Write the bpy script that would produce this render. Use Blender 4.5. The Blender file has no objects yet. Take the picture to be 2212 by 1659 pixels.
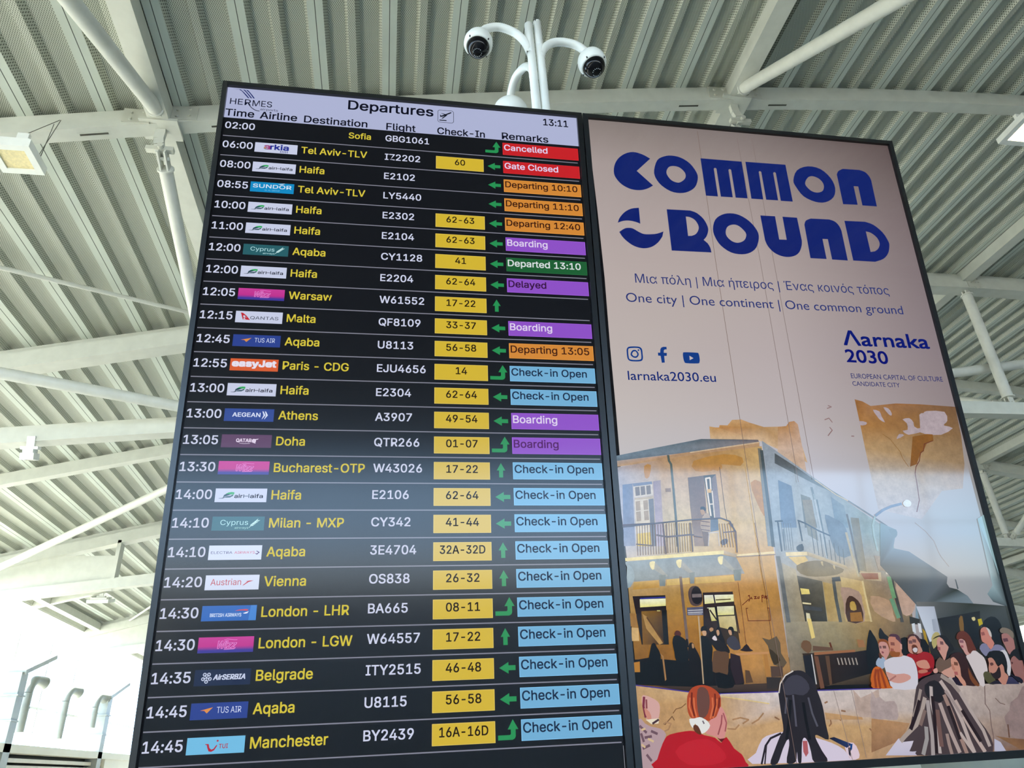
import bpy, bmesh, math, random
from mathutils import Vector, Matrix
from math import sin, cos, pi, radians, sqrt

# ------------------------------------------------------------------ camera, sky, exposure
SC = bpy.context.scene
COL = SC.collection
cam_d = bpy.data.cameras.new('camera')
cam = bpy.data.objects.new('camera', cam_d)
COL.objects.link(cam)
cam_d.sensor_width = 36.0
cam_d.lens = 1568.78 / 2212 * 36.0
cam_d.clip_start = 0.05
cam_d.clip_end = 400
# rows: camera right, camera down, camera forward
RM = ((0.986667, -0.154399, -0.051470), (0.027635, 0.470593, -0.881918), (0.160389, 0.868737, 0.468585))
cam.matrix_world = Matrix(((RM[0][0], -RM[1][0], -RM[2][0], 0.5823), (RM[0][1], -RM[1][1], -RM[2][1], -1.8413),
                           (RM[0][2], -RM[1][2], -RM[2][2], 1.6), (0, 0, 0, 1)))
SC.camera = cam

SKY_UP, SKY_LOW, SKY_GROUND = (4.0, 4.9, 6.0), (4.6, 6.9, 10.2), (5.8, 5.8, 5.4)
w = bpy.data.worlds.new('daylight')
SC.world = w
w.use_nodes = True
nt = w.node_tree
nt.nodes.clear()
wo = nt.nodes.new('ShaderNodeOutputWorld')
bg = nt.nodes.new('ShaderNodeBackground')
tc = nt.nodes.new('ShaderNodeTexCoord')
sp = nt.nodes.new('ShaderNodeSeparateXYZ')
mr = nt.nodes.new('ShaderNodeMapRange')
mr.inputs['From Min'].default_value = -0.25
mr.inputs['From Max'].default_value = 0.75
rp = nt.nodes.new('ShaderNodeValToRGB')
els = rp.color_ramp.elements
els[0].position, els[0].color = 0.0, (*[c / 10 for c in SKY_GROUND], 1)
els[1].position, els[1].color = 1.0, (*[c / 10 for c in SKY_UP], 1)
for pos, c in ((0.22, SKY_GROUND), (0.27, SKY_LOW), (0.5, SKY_LOW)):
    e = els.new(pos)
    e.color = (*[k / 10 for k in c], 1)
bg.inputs['Strength'].default_value = 14.5
nt.links.new(tc.outputs['Generated'], sp.inputs[0])
nt.links.new(sp.outputs['Z'], mr.inputs['Value'])
nt.links.new(mr.outputs[0], rp.inputs[0])
nt.links.new(rp.outputs[0], bg.inputs['Color'])
nt.links.new(bg.outputs[0], wo.inputs[0])

sun_d = bpy.data.lights.new('sun', 'SUN')
sun_d.energy = 62.0
sun_d.angle = radians(1.0)
sun_d.color = (1.0, 0.97, 0.92)
sun = bpy.data.objects.new('sun', sun_d)
COL.objects.link(sun)
sun.rotation_euler = Vector((0.52, -0.12, -0.84)).to_track_quat('-Z', 'Y').to_euler()

SC.view_settings.view_transform = 'Standard'
SC.view_settings.look = 'None'
SC.view_settings.gamma = 1.0
SC.view_settings.exposure = 0.0
SC.view_settings.use_curve_mapping = False
SC.cycles.use_denoising = True
SC.cycles.max_bounces = 8
SC.cycles.diffuse_bounces = 5
SC.cycles.sample_clamp_indirect = 6.0

# ------------------------------------------------------------------ helpers
def lin(c):
    c = c / 255.0
    return c / 12.92 if c <= 0.04045 else ((c + 0.055) / 1.055) ** 2.4

def rgb(t):
    return (lin(t[0]), lin(t[1]), lin(t[2]), 1.0)

def nodes_of(name):
    m = bpy.data.materials.new(name)
    m.use_nodes = True
    n = m.node_tree.nodes
    return m, n, m.node_tree.links, n['Principled BSDF']

def mat(name, col, rough=0.5, metal=0.0, noise=0.04, scale=6.0, emit=None, estr=0.0):
    """paint with a faint procedural mottling"""
    m, n, l, b = nodes_of(name)
    b.inputs['Roughness'].default_value = rough
    b.inputs['Metallic'].default_value = metal
    if noise:
        t = n.new('ShaderNodeTexCoord')
        x = n.new('ShaderNodeTexNoise')
        x.inputs['Scale'].default_value = scale
        x.inputs['Detail'].default_value = 4
        r = n.new('ShaderNodeValToRGB')
        c = rgb(col)
        r.color_ramp.elements[0].color = (*[k * (1 - noise) for k in c[:3]], 1)
        r.color_ramp.elements[1].color = (*[min(1, k * (1 + noise)) for k in c[:3]], 1)
        r.color_ramp.elements[0].position, r.color_ramp.elements[1].position = 0.35, 0.65
        l.new(t.outputs['Object'], x.inputs['Vector'])
        l.new(x.outputs['Fac'], r.inputs[0])
        l.new(r.outputs[0], b.inputs['Base Color'])
    else:
        b.inputs['Base Color'].default_value = rgb(col)
    if emit:
        b.inputs['Emission Color'].default_value = rgb(emit)
        b.inputs['Emission Strength'].default_value = estr
    return m

M = {}
M['beam'] = mat('beam_paint', (196, 197, 186), 0.45)
M['tube'] = mat('tube_paint', (206, 206, 196), 0.38)
M['strip'] = mat('deck_strip_paint', (196, 202, 190), 0.42, scale=2.0)
M['seam'] = mat('deck_seam', (70, 74, 66), 0.7)
M['slot'] = mat('beam_slot', (60, 60, 50), 0.8)
M['white'] = mat('white_plastic', (232, 233, 226), 0.32)
M['black'] = mat('black_housing', (14, 15, 17), 0.32, noise=0.1)
M['rubber'] = mat('black_plastic', (18, 18, 19), 0.45)
M['steel'] = mat('bolt_steel', (196, 196, 184), 0.4, 0.2)
M['wire'] = mat('dark_wire', (80, 82, 74), 0.5)
M['floor'] = mat('polished_stone', (186, 183, 174), 0.6, scale=1.5)
M['wall'] = mat('wall_plaster', (206, 203, 188), 0.7, scale=0.8)
M['darkpanel'] = mat('dark_panel', (74, 74, 72), 0.8)
M['dimwall'] = mat('grey_cladding', (150, 150, 138), 0.7, scale=0.8)
M['duct'] = mat('duct_metal', (132, 136, 130), 0.5)
M['ductdark'] = mat('duct_inside', (96, 96, 86), 0.7)
M['louver'] = mat('louver_paint', (176, 170, 150), 0.5)
M['green'] = mat('leaf_green', (62, 84, 58), 0.6, noise=0.25)
M['lampoff'] = mat('lamp_lens', (214, 200, 150), 0.4, noise=0.12, scale=40)
M['lampon'] = mat('lamp_lens_lit', (255, 240, 190), 0.4, emit=(255, 232, 170), estr=28)
M['led'] = mat('infrared_led', (230, 235, 235), 0.3, noise=0)

def dome_glass():
    m, n, l, b = nodes_of('dark_dome')
    b.inputs['Base Color'].default_value = (0.006, 0.006, 0.007, 1)
    b.inputs['Roughness'].default_value = 0.04
    b.inputs['IOR'].default_value = 1.3
    return m
M['dome'] = dome_glass()

def perforated():
    """sheet steel with a staggered grid of real-size holes"""
    m, n, l, b = nodes_of('perforated_steel')
    b.inputs['Roughness'].default_value = 0.5
    t = n.new('ShaderNodeTexCoord')
    s = n.new('ShaderNodeSeparateXYZ')
    l.new(t.outputs['Object'], s.inputs[0])
    k = 2 * pi / 0.02
    def sine(a, ka, bb, kb):
        m1 = n.new('ShaderNodeMath'); m1.operation = 'MULTIPLY'; m1.inputs[1].default_value = ka
        l.new(a, m1.inputs[0])
        m2 = n.new('ShaderNodeMath'); m2.operation = 'MULTIPLY_ADD'; m2.inputs[1].default_value = kb
        l.new(bb, m2.inputs[0]); l.new(m1.outputs[0], m2.inputs[2])
        m3 = n.new('ShaderNodeMath'); m3.operation = 'SINE'
        l.new(m2.outputs[0], m3.inputs[0])
        return m3.outputs[0]
    a1 = sine(s.outputs['X'], k, s.outputs['Y'], k * 0.62)
    a2 = sine(s.outputs['X'], k, s.outputs['Y'], -k * 0.62)
    mm = n.new('ShaderNodeMath'); mm.operation = 'ADD'
    l.new(a1, mm.inputs[0]); l.new(a2, mm.inputs[1])
    r = n.new('ShaderNodeValToRGB')
    r.color_ramp.elements[0].position, r.color_ramp.elements[0].color = 0.40, rgb((184, 187, 173))
    r.color_ramp.elements[1].position, r.color_ramp.elements[1].color = 0.75, rgb((84, 86, 76))
    mp = n.new('ShaderNodeMapRange')
    mp.inputs['From Min'].default_value, mp.inputs['From Max'].default_value = -1.0, 2.0
    l.new(mm.outputs[0], mp.inputs['Value'])
    l.new(mp.outputs[0], r.inputs[0])
    l.new(r.outputs[0], b.inputs['Base Color'])
    return m
M['perf'] = perforated()

def screen_light(name, rough, grain=0.0):
    """lit display pixels: the colour of what is shown comes from each face, behind a satin front sheet;
    grain is the photographed plaster texture of the picture on show"""
    m, n, l, b = nodes_of(name)
    b.inputs['Base Color'].default_value = (0.004, 0.004, 0.005, 1)
    b.inputs['Roughness'].default_value = rough
    b.inputs['IOR'].default_value = 1.36
    a = n.new('ShaderNodeAttribute')
    a.attribute_name = 'shown'
    out = a.outputs['Color']
    if grain:
        t = n.new('ShaderNodeTexCoord')
        x = n.new('ShaderNodeTexNoise')
        x.inputs['Scale'].default_value = 38
        x.inputs['Detail'].default_value = 7
        x.inputs['Roughness'].default_value = 0.72
        r = n.new('ShaderNodeMapRange')
        r.inputs['From Min'].default_value, r.inputs['From Max'].default_value = 0.3, 0.7
        r.inputs['To Min'].default_value, r.inputs['To Max'].default_value = 1 - grain, 1 + grain
        v = n.new('ShaderNodeVectorMath'); v.operation = 'SCALE'
        l.new(t.outputs['Object'], x.inputs['Vector'])
        l.new(x.outputs['Fac'], r.inputs['Value'])
        l.new(out, v.inputs[0]); l.new(r.outputs[0], v.inputs['Scale'])
        out = v.outputs[0]
    l.new(out, b.inputs['Emission Color'])
    b.inputs['Emission Strength'].default_value = 1.0
    return m
M['screen'] = screen_light('display_pixels', 0.15)
M['screen_ad'] = screen_light('advert_pixels', 0.06)
M['screen_tex'] = screen_light('advert_plaster_pixels', 0.06, 0.2)

def glass(name, tint, gloss):
    m, n, l, b = nodes_of(name)
    n.remove(b)
    o = n['Material Output']
    tr = n.new('ShaderNodeBsdfTransparent'); tr.inputs[0].default_value = (*tint, 1)
    gl = n.new('ShaderNodeBsdfGlossy'); gl.inputs['Roughness'].default_value = 0.02
    mx = n.new('ShaderNodeMixShader')
    lw = n.new('ShaderNodeLayerWeight'); lw.inputs['Blend'].default_value = gloss
    l.new(lw.outputs['Fresnel'], mx.inputs[0])
    l.new(tr.outputs[0], mx.inputs[1]); l.new(gl.outputs[0], mx.inputs[2])
    l.new(mx.outputs[0], o.inputs[0])
    return m
M['glass'] = glass('window_glass', (0.9, 0.93, 0.91), 0.2)
M['glassg'] = glass('green_glass', (0.42, 0.52, 0.46), 0.3)

class MB:
    """collects shapes and links them as ONE mesh object"""
    def __init__(s):
        s.v, s.f, s.m, s.c, s.sm = [], [], [], [], []
    def add(s, vs, fs, mi=0, col=None, smooth=False):
        o = len(s.v)
        s.v += [tuple(v) for v in vs]
        for f in fs:
            s.f.append([i + o for i in f]); s.m.append(mi); s.c.append(col); s.sm.append(smooth)
    def box(s, x0, x1, y0, y1, z0, z1, mi=0):
        s.add([(x0, y0, z0), (x1, y0, z0), (x1, y1, z0), (x0, y1, z0), (x0, y0, z1), (x1, y0, z1), (x1, y1, z1), (x0, y1, z1)],
              [(0, 3, 2, 1), (4, 5, 6, 7), (0, 1, 5, 4), (1, 2, 6, 5), (2, 3, 7, 6), (3, 0, 4, 7)], mi)
    def obox(s, p, q, wd, ht, up=(0, 0, 1), mi=0):
        """bar from p to q, width wd across, height ht along up"""
        p, q = Vector(p), Vector(q)
        d = (q - p).normalized()
        sd = d.cross(Vector(up))
        sd = sd.normalized() if sd.length > 1e-4 else Vector((1, 0, 0))
        u = sd.cross(d).normalized()
        vs = [b + sd * a * wd / 2 + u * c * ht / 2 for b in (p, q) for a, c in ((-1, -1), (1, -1), (1, 1), (-1, 1))]
        s.add(vs, [(0, 3, 2, 1), (4, 5, 6, 7), (0, 1, 5, 4), (1, 2, 6, 5), (2, 3, 7, 6), (3, 0, 4, 7)], mi)
    def tube(s, pts, r, n=16, mi=0, caps=True):
        pts = [Vector(p) for p in pts]
        rs = r if isinstance(r, (list, tuple)) else [r] * len(pts)
        rings = []
        nrm = None
        for i, p in enumerate(pts):
            a = pts[max(i - 1, 0)]; b = pts[min(i + 1, len(pts) - 1)]
            t = (b - a).normalized()
            if nrm is None:
                nrm = t.orthogonal().normalized()
            else:
                nrm = (nrm - t * nrm.dot(t)).normalized()
            bn = t.cross(nrm)
            rings.append([p + (nrm * cos(2 * pi * k / n) + bn * sin(2 * pi * k / n)) * rs[i] for k in range(n)])
        vs = [v for rg in rings for v in rg]
        fs = [(i * n + k, i * n + (k + 1) % n, (i + 1) * n + (k + 1) % n, (i + 1) * n + k) for i in range(len(pts) - 1) for k in range(n)]
        s.add(vs, fs, mi, None, True)
        if caps:
            s.add(rings[0], [tuple(range(n))[::-1]], mi)
            s.add(rings[-1], [tuple(range(n))], mi)
    def lathe(s, prof, mtx, n=32, mi=0):
        vs = [mtx @ Vector((r * cos(2 * pi * k / n), r * sin(2 * pi * k / n), z)) for r, z in prof for k in range(n)]
        fs = [(i * n + k, i * n + (k + 1) % n, (i + 1) * n + (k + 1) % n, (i + 1) * n + k) for i in range(len(prof) - 1) for k in range(n)]
        s.add(vs, fs, mi, None, True)
    def build(s, name, mats, parent=None):
        me = bpy.data.meshes.new(name)
        me.from_pydata(s.v, [], s.f)
        mats = mats if isinstance(mats, (list, tuple)) else [mats]
        for k in mats:
            me.materials.append(M[k])
        me.polygons.foreach_set('material_index', s.m)
        me.polygons.foreach_set('use_smooth', s.sm)
        if any(c is not None for c in s.c):
            at = me.color_attributes.new('shown', 'FLOAT_COLOR', 'CORNER')
            li = 0
            for f, c in zip(s.f, s.c):
                for j in range(len(f)):
                    cc = c if c is not None else (0, 0, 0, 1)
                    at.data[li].color = cc[j] if isinstance(cc[0], tuple) else cc
                    li += 1
        me.update()
        o = bpy.data.objects.new(name, me)
        COL.objects.link(o)
        if parent:
            o.parent = parent
        return o

def thing(name, label, cat, loc=(0, 0, 0), rot=(0, 0, 0), group=None):
    o = bpy.data.objects.new(name, None)
    COL.objects.link(o)
    o.location = loc
    o.rotation_euler = rot
    o.empty_display_size = 0.1
    return tag(o, label, cat, group)

def tag(o, label, cat, group=None, kind=None):
    o['label'] = label
    o['category'] = cat
    if group:
        o['group'] = group
    if kind:
        o['kind'] = kind
    return o
# ------------------------------------------------------------------ the hall: vaulted roof on arched girders
XL, XR, YB, YF = -8.9, 31.7, -26.0, 42.0
def arch(x):
    """height of the roof's underside; the vault is symmetrical about x = 11.4"""
    x = min(x, 22.8 - x)
    return 8.3294 + 0.19956 * x - 0.0048093 * x * x - 0.00022842 * x ** 3

def chord(x):
    return 6.84 - 0.00314 * (x - 11.4) ** 2

# ribbed deck: per 0.72 m one smooth lap strip, two perforated troughs and a narrow flange between them
def deck():
    b = MB()
    P = 0.718
    x0 = -1.0 - 0.075 - 11 * P
    prof = [(0.0, 0, 0), (0.071, 0, 1), (0.079, 0, 0), (0.15, 0, 2), (0.185, .085, 2), (0.345, .085, 2), (0.38, 0, 2), (0.455, 0, 2), (0.49, .085, 2), (0.683, .085, 2), (0.718, 0, 0)]
    pts, ms = [], []
    n = int((XR - x0) / P)
    for i in range(n):
        for k, (dx, dz, mi) in enumerate(prof[:-1]):
            x = x0 + i * P + dx
            pts.append((x, arch(x) + dz))
            ms.append(mi)
    ys = (YB, YF)
    vs = [(x, y, z) for y in ys for x, z in pts]
    m = len(pts)
    for i in range(m - 1):
        b.add([vs[i], vs[i + 1], vs[m + i + 1], vs[m + i]], [(0, 1, 2, 3)], ms[i])
    # weatherproof top sheet
    tp = [(x0 + i * P, arch(x0 + i * P) + 0.2) for i in range(n + 1)]
    for (xa, za), (xb, zb) in zip(tp[:-1], tp[1:]):
        b.add([(xa, YB, za), (xb, YB, zb), (xb, YF, zb), (xa, YF, za)], [(0, 1, 2, 3)], 0)
    o = b.build('ceiling', ['strip', 'seam', 'perf'])
    tag(o, 'ribbed perforated steel roof deck curving over the hall', 'ceiling', kind='structure')
deck()

fl = MB(); fl.box(XL - 0.9, XR, YB, YF, -0.2, 0)
tag(fl.build('floor', 'floor'), 'pale polished stone floor of the hall', 'floor', kind='structure')

def arched_bar(b, y0, y1, ztop, zbot, x0, x1, fn, mi=0, step=0.6):
    n = max(2, int((x1 - x0) / step) + 1)
    xs = [x0 + (x1 - x0) * i / (n - 1) for i in range(n)]
    vs = []
    for x in xs:
        z = fn(x)
        vs += [(x, y0, z + zbot), (x, y1, z + zbot), (x, y1, z + ztop), (x, y0, z + ztop)]
    fs = []
    for i in range(n - 1):
        a = 4 * i
        for k in range(4):
            fs.append((a + k, a + (k + 1) % 4, a + 4 + (k + 1) % 4, a + 4 + k))
    fs += [(3, 2, 1, 0), (4 * n - 4, 4 * n - 3, 4 * n - 2, 4 * n - 1)]
    b.add(vs, fs, mi)

NODES = (-8.55, -1.9, 4.75, 11.4, 18.05, 24.7)
ORD = {0: 'overhead before the displays', 4: 'nearest one seen above the displays', 8: 'second one behind the displays', 12: 'third one behind the displays',
       16: 'fourth one behind the displays', 20: 'fifth one behind the displays', 24: 'sixth one behind the displays', 28: 'seventh one behind the displays', 32: 'eighth one behind the displays'}

def bolt(b, x, y, z, r=0.017):
    b.tube([(x, y, z), (x, y - 0.022, z)], r, 6)

for y in (0, 4, 8, 12, 16, 20, 24, 28, 32):
    main = y % 8 == 0
    t = thing('roof_beam', 'white arched steel roof beam under the deck, ' + ORD[y], 'beam', (XL, y, arch(XL)))
    def put(b, name, m):
        o = b.build(name, m, t)
        o.location = (-XL, -y, -arch(XL))
        return o
    b = MB()
    if main:
        arched_bar(b, y + 0.07, y + 0.2, 0, -0.11, XL, XR, arch)
        arched_bar(b, y, y + 0.27, -0.1, -0.36, XL, XR, arch)
    else:
        arched_bar(b, y, y + 0.165, 0.0, -0.225, XL, XR, arch)
    put(b, 'girder', 'beam')
    if y == 4:
        for nx in NODES[1:4]:
            for sx in (-1, 1):
                s = MB()
                xa, xb = sorted((nx + sx * 0.09, nx + sx * 0.36))
                za = arch((xa + xb) / 2)
                s.box(xa, xb, y - 0.012, y, za - 0.2, za - 0.012)
                p = put(s, 'splice_plate', 'steel')
                q = MB()
                for dx in (-.065, .055):
                    for dz in (-.06, -.15):
                        x = nx + sx * (0.225 + dx)
                        bolt(q, x, y - 0.01, arch(x) + dz, 0.019)
                q.build('bolt_set', 'steel', p)
                s2 = MB()
                xc = nx + sx * 0.62
                s2.obox((xc - .15, y + .08, arch(xc - .15) - .226), (xc + .15, y + .08, arch(xc + .15) - .226), .045, .006)
                p2 = put(s2, 'slot_cover', 'beam')
                s3 = MB()
                s3.obox((xc - .13, y + .085, arch(xc - .13) - .230), (xc + .13, y + .085, arch(xc + .13) - .230), .022, .004)
                s3.build('slot', 'slot', p2)
    if y in (8, 16):
        for nx in NODES[1:]:
            s = MB()
            z = arch(nx)
            s.box(nx - .02, nx + .25, y - .012, y, z - .34, z - .04)
            s.obox((nx + .11, y - .02, z - .36), (nx + .25, y - .02, z - .26), .012, .08)
            p = put(s, 'splice_plate', 'steel')
            q = MB()
            for dx in (.05, .14, .21):
                for dz in (-.08, -.16, -.24):
                    bolt(q, nx + dx, y - .011, z + dz, .015)
            q.build('bolt_set', 'steel', p)

for y in (0, 8, 16, 24):
    where = {0: 'overhead before the displays', 8: 'first one behind the displays', 16: 'second one behind the displays', 24: 'third one behind the displays'}[y]
    b = MB()
    arched_bar(b, y + .02, y + .22, 0, -0.235, XL if y else -8.6, XR, (lambda x: chord(x) - (.36 if y == 0 else 0)))
    if y in (16, 24):
        # solid plate joining both chords beside the wall
        b.box(XL - (1.2 if y == 24 else 0), -5.62, y + .1, y + .14, chord(-7.5) - .05, arch(-7.5) - .2)
        b.box(-5.66, -5.58, y + .0, y + .26, chord(-5.6) - .02, arch(-5.6) - .3)
    tag(b.build('girder_chord', 'beam'), 'white lower chord of a roof girder, ' + where, 'beam')

for nx in NODES:
    b = MB()
    yy = [YB, 3.9, 4.1, 7.95, 8.3, 12, 16, 20, 24, YF]
    b.obox((nx, YB, arch(nx) - .105), (nx, YF, arch(nx) - .105), .21, .21)
    side = {-8.55: 'along the left eave', -1.9: 'running past the left edge of the departure board', 4.75: 'running behind the advertising display',
            11.4: 'along the crown, right of the displays', 18.05: 'far right of the displays', 24.7: 'beyond the far right one'}[nx]
    tag(b.build('roof_rafter', 'beam'), 'white lengthwise steel rafter under the deck, ' + side, 'beam')

# round brace tubes between the beams and the girders' lower chords
def brace(label, p, q, r=0.075, plate=True, fork=False):
    p, q = Vector(p), Vector(q)
    t = thing('brace_tube', label, 'brace', p)
    d = (q - p).normalized()
    L = (q - p).length
    b = MB(); b.tube([d * 0.16, d * (L - 0.16)], r, 24); b.build('tube', 'tube', t)
    if plate:
        for e, k in ((0.15, 'a'), (L - 0.17, 'b')):
            e2 = MB(); e2.tube([d * e, d * (e + .02)], r * 1.22, 24); e2.build('end_plate', 'tube', t)
    u = d.orthogonal().normalized()
    sd = d.cross(Vector((0, 0, 1))); sd = sd.normalized() if sd.length > .01 else Vector((1, 0, 0))
    for e0, e1 in ((-0.06, 0.15), (L - 0.15, L + 0.06)):
        g = MB()
        for off in (-.035, .035):
            g.obox(d * e0 + sd * off, d * e1 + sd * off, .018, .12, sd.cross(d))
        g.tube([d * ((e0 + e1) / 2) - sd * .06, d * ((e0 + e1) / 2) + sd * .06], .022, 10)
        g.build('fork_plates', 'tube', t)
    return t

a = arch
brace('white tube from the beam joint left of the departure board, rising towards the viewer', (-1.9, 3.98, a(-1.9) - .12), (-1.96, 0.1, 5.99))
brace('white tube from the beam joint above the advertising display, rising towards the viewer', (4.78, 3.95, a(4.75) - .12), (4.78, 0.1, 6.27))
brace('white tube dropping beside the left edge of the departure board', (-1.84, 4.12, a(-1.84) - .56), (-1.82, 8.02, 5.98), .07)
brace('white tube dropping behind the top of the advertising display', (4.72, 4.15, a(4.72) - .6), (4.72, 8.0, 6.45), .07)
brace('white tube slanting into the departure board above the first lower chord', (-8.5, 4.3, 5.95), (-1.95, 7.9, chord(-1.9) - .02), .075)
brace('long white tube slanting up to the right behind the departure board', (-1.95, 12.1, a(-1.9) - .32), (-8.6, 15.95, 5.83), .08)
brace('white tube running down to the lower chord right of the advertising display', (11.2, 12, a(11.4) - .36), (11.35, 8.3, chord(11.4) + .06), .085)
brace('upright white post between beam and lower chord right of the advertising display', (11.4, 8.13, a(11.4) - .3), (11.35, 8.12, chord(11.4) - .02), .09)
brace('distant upright white post between beam and second lower chord at right', (18.05, 16.13, a(18.05) - .3), (18.05, 16.12, chord(18.05) - .02), .09)
brace('distant slanting white tube meeting the second lower chord at the right edge', (18.05, 12.1, a(18.05) - .3), (18.1, 15.95, chord(18.05) + .02), .08)
brace('white tube rising gently to the right behind the upright post', (4.85, 8.4, chord(4.75)), (18.0, 8.4, a(18.05) - .4), .09)

# bent hanger arms that carry the falling tubes at the two nearest beam joints
for nx, lab in ((-1.9, 'left of the departure board'), (4.75, 'above the advertising display')):
    z = a(nx)
    t = thing('hanger_bracket', 'curved white steel hanger under the beam joint ' + lab, 'bracket', (nx, 4.08, z - .2))
    b = MB()
    arc = [(0, .0, .03), (0, .02, -.06), (.0, .01, -.16), (.02, .0, -.25), (.04, .02, -.33)]
    for p, q in zip(arc[:-1], arc[1:]):
        b.obox(p, q, .1, .05, (0, 1, 0))
    b.build('arm', 'beam', t)
    h = MB(); h.box(-.19, .19, -.13, .15, -.03, 0.005)
    h.build('flange', 'beam', t)
    k = MB(); k.box(-.1, .17, -.02, .04, -.33, -.28); k.tube([(.05, -.06, -.3), (.05, .1, -.3)], .03, 12)
    k.build('pin', 'steel', t)

for lab, p, q, r in (('thin rod bracing crossing the deck left of the departure board', (-1.95, 8.0, a(-1.95) - .07), (-6.6, 4.1, a(-6.6) - .15), .03),
                     ('thin distant rod bracing beside the far floodlight', (-8.55, 25.2, a(-8.55) - .12), (-4.6, 20.2, a(-4.6) - .2), .035)):
    t = thing('rod_bracing', lab, 'rod', p)
    d = Vector(q) - Vector(p)
    b = MB(); b.tube([(0, 0, 0), d], r, 10); b.build('rod', 'tube', t)
    b = MB(); b.tube([d * .62, d * .68], r * 1.7, 10); b.build('turnbuckle', 'tube', t)

# ------------------------------------------------------------------ outer walls
def wall_glazing(name, axis, pos, u0, u1, z0, top, du, zs, label):
    """curtain wall in the plane axis=pos: mullions and transoms as one frame, panes as one pane mesh"""
    f, g = MB(), MB()
    n = max(1, round((u1 - u0) / du))
    us = [u0 + (u1 - u0) * i / n for i in range(n + 1)]
    def P(u, z, d=0):
        return (pos + d, u, z) if axis == 'x' else (u, pos + d, z)
    for u in us:
        f.obox(P(u, z0), P(u, top(u) - .02), .07, .12, (0, 1, 0) if axis == 'y' else (1, 0, 0))
    for z in zs:
        for ua, ub in zip(us[:-1], us[1:]):
            if z < min(top(ua), top(ub)):
                f.obox(P(ua, z), P(ub, z), .1, .06)
    for ua, ub in zip(us[:-1], us[1:]):
        g.add([P(ua, z0), P(ub, z0), P(ub, top(ub)), P(ua, top(ua))], [(0, 1, 2, 3)])
    o = f.build(name, 'beam')
    tag(o, label, 'window', kind='structure')
    g.build('pane', 'glass', o)
    return o

wall_glazing('window_1', 'x', -9.75, YB, YF, 2.86, lambda u: 6.9, 2.3, (2.9, 3.95), 'bright curtain wall of glass along the left side')
wall_glazing('window_2', 'y', YB + .3, XL, XR, 1.0, lambda u: 5.4, 2.9, (1.0, 3.3, 5.4), 'wide glass front of the hall behind the viewer')
b = MB(); b.box(XL - .9, XR, YB + .05, YB + .5, 0, 1.0); b.box(XL - .9, XR, YB + .05, YB + .5, 5.4, 6.0)
tag(b.build('wall_back', 'darkpanel'), 'dark low wall and lintel of the glass front behind the viewer', 'wall', kind='structure')
b = MB(); b.box(XL - .9, XR, YB, -6.5, 5.9, 6.1)  # unseen slab added to keep the upper screen reflection dark
tag(b.build('reflection_blocker', 'darkpanel'), 'added dark slab behind the viewer that darkens the screen reflection', 'ceiling', kind='structure')
b = MB(); b.box(-9.95, -9.75, YB, YF, 0, 2.0); b.box(-9.95, -9.75, YB, YF, 2.0, 2.62)
tag(b.build('wall_left', 'wall'), 'low plastered wall below the left curtain wall', 'wall', kind='structure')
b = MB(); b.box(-9.95, -9.1, YB, 32.2, 2.68, 2.88)
tag(b.build('trim_1', 'wall'), 'pale sill beam below the left curtain wall', 'trim', kind='structure')
b = MB(); b.box(XR, XR + .2, YB, YF, 0, arch(XR) + .3)
tag(b.build('wall_right', 'dimwall'), 'grey clad wall along the right side', 'wall', kind='structure')
b = MB(); b.box(XL - .9, XR, YF, YF + .2, 0, 4.4)
b.box(XL - .9, XR, YF, YF + .2, 6.2, 9.9)
tag(b.build('wall_far', 'wall'), 'pale end wall far behind the displays', 'wall', kind='structure')
wall_glazing('window_3', 'y', YF + .1, XL, XR, 4.4, lambda u: 6.2, 2.9, (), 'strip of high windows in the far end wall')

# eave beam and the louvred cabinet front below the curtain wall
b = MB(); b.obox((-9.15, YB, 6.22), (-9.15, YF, 6.22), .5, .12); b.obox((-8.93, YB, 6.3), (-8.93, YF, 6.3), .1, .22)
tag(b.build('trim_2', 'beam'), 'pale eave beam along the top of the left curtain wall', 'trim', kind='structure')
t = thing('louvre_bank', 'beige horizontal louvre slats under the left curtain wall', 'louvre', (-9.2, 25, 2.0))
b = MB(); b.box(-.35, -.3, -16, 4.1, -.4, .68); b.build('back_panel', 'slot', t)
b = MB()
for i in range(6):
    z = .52 - i * .17
    b.obox((-.16, -16, z), (-.16, 4.1, z), .16, .1)
b.build('slats', 'louver', t)
b = MB(); b.box(-.34, .02, 4.1, 7.1, -.4, .68); b.build('end_panel', 'wall', t)

# air ducts and bracket columns standing against the bright curtain wall
def duct(y, zt, zb, label):
    t = thing('air_duct', label, 'duct', (-9.3, y, zb), group='round air ducts on the left curtain wall')
    h = zt - zb
    b = MB(); b.tube([(0, 0, 0), (0, 0, h - .42)], .13, 20); b.tube([(0, 0, h * .42), (0, 0, h * .42 + .03)], .145, 20); b.build('pipe', 'duct', t)
    b = MB()
    arc = [(0, .36 * (1 - cos(k * pi / 16)), h - .42 + .36 * sin(k * pi / 16)) for k in range(0, 9)]
    b.tube(arc, .13, 20, caps=False); b.build('elbow', 'duct', t)
    b = MB(); b.tube([(0, .36, h - .06), (0, .62, h - .06), (.06, .78, h - .1)], [.13, .15, .19], 20, caps=False)
    n = b.build('nozzle', 'duct', t)
    b = MB(); b.tube([(.05, .75, h - .095), (.052, .755, h - .095)], .17, 20); b.build('opening', 'ductdark', n)
duct(22.0, 4.62, 3.2, 'round air duct with elbow, first one from the left picture edge')
duct(24.75, 4.62, 3.15, 'round air duct with elbow, middle one of the three')
duct(27.4, 4.65, 3.6, 'round air duct with elbow, last one before the departure board')
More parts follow.
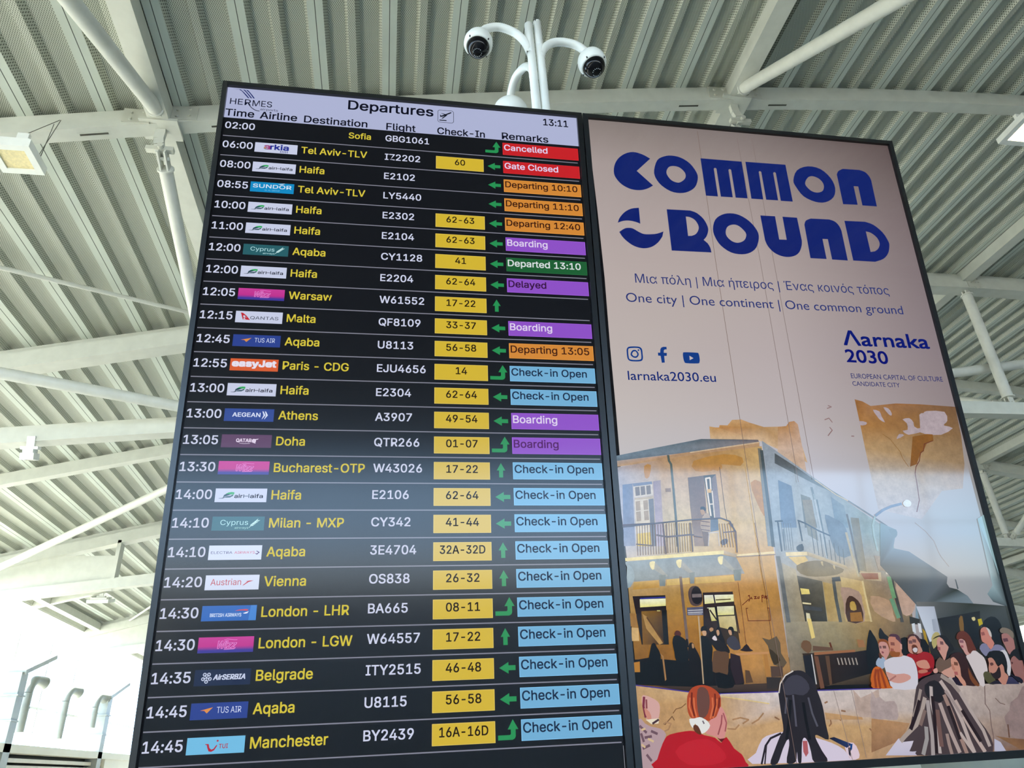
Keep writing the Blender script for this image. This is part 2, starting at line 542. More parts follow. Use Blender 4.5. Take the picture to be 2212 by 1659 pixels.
for y, lab in ((21.1, 'square grey bracket column at the left picture edge'), (28.25, 'square grey bracket column beside the departure board')):
    t = thing('bracket_column', lab, 'column', (-9.3, y, 0))
    b = MB(); b.box(-.2, .2, -.2, .2, 0, 4.62); b.box(-.24, .24, -.24, .24, 4.02, 4.06); b.box(-.22, .22, -.22, .22, 3.4, 3.44); b.build('shaft', 'duct', t)
    b = MB(); b.obox((0, -.1, 4.62), (0, 1.7, 5.25), .5, .12); b.build('bracket_arm', 'duct', t)

# ------------------------------------------------------------------ lamps under the roof
def floodlight(label, loc, s, lit, cords=None, tilt=0.0):
    t = thing('floodlight', label, 'lamp', loc, (tilt, 0, 0), group='square floodlights under the roof')
    b = MB(); b.box(-s / 2, s / 2, -s / 2, s / 2, 0, .07)
    for i in range(5):
        y = -s * .35 + s * .17 * i
        b.box(-s * .38, s * .38, y - .012, y + .012, .07, .12)
    b.build('body', 'white', t)
    f = MB()
    w = s * .17
    for x0, x1, y0, y1 in ((-.5, .5, -.5, -.33), (-.5, .5, .33, .5), (-.5, -.33, -.33, .33), (.33, .5, -.33, .33)):
        f.box(x0 * s, x1 * s, y0 * s, y1 * s, -.02, 0)
    f.build('rim', 'white', t)
    l = MB(); l.box(-s * .34, s * .34, -s * .34, s * .34, -.008, .0); l.build('lens', 'lampon' if lit else 'lampoff', t)
    h = MB(); h.box(-.05, .05, -.02, .02, .07, .3); h.box(-.11, .11, -.05, .05, .12, .16); h.build('bracket', 'white', t)
    if cords:
        c = MB()
        for p, q in cords:
            c.tube([p, q], .0035, 6)
        c.build('cord', 'wire', t)
    return t
floodlight('square white floodlight, unlit, hanging from the nearest beam at the left picture edge', (-2.88, 3.65, 6.76), .36, False,
           [((-.02, 0, .28), (.06, .33, .86)), ((.1, .1, .06), (.07, .33, .86)), ((.12, .12, .06), (.02, .33, .8))])
floodlight('glowing floodlight under the nearest beam at the right picture edge', (8.76, 3.9, 8.72), .46, True)
floodlight('small unlit floodlight below the fifth beam, seen beside the departure board', (-7.25, 20.2, 6.28), .55, False, None, .25)
floodlight('tiny white lamp hanging under the first lower chord at the left', (-4.22, 8.1, 5.62), .17, False, [((0, 0, .2), (0, 0, .24))], .3)

# ------------------------------------------------------------------ camera mast behind the boards
t = thing('camera_mast', 'white twin-tube mast with curved arms behind the two displays', 'mast', (1.19, .35, 0))
PZ = [(-.021, -1e-6, 0.02), (-.021, 0, 4.40), (-.026, 0, 4.52), (-.043, 0, 4.59), (-.075, 0, 4.645), (-.115, 0, 4.675), (-.165, 0, 4.69), (-.215, 0, 4.675), (-.25, 0, 4.64), (-.268, 0, 4.59)]
PR = [(.021, 0, 0.02), (.021, 0, 4.43), (.022, 0, 4.50), (.035, 0, 4.555), (.065, 0, 4.60), (.105, 0, 4.625), (.155, 0, 4.63), (.205, 0, 4.615), (.24, 0, 4.58), (.26, 0, 4.53)]
def smooth(pts, k=4):
    out = []
    P = [Vector(p) for p in pts]
    for i in range(len(P) - 1):
        p0, p1, p2, p3 = P[max(i - 1, 0)], P[i], P[i + 1], P[min(i + 2, len(P) - 1)]
        if i == 0:
            out.append(p1); continue
        for j in range(k):
            s = j / k
            out.append(.5 * ((2 * p1) + (-p0 + p2) * s + (2 * p0 - 5 * p1 + 4 * p2 - p3) * s * s + (-p0 + 3 * p1 - 3 * p2 + p3) * s ** 3))
    return out + [P[-1]]
b = MB(); b.tube(smooth(PZ), .0195, 16); b.build('left_tube', 'white', t)
b = MB(); b.tube(smooth(PR), .0195, 16); b.build('right_tube', 'white', t)
b = MB(); b.tube(smooth([(-.01, .045, 3.6), (-.01, .045, 4.40), (-.015, .06, 4.5), (-.03, .12, 4.58), (-.06, .2, 4.6), (-.075, .27, 4.56), (-.078, .29, 4.50)]), .0195, 16); b.build('rear_arm', 'white', t)
b = MB(); b.box(-.03, .03, .01, .035, 4.40, 4.415); b.box(-.03, .03, .01, .035, 3.7, 3.72); b.box(-.16, .16, -.1, .16, 0, .02); b.build('weld_plate', 'white', t)

def dome_camera(label, loc, s=1.0, tilt=(0, 0), text=None):
    t = thing('dome_camera', label, 'camera', loc, (tilt[0], tilt[1], 0), group='dome cameras on the mast')
    I = Matrix.Scale(s, 4)
    b = MB(); b.lathe([(0, .058), (.018, .058), (.032, .056), (.048, .048), (.0585, .036), (.063, .022)], I); b.build('cap', 'white', t)
    b = MB(); b.lathe([(.0632, .022), (.0655, .016), (.0662, -.006), (.0655, -.014), (.060, -.026), (.056, -.031), (.0525, -.031)], I)
    h = b.build('housing', 'white', t)
    q = MB()
    for ang in (-2.35, -.8, .75, 2.3):
        q.lathe([(0, -.002), (.0035, -.002), (.0035, .006)], I @ Matrix.Translation((.0600 * cos(ang), .0600 * sin(ang), -.027)) , 8)
    q.build('screw', 'rubber', h)
    b = MB(); b.lathe([(.0526, -.028)] + [(.0524 * cos(k * pi / 20), -.030 - .0500 * sin(k * pi / 20)) for k in range(11)], I); d = b.build('dome', 'dome', t)
    e = MB()
    for k in range(14):
        if k % 7 == 6: continue
        an = k * 2 * pi / 14
        p = Vector((.019 * cos(an), .019 * sin(an), -.0775))
        e.lathe([(0, -.0015), (.0013, -.001), (.0013, .003)], I @ Matrix.Translation(p), 6)
    e.build('led_ring', 'led', d)
    return t
dome_camera('white dome camera on the left arm of the mast', (.921, .34, 4.545), 1.0, (-.12, .10))
dome_camera('white dome camera on the right arm of the mast', (1.453, .34, 4.492), 1.0, (-.12, -.16))
dome_camera('larger dome camera half hidden behind the departure board', (1.112, .64, 4.44), 1.35, (-.1, 0))
from mathutils.geometry import tessellate_polygon
# ------------------------------------------------------------------ the two big displays, leaning forward 7.5 degrees
TILT = radians(7.5)
ORG = (0.0, 0.0, 3.5816)
PITCH = 0.077939
W = 1.21

_txt = {}
# Blender's own bundled sans face; its built-in face stands in if that is missing
face = None
try:
    import os
    face = bpy.data.fonts.load(os.path.join(bpy.utils.system_resource('DATAFILES'), 'fonts', 'Inter.woff2'))
except Exception:
    face = None
def glyphs(s, bold=0.0, sans=True):
    """outline text as triangles; x from 0, baseline 0, capital height 1"""
    k = (s, bold, sans)
    if k in _txt:
        return _txt[k]
    def raw(body):
        cu = bpy.data.curves.new('t', 'FONT')
        if sans and face:
            cu.font = face
        cu.body = body
        cu.resolution_u = 4
        cu.fill_mode = 'NONE'
        o = bpy.data.objects.new('t', cu)
        me = bpy.data.meshes.new_from_object(o)
        co = [(v.co.x, v.co.y) for v in me.vertices]
        nxt = {}
        for e in me.edges:
            p, q = e.vertices
            nxt.setdefault(p, []).append(q)
            nxt.setdefault(q, []).append(p)
        bpy.data.objects.remove(o); bpy.data.curves.remove(cu); bpy.data.meshes.remove(me)
        loops, seen = [], set()
        for st in nxt:
            if st in seen:
                continue
            lp, cur, prev = [], st, None
            while cur not in seen:
                seen.add(cur); lp.append(cur)
                step = [k for k in nxt[cur] if k not in seen and k != prev]
                if not step:
                    break
                # keep the drawing direction: vertex numbers run along the outline
                prev, cur = cur, (cur + 1 if cur + 1 in step else step[0])
            if len(lp) > 2:
                loops.append([co[k] for k in lp])
        def area(l):
            return sum(l[i - 1][0] * l[i][1] - l[i][0] * l[i - 1][1] for i in range(len(l))) / 2
        def inside(p, l):
            r = False
            for i in range(len(l)):
                (x1, y1), (x2, y2) = l[i - 1], l[i]
                if (y1 > p[1]) != (y2 > p[1]) and p[0] < (x2 - x1) * (p[1] - y1) / (y2 - y1) + x1:
                    r = not r
            return r
        ar = [area(l) for l in loops]
        if not loops:
            return [], []
        # a hole runs against the smallest outline around it
        par = []
        for i, l in enumerate(loops):
            box = [j for j, o2 in enumerate(loops) if j != i and abs(ar[j]) > abs(ar[i]) and inside(l[0], o2)]
            j = min(box, key=lambda k: abs(ar[k])) if box else None
            par.append(j if j is not None and ar[j] * ar[i] < 0 else None)
        par = [None if q is not None and par[q] is not None else q for q in par]
        vs, fs = [], []
        for i, l in enumerate(loops):
            if par[i] is not None:
                continue
            hs = [h for k, h in enumerate(loops) if par[k] == i]
            allv = list(l) + [p for h in hs for p in h]
            off = len(vs)
            vs += allv
            for t in tessellate_polygon([[Vector((x, y, 0)) for x, y in q] for q in [l] + hs]):
                p, q, r2 = (allv[k] for k in t)
                w_ = (q[0] - p[0]) * (r2[1] - p[1]) - (q[1] - p[1]) * (r2[0] - p[0])
                t = t if w_ > 0 else (t[0], t[2], t[1])
                fs.append(tuple(k + off for k in t))
        return vs, fs
    if ('H', bold, sans) not in _cap:
        hv, _ = raw('H')
        _cap[('H', bold, sans)] = (min(v[1] for v in hv), max(v[1] for v in hv))
    lo, hi = _cap[('H', bold, sans)]
    vs, fs = raw(s)
    x0 = min(v[0] for v in vs); k1 = 1 / (hi - lo)
    vs = [((x - x0) * k1, (y - lo) * k1) for x, y in vs]
    _txt[k] = (vs, fs, max(v[0] for v in vs))
    return _txt[k]
_cap = {}

class Shown(MB):
    """flat picture elements in the plane of a display (x right, z up), layer by layer 0.25 mm apart"""
    def poly(s, pts, col, layer=1):
        c = col if isinstance(col[0], tuple) else rgb(col)
        if isinstance(col[0], tuple):
            c = [rgb(k) for k in col]
            c = [tuple(k) for k in c]
        y = -0.00025 * layer
        s.add([(x, y, z) for x, z in pts], [tuple(range(len(pts)))], 0, c)
    def rect(s, x0, z0, x1, z1, col, layer=1):
        s.poly([(x0, z0), (x1, z0), (x1, z1), (x0, z1)], col, layer)
    def grad(s, x0, z0, x1, z1, lo, hi, layer=1):
        s.poly([(x0, z0), (x1, z0), (x1, z1), (x0, z1)], [lo, lo, hi, hi], layer)
    def text(s, t, x, z, h, kx, col, layer=3, bold=0.015, width=None, anchor='l', shear=0.0, sans=True):
        """h capital height, kx sideways stretch (or a fixed width)"""
        vs, fs, wd = glyphs(t, 0.0, sans)
        sx = width / wd if width else h * kx
        if anchor == 'm':
            x -= wd * sx / 2
        elif anchor == 'r':
            x -= wd * sx
        y = -0.00025 * layer
        e = bold * h * 1.9
        for ox, oz in ((0, 0), (1, 1), (1, -1), (-1, 1), (-1, -1)) if bold > .003 else ((0, 0),):
            s.add([(x + vx * sx + vz * h * shear + ox * e, y, z + vz * h + oz * e * .8) for vx, vz in vs], fs, 0, rgb(col))
    def line(s, pts, wd, col, layer=2):
        for (xa, za), (xb, zb) in zip(pts[:-1], pts[1:]):
            dx, dz = xb - xa, zb - za
            L = sqrt(dx * dx + dz * dz) or 1
            nx, nz = -dz / L * wd / 2, dx / L * wd / 2
            s.poly([(xa + nx, za + nz), (xa - nx, za - nz), (xb - nx, zb - nz), (xb + nx, zb + nz)], col, layer)
    def ell(s, x, z, rx, rz, col, layer=2, n=20, a0=0, a1=360, hole=0.0):
        k = [radians(a0 + (a1 - a0) * i / n) for i in range(n + 1)]
        if hole:
            for a, b2 in zip(k[:-1], k[1:]):
                s.poly([(x + rx * cos(a), z + rz * sin(a)), (x + rx * cos(b2), z + rz * sin(b2)),
                        (x + rx * hole * cos(b2), z + rz * hole * sin(b2)), (x + rx * hole * cos(a), z + rz * hole * sin(a))], col, layer)
        else:
            s.poly([(x + rx * cos(a), z + rz * sin(a)) for a in (k[:-1] if a1 - a0 >= 360 else k)], col, layer)
    def made(s, name, parent):
        return s.build(name, ['screen'], parent)

def housing(t, x0, x1, z0, z1, ix0, ix1, iz0, iz1):
    """bezel frame with rounded front edges, back box, vent slots and a wall bracket"""
    b = MB()
    d0, d1 = -0.012, 0.085
    for (a0, c0), (a1, c1), (a2, c2), (a3, c3) in (((x0, z0), (x1, z0), (ix1, iz0), (ix0, iz0)), ((x1, z0), (x1, z1), (ix1, iz1), (ix1, iz0)),
                                                   ((x1, z1), (x0, z1), (ix0, iz1), (ix1, iz1)), ((x0, z1), (x0, z0), (ix0, iz0), (ix0, iz1))):
        e = .003
        b.add([(a0, d0 + e, c0), (a1, d0 + e, c1), (a2, d0, c2), (a3, d0, c3)], [(0, 1, 2, 3)])
        b.add([(a3, d0, c3), (a2, d0, c2), (a2, 0.002, c2), (a3, 0.002, c3)], [(0, 1, 2, 3)])
    b.add([(x0, d0 + .003, z0), (x1, d0 + .003, z0), (x1, d0 + .003, z1), (x0, d0 + .003, z1), (x0, d1, z0), (x1, d1, z0), (x1, d1, z1), (x0, d1, z1)],
          [(0, 4, 5, 1), (1, 5, 6, 2), (2, 6, 7, 3), (3, 7, 4, 0), (7, 6, 5, 4)])
    b.build('housing', 'black', t)
    r = MB()
    for za in (z1 - .5, z0 + .5):
        r.box(x0 + .3, x1 - .3, d1, d1 + .05, za - .03, za + .03)
    r.box((x0 + x1) / 2 - .05, (x0 + x1) / 2 + .05, d1 + .05, d1 + .11, z0 - 1.2, z1 - .3)
    r.build('mounting_post', 'black', t)

BLACK = (10, 11, 14)
WHITE, YEL, LILAC = (204, 208, 230), (212, 194, 62), (220, 206, 236)
RED, ORANGE, PURPLE, DGREEN, BLUE = (196, 26, 32), (208, 134, 50), (140, 78, 196), (24, 92, 46), (112, 172, 210)
GOLD, GREEN, LINE = (208, 178, 46), (34, 142, 78), (132, 132, 146)

board = thing('departure_board', 'tall black departures display listing flights, left of the two displays', 'display', ORG, (TILT, 0, 0))
housing(board, -.0205, 1.2365, -2.043, .142, -.004, 1.2175, -2.020, .1230)
s = Shown(); s.rect(-.004, -2.020, 1.2175, .123, BLACK, 0)
s.rect(1.2135, -2.02, 1.2148, -26.0 * PITCH * .985 + .04, (150, 150, 160), 1)
s.made('screen', board)

def Z(v):
    return -v * PITCH

HDR, INK = (172, 178, 210), (12, 14, 30)
s = Shown()
s.rect(-.004, Z(.045), 1.2175, .123, HDR, 1)
hdr = s.made('header_panel', board)
s = Shown()
s.text('Departures', .330 * W, Z(-.945), .49 * PITCH, 1, INK, 3, .016, width=.2425 * W)
s.text('13:11', .9025 * W, Z(-.995), .365 * PITCH, 1, INK, 3, .014, width=.0755 * W)
for t_, u0, u1, v in (('Time', -.001, .0749, -.055), ('Airline', .0915, .1909, -.047), ('Destination', .2109, .3853, -.030), ('Flight', .4397, .5222, .0), ('Check-In', .5856, .7237, .0), ('Remarks', .7752, .9139, -.012)):
    s.text(t_, u0 * W, Z(v), .355 * PITCH, 1, INK, 3, .014, width=(u1 - u0) * W)
s.made('heading_text', hdr)
# airport company logo: three slanted wing bars over the name
s = Shown()
for st in (((.0085, -1.520), (.0275, -1.500), (.0350, -1.420), (.0430, -1.270), (.0535, -1.075), (.0575, -1.075), (.0480, -1.255), (.0395, -1.400), (.0310, -1.512)),
           ((.0290, -1.512), (.0390, -1.495), (.0455, -1.400), (.0520, -1.270), (.0610, -1.080), (.0650, -1.080), (.0562, -1.260), (.0490, -1.400), (.0425, -1.510)),
           ((.0400, -1.512), (.0465, -1.495), (.0540, -1.390), (.0600, -1.270), (.0680, -1.085), (.0720, -1.085), (.0640, -1.265), (.0575, -1.390), (.0510, -1.505))):
    s.poly([(u * W, Z(v)) for u, v in st], (24, 38, 104), 2)
s.text('HE', .0072 * W, Z(-.685), .31 * PITCH, 1, (18, 22, 44), 3, .004, width=.034 * W)
s.text('R', .0465 * W, Z(-.685), .31 * PITCH, 1, (18, 22, 44), 3, .004, width=.0165 * W)
s.text('MES', .0675 * W, Z(-.672), .31 * PITCH, 1, (18, 22, 44), 3, .004, width=.0525 * W)
s.line([(.0555 * W, Z(-.79)), (.061 * W, Z(-.66)), (.0675 * W, Z(-.55)), (.0745 * W, Z(-.475)), (.0815 * W, Z(-.43)), (.0885 * W, Z(-.425))], .0026, (18, 22, 44), 3)
s.text('airports', .0897 * W, Z(-.475), .12 * PITCH, 1, (40, 42, 62), 3, -.004, width=.048 * W)
s.made('company_logo', hdr)
# take-off symbol in a rounded frame
s = Shown()
x0, x1, z0, z1 = .5866 * W, .6325 * W, Z(-.665), Z(-1.345)
rr = .005
frame = [(x0 + rr, z0), (x1 - rr, z0), (x1, z0 + rr), (x1, z1 - rr), (x1 - rr, z1), (x0 + rr, z1), (x0, z1 - rr), (x0, z0 + rr), (x0 + rr, z0)]
s.line(frame, .0016, (30, 32, 48), 2)
def ic(pts):
    return [(x0 + a * (x1 - x0), z0 + b * (z1 - z0)) for a, b in pts]
s.poly(ic([(.12, .42), (.30, .46), (.84, .80), (.88, .87), (.80, .88), (.16, .50)]), INK, 3)
s.poly(ic([(.17, .74), (.26, .74), (.60, .66), (.50, .60)]), INK, 3)
s.poly(ic([(.22, .30), (.32, .31), (.62, .63), (.48, .60)]), INK, 3)
s.poly(ic([(.12, .60), (.18, .60), (.25, .48), (.16, .47)]), INK, 3)
s.line(ic([(.10, .16), (.55, .16)]), .004, INK, 3)
s.made('takeoff_symbol', hdr)

# ---- airline logos, drawn in a box x 0..1, y 0..1
def logo(s, kind, x0, z0, x1, z1):
    wx, hz = x1 - x0, z1 - z0
    def Q(pts):
        return [(x0 + a * wx, z0 + b * hz) for a, b in pts]
    def tx(t, a, b, h, wd, col, bold=.0, shear=0.0):
        s.text(t, x0 + a * wx, z0 + b * hz, h * hz, 1, col, 4 if bold >= -.01 else 5, bold, width=wd * wx, shear=shear)
    def bx(c):
        s.rect(x0, z0, x1, z1, c, 1)
    LW = (198, 204, 228)
    if kind == 'arkia':
        bx(LW)
        tx('a', .22, .34, .52, .135, (150, 60, 120), .03)
        s.ell(x0 + .255 * wx, z0 + .43 * hz, .03 * wx, .13 * hz, (210, 160, 60), 5, 14, 100, 260)
        s.ell(x0 + .255 * wx, z0 + .43 * hz, .036 * wx, .14 * hz, (70, 150, 170), 5, 14, 200, 330, .6)
        tx('rkia', .365, .34, .52, .425, (32, 44, 140), .03)
        tx('ארקיע', .60, .09, .15, .18, (40, 50, 130), .0)
    elif kind == 'haifa':
        bx(LW)
        s.poly(Q([(.155, .36), (.17, .52), (.235, .66), (.31, .70), (.355, .62), (.345, .46), (.29, .34), (.20, .33)]), (28, 66, 78), 2)
        s.poly(Q([(.20, .60), (.25, .70), (.31, .74), (.365, .72), (.365, .60), (.34, .50), (.31, .55), (.26, .60)]), (52, 168, 92), 3)
        for k in range(3):
            s.line(Q([(.175 + k * .035, .37 + k * .04), (.235 + k * .025, .44 + k * .045), (.31 + k * .015, .46 + k * .06)]), .0011, LW, 4)
        s.poly(Q([(.075, .265), (.15, .265), (.20, .34), (.17, .36), (.135, .30), (.075, .285)]), (24, 50, 60), 3)
        tx('air', .375, .31, .27, .155, (20, 24, 40), .016)
        s.rect(x0 + .545 * wx, z0 + .31 * hz, x0 + .56 * wx, z0 + .56 * hz, (20, 24, 40), 4)
        s.rect(x0 + .56 * wx, z0 + .42 * hz, x0 + .64 * wx, z0 + .46 * hz, (20, 24, 40), 4)
        s.rect(x0 + .645 * wx, z0 + .31 * hz, x0 + .66 * wx, z0 + .60 * hz, (20, 24, 40), 4)
        tx('aifa', .68, .31, .27, .245, (20, 24, 40), .016)
    elif kind == 'sundor':
        bx((10, 136, 194))
        tx('SUNDOR', .06, .42, .36, .88, (214, 226, 240), .012)
        s.poly(Q([(.63, .87), (.70, .93), (.79, .99), (.745, .88), (.69, .84)]), (214, 226, 240), 4)
        tx('EL AL GROUP', .34, .14, .13, .34, (120, 190, 224), -.006)
    elif kind == 'cyprus':
        bx((36, 92, 100))
        tx('Cyprus', .16, .40, .36, .53, (176, 222, 226), -.004)
        tx('airways', .44, .13, .14, .26, (176, 222, 226), .004)
        for k in range(4):
            a, b2 = .73 + k * .035, .30 + k * .11
            s.poly(Q([(a, b2), (a + .03, b2 + .11), (a + .045, b2 + .22), (a + .01, b2 + .13)]), (196, 232, 232), 4)
            s.poly(Q([(a, b2), (a + .05, b2 + .03), (a + .085, b2 + .11), (a + .035, b2 + .09)]), (196, 232, 232), 4)
        s.line(Q([(.71, .20), (.85, .68)]), .0012, (196, 232, 232), 4)
    elif kind == 'wizz':
        s.rect(x0, z0, x1, z0 + .16 * hz, (58, 52, 150), 1)
        s.grad(x0, z0 + .16 * hz, x1, z0 + .42 * hz, (58, 52, 150), (190, 44, 140), 1)
        s.grad(x0, z0 + .42 * hz, x1, z1, (190, 44, 140), (196, 56, 150), 1)
        PK = (232, 140, 216)
        tx('Wizz', .325, .27, .47, .34, PK, .03, .28)
        tx('Wizz', .329, .275, .46, .335, (176, 40, 138), -.02, .28)
        s.line(Q([(.46, .80), (.52, .86), (.64, .80), (.70, .80)]), .0011, PK, 5)
        s.line(Q([(.47, .20), (.66, .22)]), .0011, PK, 5)
    elif kind == 'qantas':
        bx(LW)
        s.poly(Q([(.105, .86), (.15, .84), (.22, .64), (.315, .24), (.16, .25), (.135, .52)]), (190, 34, 48), 2)
        s.poly(Q([(.16, .62), (.21, .60), (.20, .50), (.25, .44), (.19, .44), (.205, .32), (.235, .27), (.165, .27), (.185, .40), (.165, .50)]), LW, 3)
        tx('QANTAS', .315, .30, .27, .60, (40, 44, 62), .0)
    elif kind == 'tus':
        bx((38, 62, 142))
        s.poly(Q([(.165, .55), (.385, .73), (.285, .37), (.24, .52)]), (216, 140, 66), 3)
        s.poly(Q([(.165, .55), (.25, .57), (.24, .52)]), (200, 100, 80), 4)
        tx('TUS AIR', .455, .37, .37, .43, (206, 214, 238), .0)
    elif kind == 'easyjet':
        bx((214, 92, 44))
        tx('easyJet', .05, .36, .50, .90, (226, 222, 236), .05)
    elif kind == 'aegean':
        bx((46, 72, 148))
        tx('AEGEAN', .165, .36, .32, .56, (214, 222, 244), .02)
        for o in (0, .05):
            s.poly(Q([(.76 + o, .82), (.785 + o, .80), (.83 + o, .50), (.765 + o, .18), (.76 + o, .20), (.79 + o, .50)]), (214, 222, 244), 3)
    elif kind == 'qatar':
        bx((92, 58, 92))
        tx('QATAR', .295, .42, .26, .30, (222, 206, 228), .03)
        s.ell(x0 + .645 * wx, z0 + .52 * hz, .045 * wx, .16 * hz, (222, 206, 228), 3, 12)
        s.poly(Q([(.64, .58), (.72, .62), (.74, .70), (.67, .66)]), (222, 206, 228), 4)
        s.poly(Q([(.66, .45), (.69, .34), (.66, .32), (.64, .42)]), (222, 206, 228), 4)
        s.line(Q([(.36, .33), (.45, .30), (.57, .32)]), .0012, (222, 206, 228), 3)
    elif kind == 'electra':
        bx((206, 214, 236))
        tx('ELECTRA', .045, .42, .17, .40, (70, 50, 110), .0)
        tx('AIRWAYS', .485, .42, .17, .385, (206, 70, 96), .0)
        s.line(Q([(.90, .60), (.955, .50), (.90, .38)]), .0022, (90, 50, 110), 3)
        s.line(Q([(.885, .44), (.90, .38), (.93, .40)]), .0018, (90, 50, 110), 3)
    elif kind == 'austrian':
        bx((206, 214, 236))
        tx('Austrian', .10, .32, .42, .565, (188, 60, 72), -.008)
        s.poly(Q([(.695, .29), (.715, .29), (.80, .50), (.895, .62), (.82, .61), (.745, .56), (.78, .55)]), (190, 44, 60), 3)
    elif kind == 'british':
        bx((40, 100, 184))
        s.poly(Q([(.86, 0), (1, 0), (1, 1), (.89, 1)]), (62, 128, 206), 2)
        tx('BRITISH AIRWAYS', .155, .27, .22, .57, (196, 212, 240), .02)
        s.poly(Q([(.60, .64), (.68, .72), (.80, .75), (.85, .72), (.83, .63), (.74, .66)]), (208, 70, 84), 3)
        s.poly(Q([(.75, .47), (.79, .44), (.83, .46), (.86, .60), (.80, .54)]), (220, 226, 244), 3)
    elif kind == 'serbia':
        bx((20, 34, 66))
        c = (200, 208, 232)
        for k in range(5):
            an = radians(90 + k * 72 + 36)
            cx, cz = .215 + .062 * cos(an), .50 + .24 * sin(an)
            s.ell(x0 + cx * wx, z0 + cz * hz, .034 * wx, .12 * hz, c, 3, 10, 0, 360, .55)
            s.line(Q([(.215, .5), (cx, cz)]), .0016, c, 3)
        tx('AirSERBIA', .335, .36, .31, .565, c, .03, .22)
    elif kind == 'tui':
        bx((112, 186, 224))
        R = (176, 30, 52)
        s.poly(Q([(.315, .60), (.37, .60), (.38, .56), (.395, .36), (.43, .26), (.465, .30), (.505, .50), (.525, .54), (.52, .44), (.48, .22), (.43, .13), (.385, .17), (.355, .40), (.345, .54), (.318, .56)]), R, 3)
        s.ell(x0 + .525 * wx, z0 + .76 * hz, .018 * wx, .055 * hz, R, 3, 12)
        tx('TUI', .555, .32, .25, .155, R, .012)

FLIGHTS = [
    ('02:00', None, 'Sofia', 'GBG1061', None, 'turn', 'Cancelled', RED, LILAC),
    ('06:00', 'arkia', 'Tel Aviv-TLV', 'IZ2202', '60', 'left', 'Gate Closed', RED, LILAC),
    ('08:00', 'haifa', 'Haifa', 'E2102', None, 'left', 'Departing 10:10', ORANGE, (58, 22, 10)),
    ('08:55', 'sundor', 'Tel Aviv-TLV', 'LY5440', None, 'left', 'Departing 11:10', ORANGE, (58, 22, 10)),
    ('10:00', 'haifa', 'Haifa', 'E2302', '62-63', 'left', 'Departing 12:40', ORANGE, (58, 22, 10)),
    ('11:00', 'haifa', 'Haifa', 'E2104', '62-63', 'left', 'Boarding', PURPLE, LILAC),
    ('12:00', 'cyprus', 'Aqaba', 'CY1128', '41', 'left', 'Departed 13:10', DGREEN, (214, 222, 222)),
    ('12:00', 'haifa', 'Haifa', 'E2204', '62-64', 'left', 'Delayed', PURPLE, (52, 16, 60)),
    ('12:05', 'wizz', 'Warsaw', 'W61552', '17-22', 'up', None, None, None),
    ('12:15', 'qantas', 'Malta', 'QF8109', '33-37', 'left', 'Boarding', PURPLE, LILAC),
    ('12:45', 'tus', 'Aqaba', 'U8113', '56-58', 'left', 'Departing 13:05', ORANGE, (66, 28, 14)),
    ('12:55', 'easyjet', 'Paris - CDG', 'EJU4656', '14', 'turn', 'Check-in Open', BLUE, None),
    ('13:00', 'haifa', 'Haifa', 'E2304', '62-64', 'left', 'Check-in Open', BLUE, None),
    ('13:00', 'aegean', 'Athens', 'A3907', '49-54', 'left', 'Boarding', PURPLE, LILAC),
    ('13:05', 'qatar', 'Doha', 'QTR266', '01-07', 'turn', 'Boarding', PURPLE, (84, 34, 104)),
    ('13:30', 'wizz', 'Bucharest-OTP', 'W43026', '17-22', 'up', 'Check-in Open', BLUE, None),
    ('14:00', 'haifa', 'Haifa', 'E2106', '62-64', 'left', 'Check-in Open', BLUE, None),
    ('14:10', 'cyprus', 'Milan - MXP', 'CY342', '41-44', 'left', 'Check-in Open', BLUE, None),
    ('14:10', 'electra', 'Aqaba', '3E4704', '32A-32D', 'up', 'Check-in Open', BLUE, None),
    ('14:20', 'austrian', 'Vienna', 'OS838', '26-32', 'up', 'Check-in Open', BLUE, None),
    ('14:30', 'british', 'London - LHR', 'BA665', '08-11', 'turn', 'Check-in Open', BLUE, None),
    ('14:30', 'wizz', 'London - LGW', 'W64557', '17-22', 'up', 'Check-in Open', BLUE, None),
    ('14:35', 'serbia', 'Belgrade', 'ITY2515', '46-48', 'left', 'Check-in Open', BLUE, None),
    ('14:45', 'tus', 'Aqaba', 'U8115', '56-58', 'left', 'Check-in Open', BLUE, None),
    ('14:45', 'tui', 'Manchester', 'BY2439', '16A-16D', 'turn', 'Check-in Open', BLUE, None),
]
TB = .013
H = .325 * PITCH
KT = .0775 * W / (glyphs('06:00'  )[2] * H)
KD = .178 * W / (glyphs('Tel Aviv-TLV'  )[2] * H)
KF = .1045 * W / (glyphs('BY2439'  )[2] * H)
HC = .29 * PITCH
KC = .0765 * W / (glyphs('62-63'  )[2] * HC)
HR = .305 * PITCH
KR = .2 * W / (glyphs('Check-in Open'  )[2] * HR)
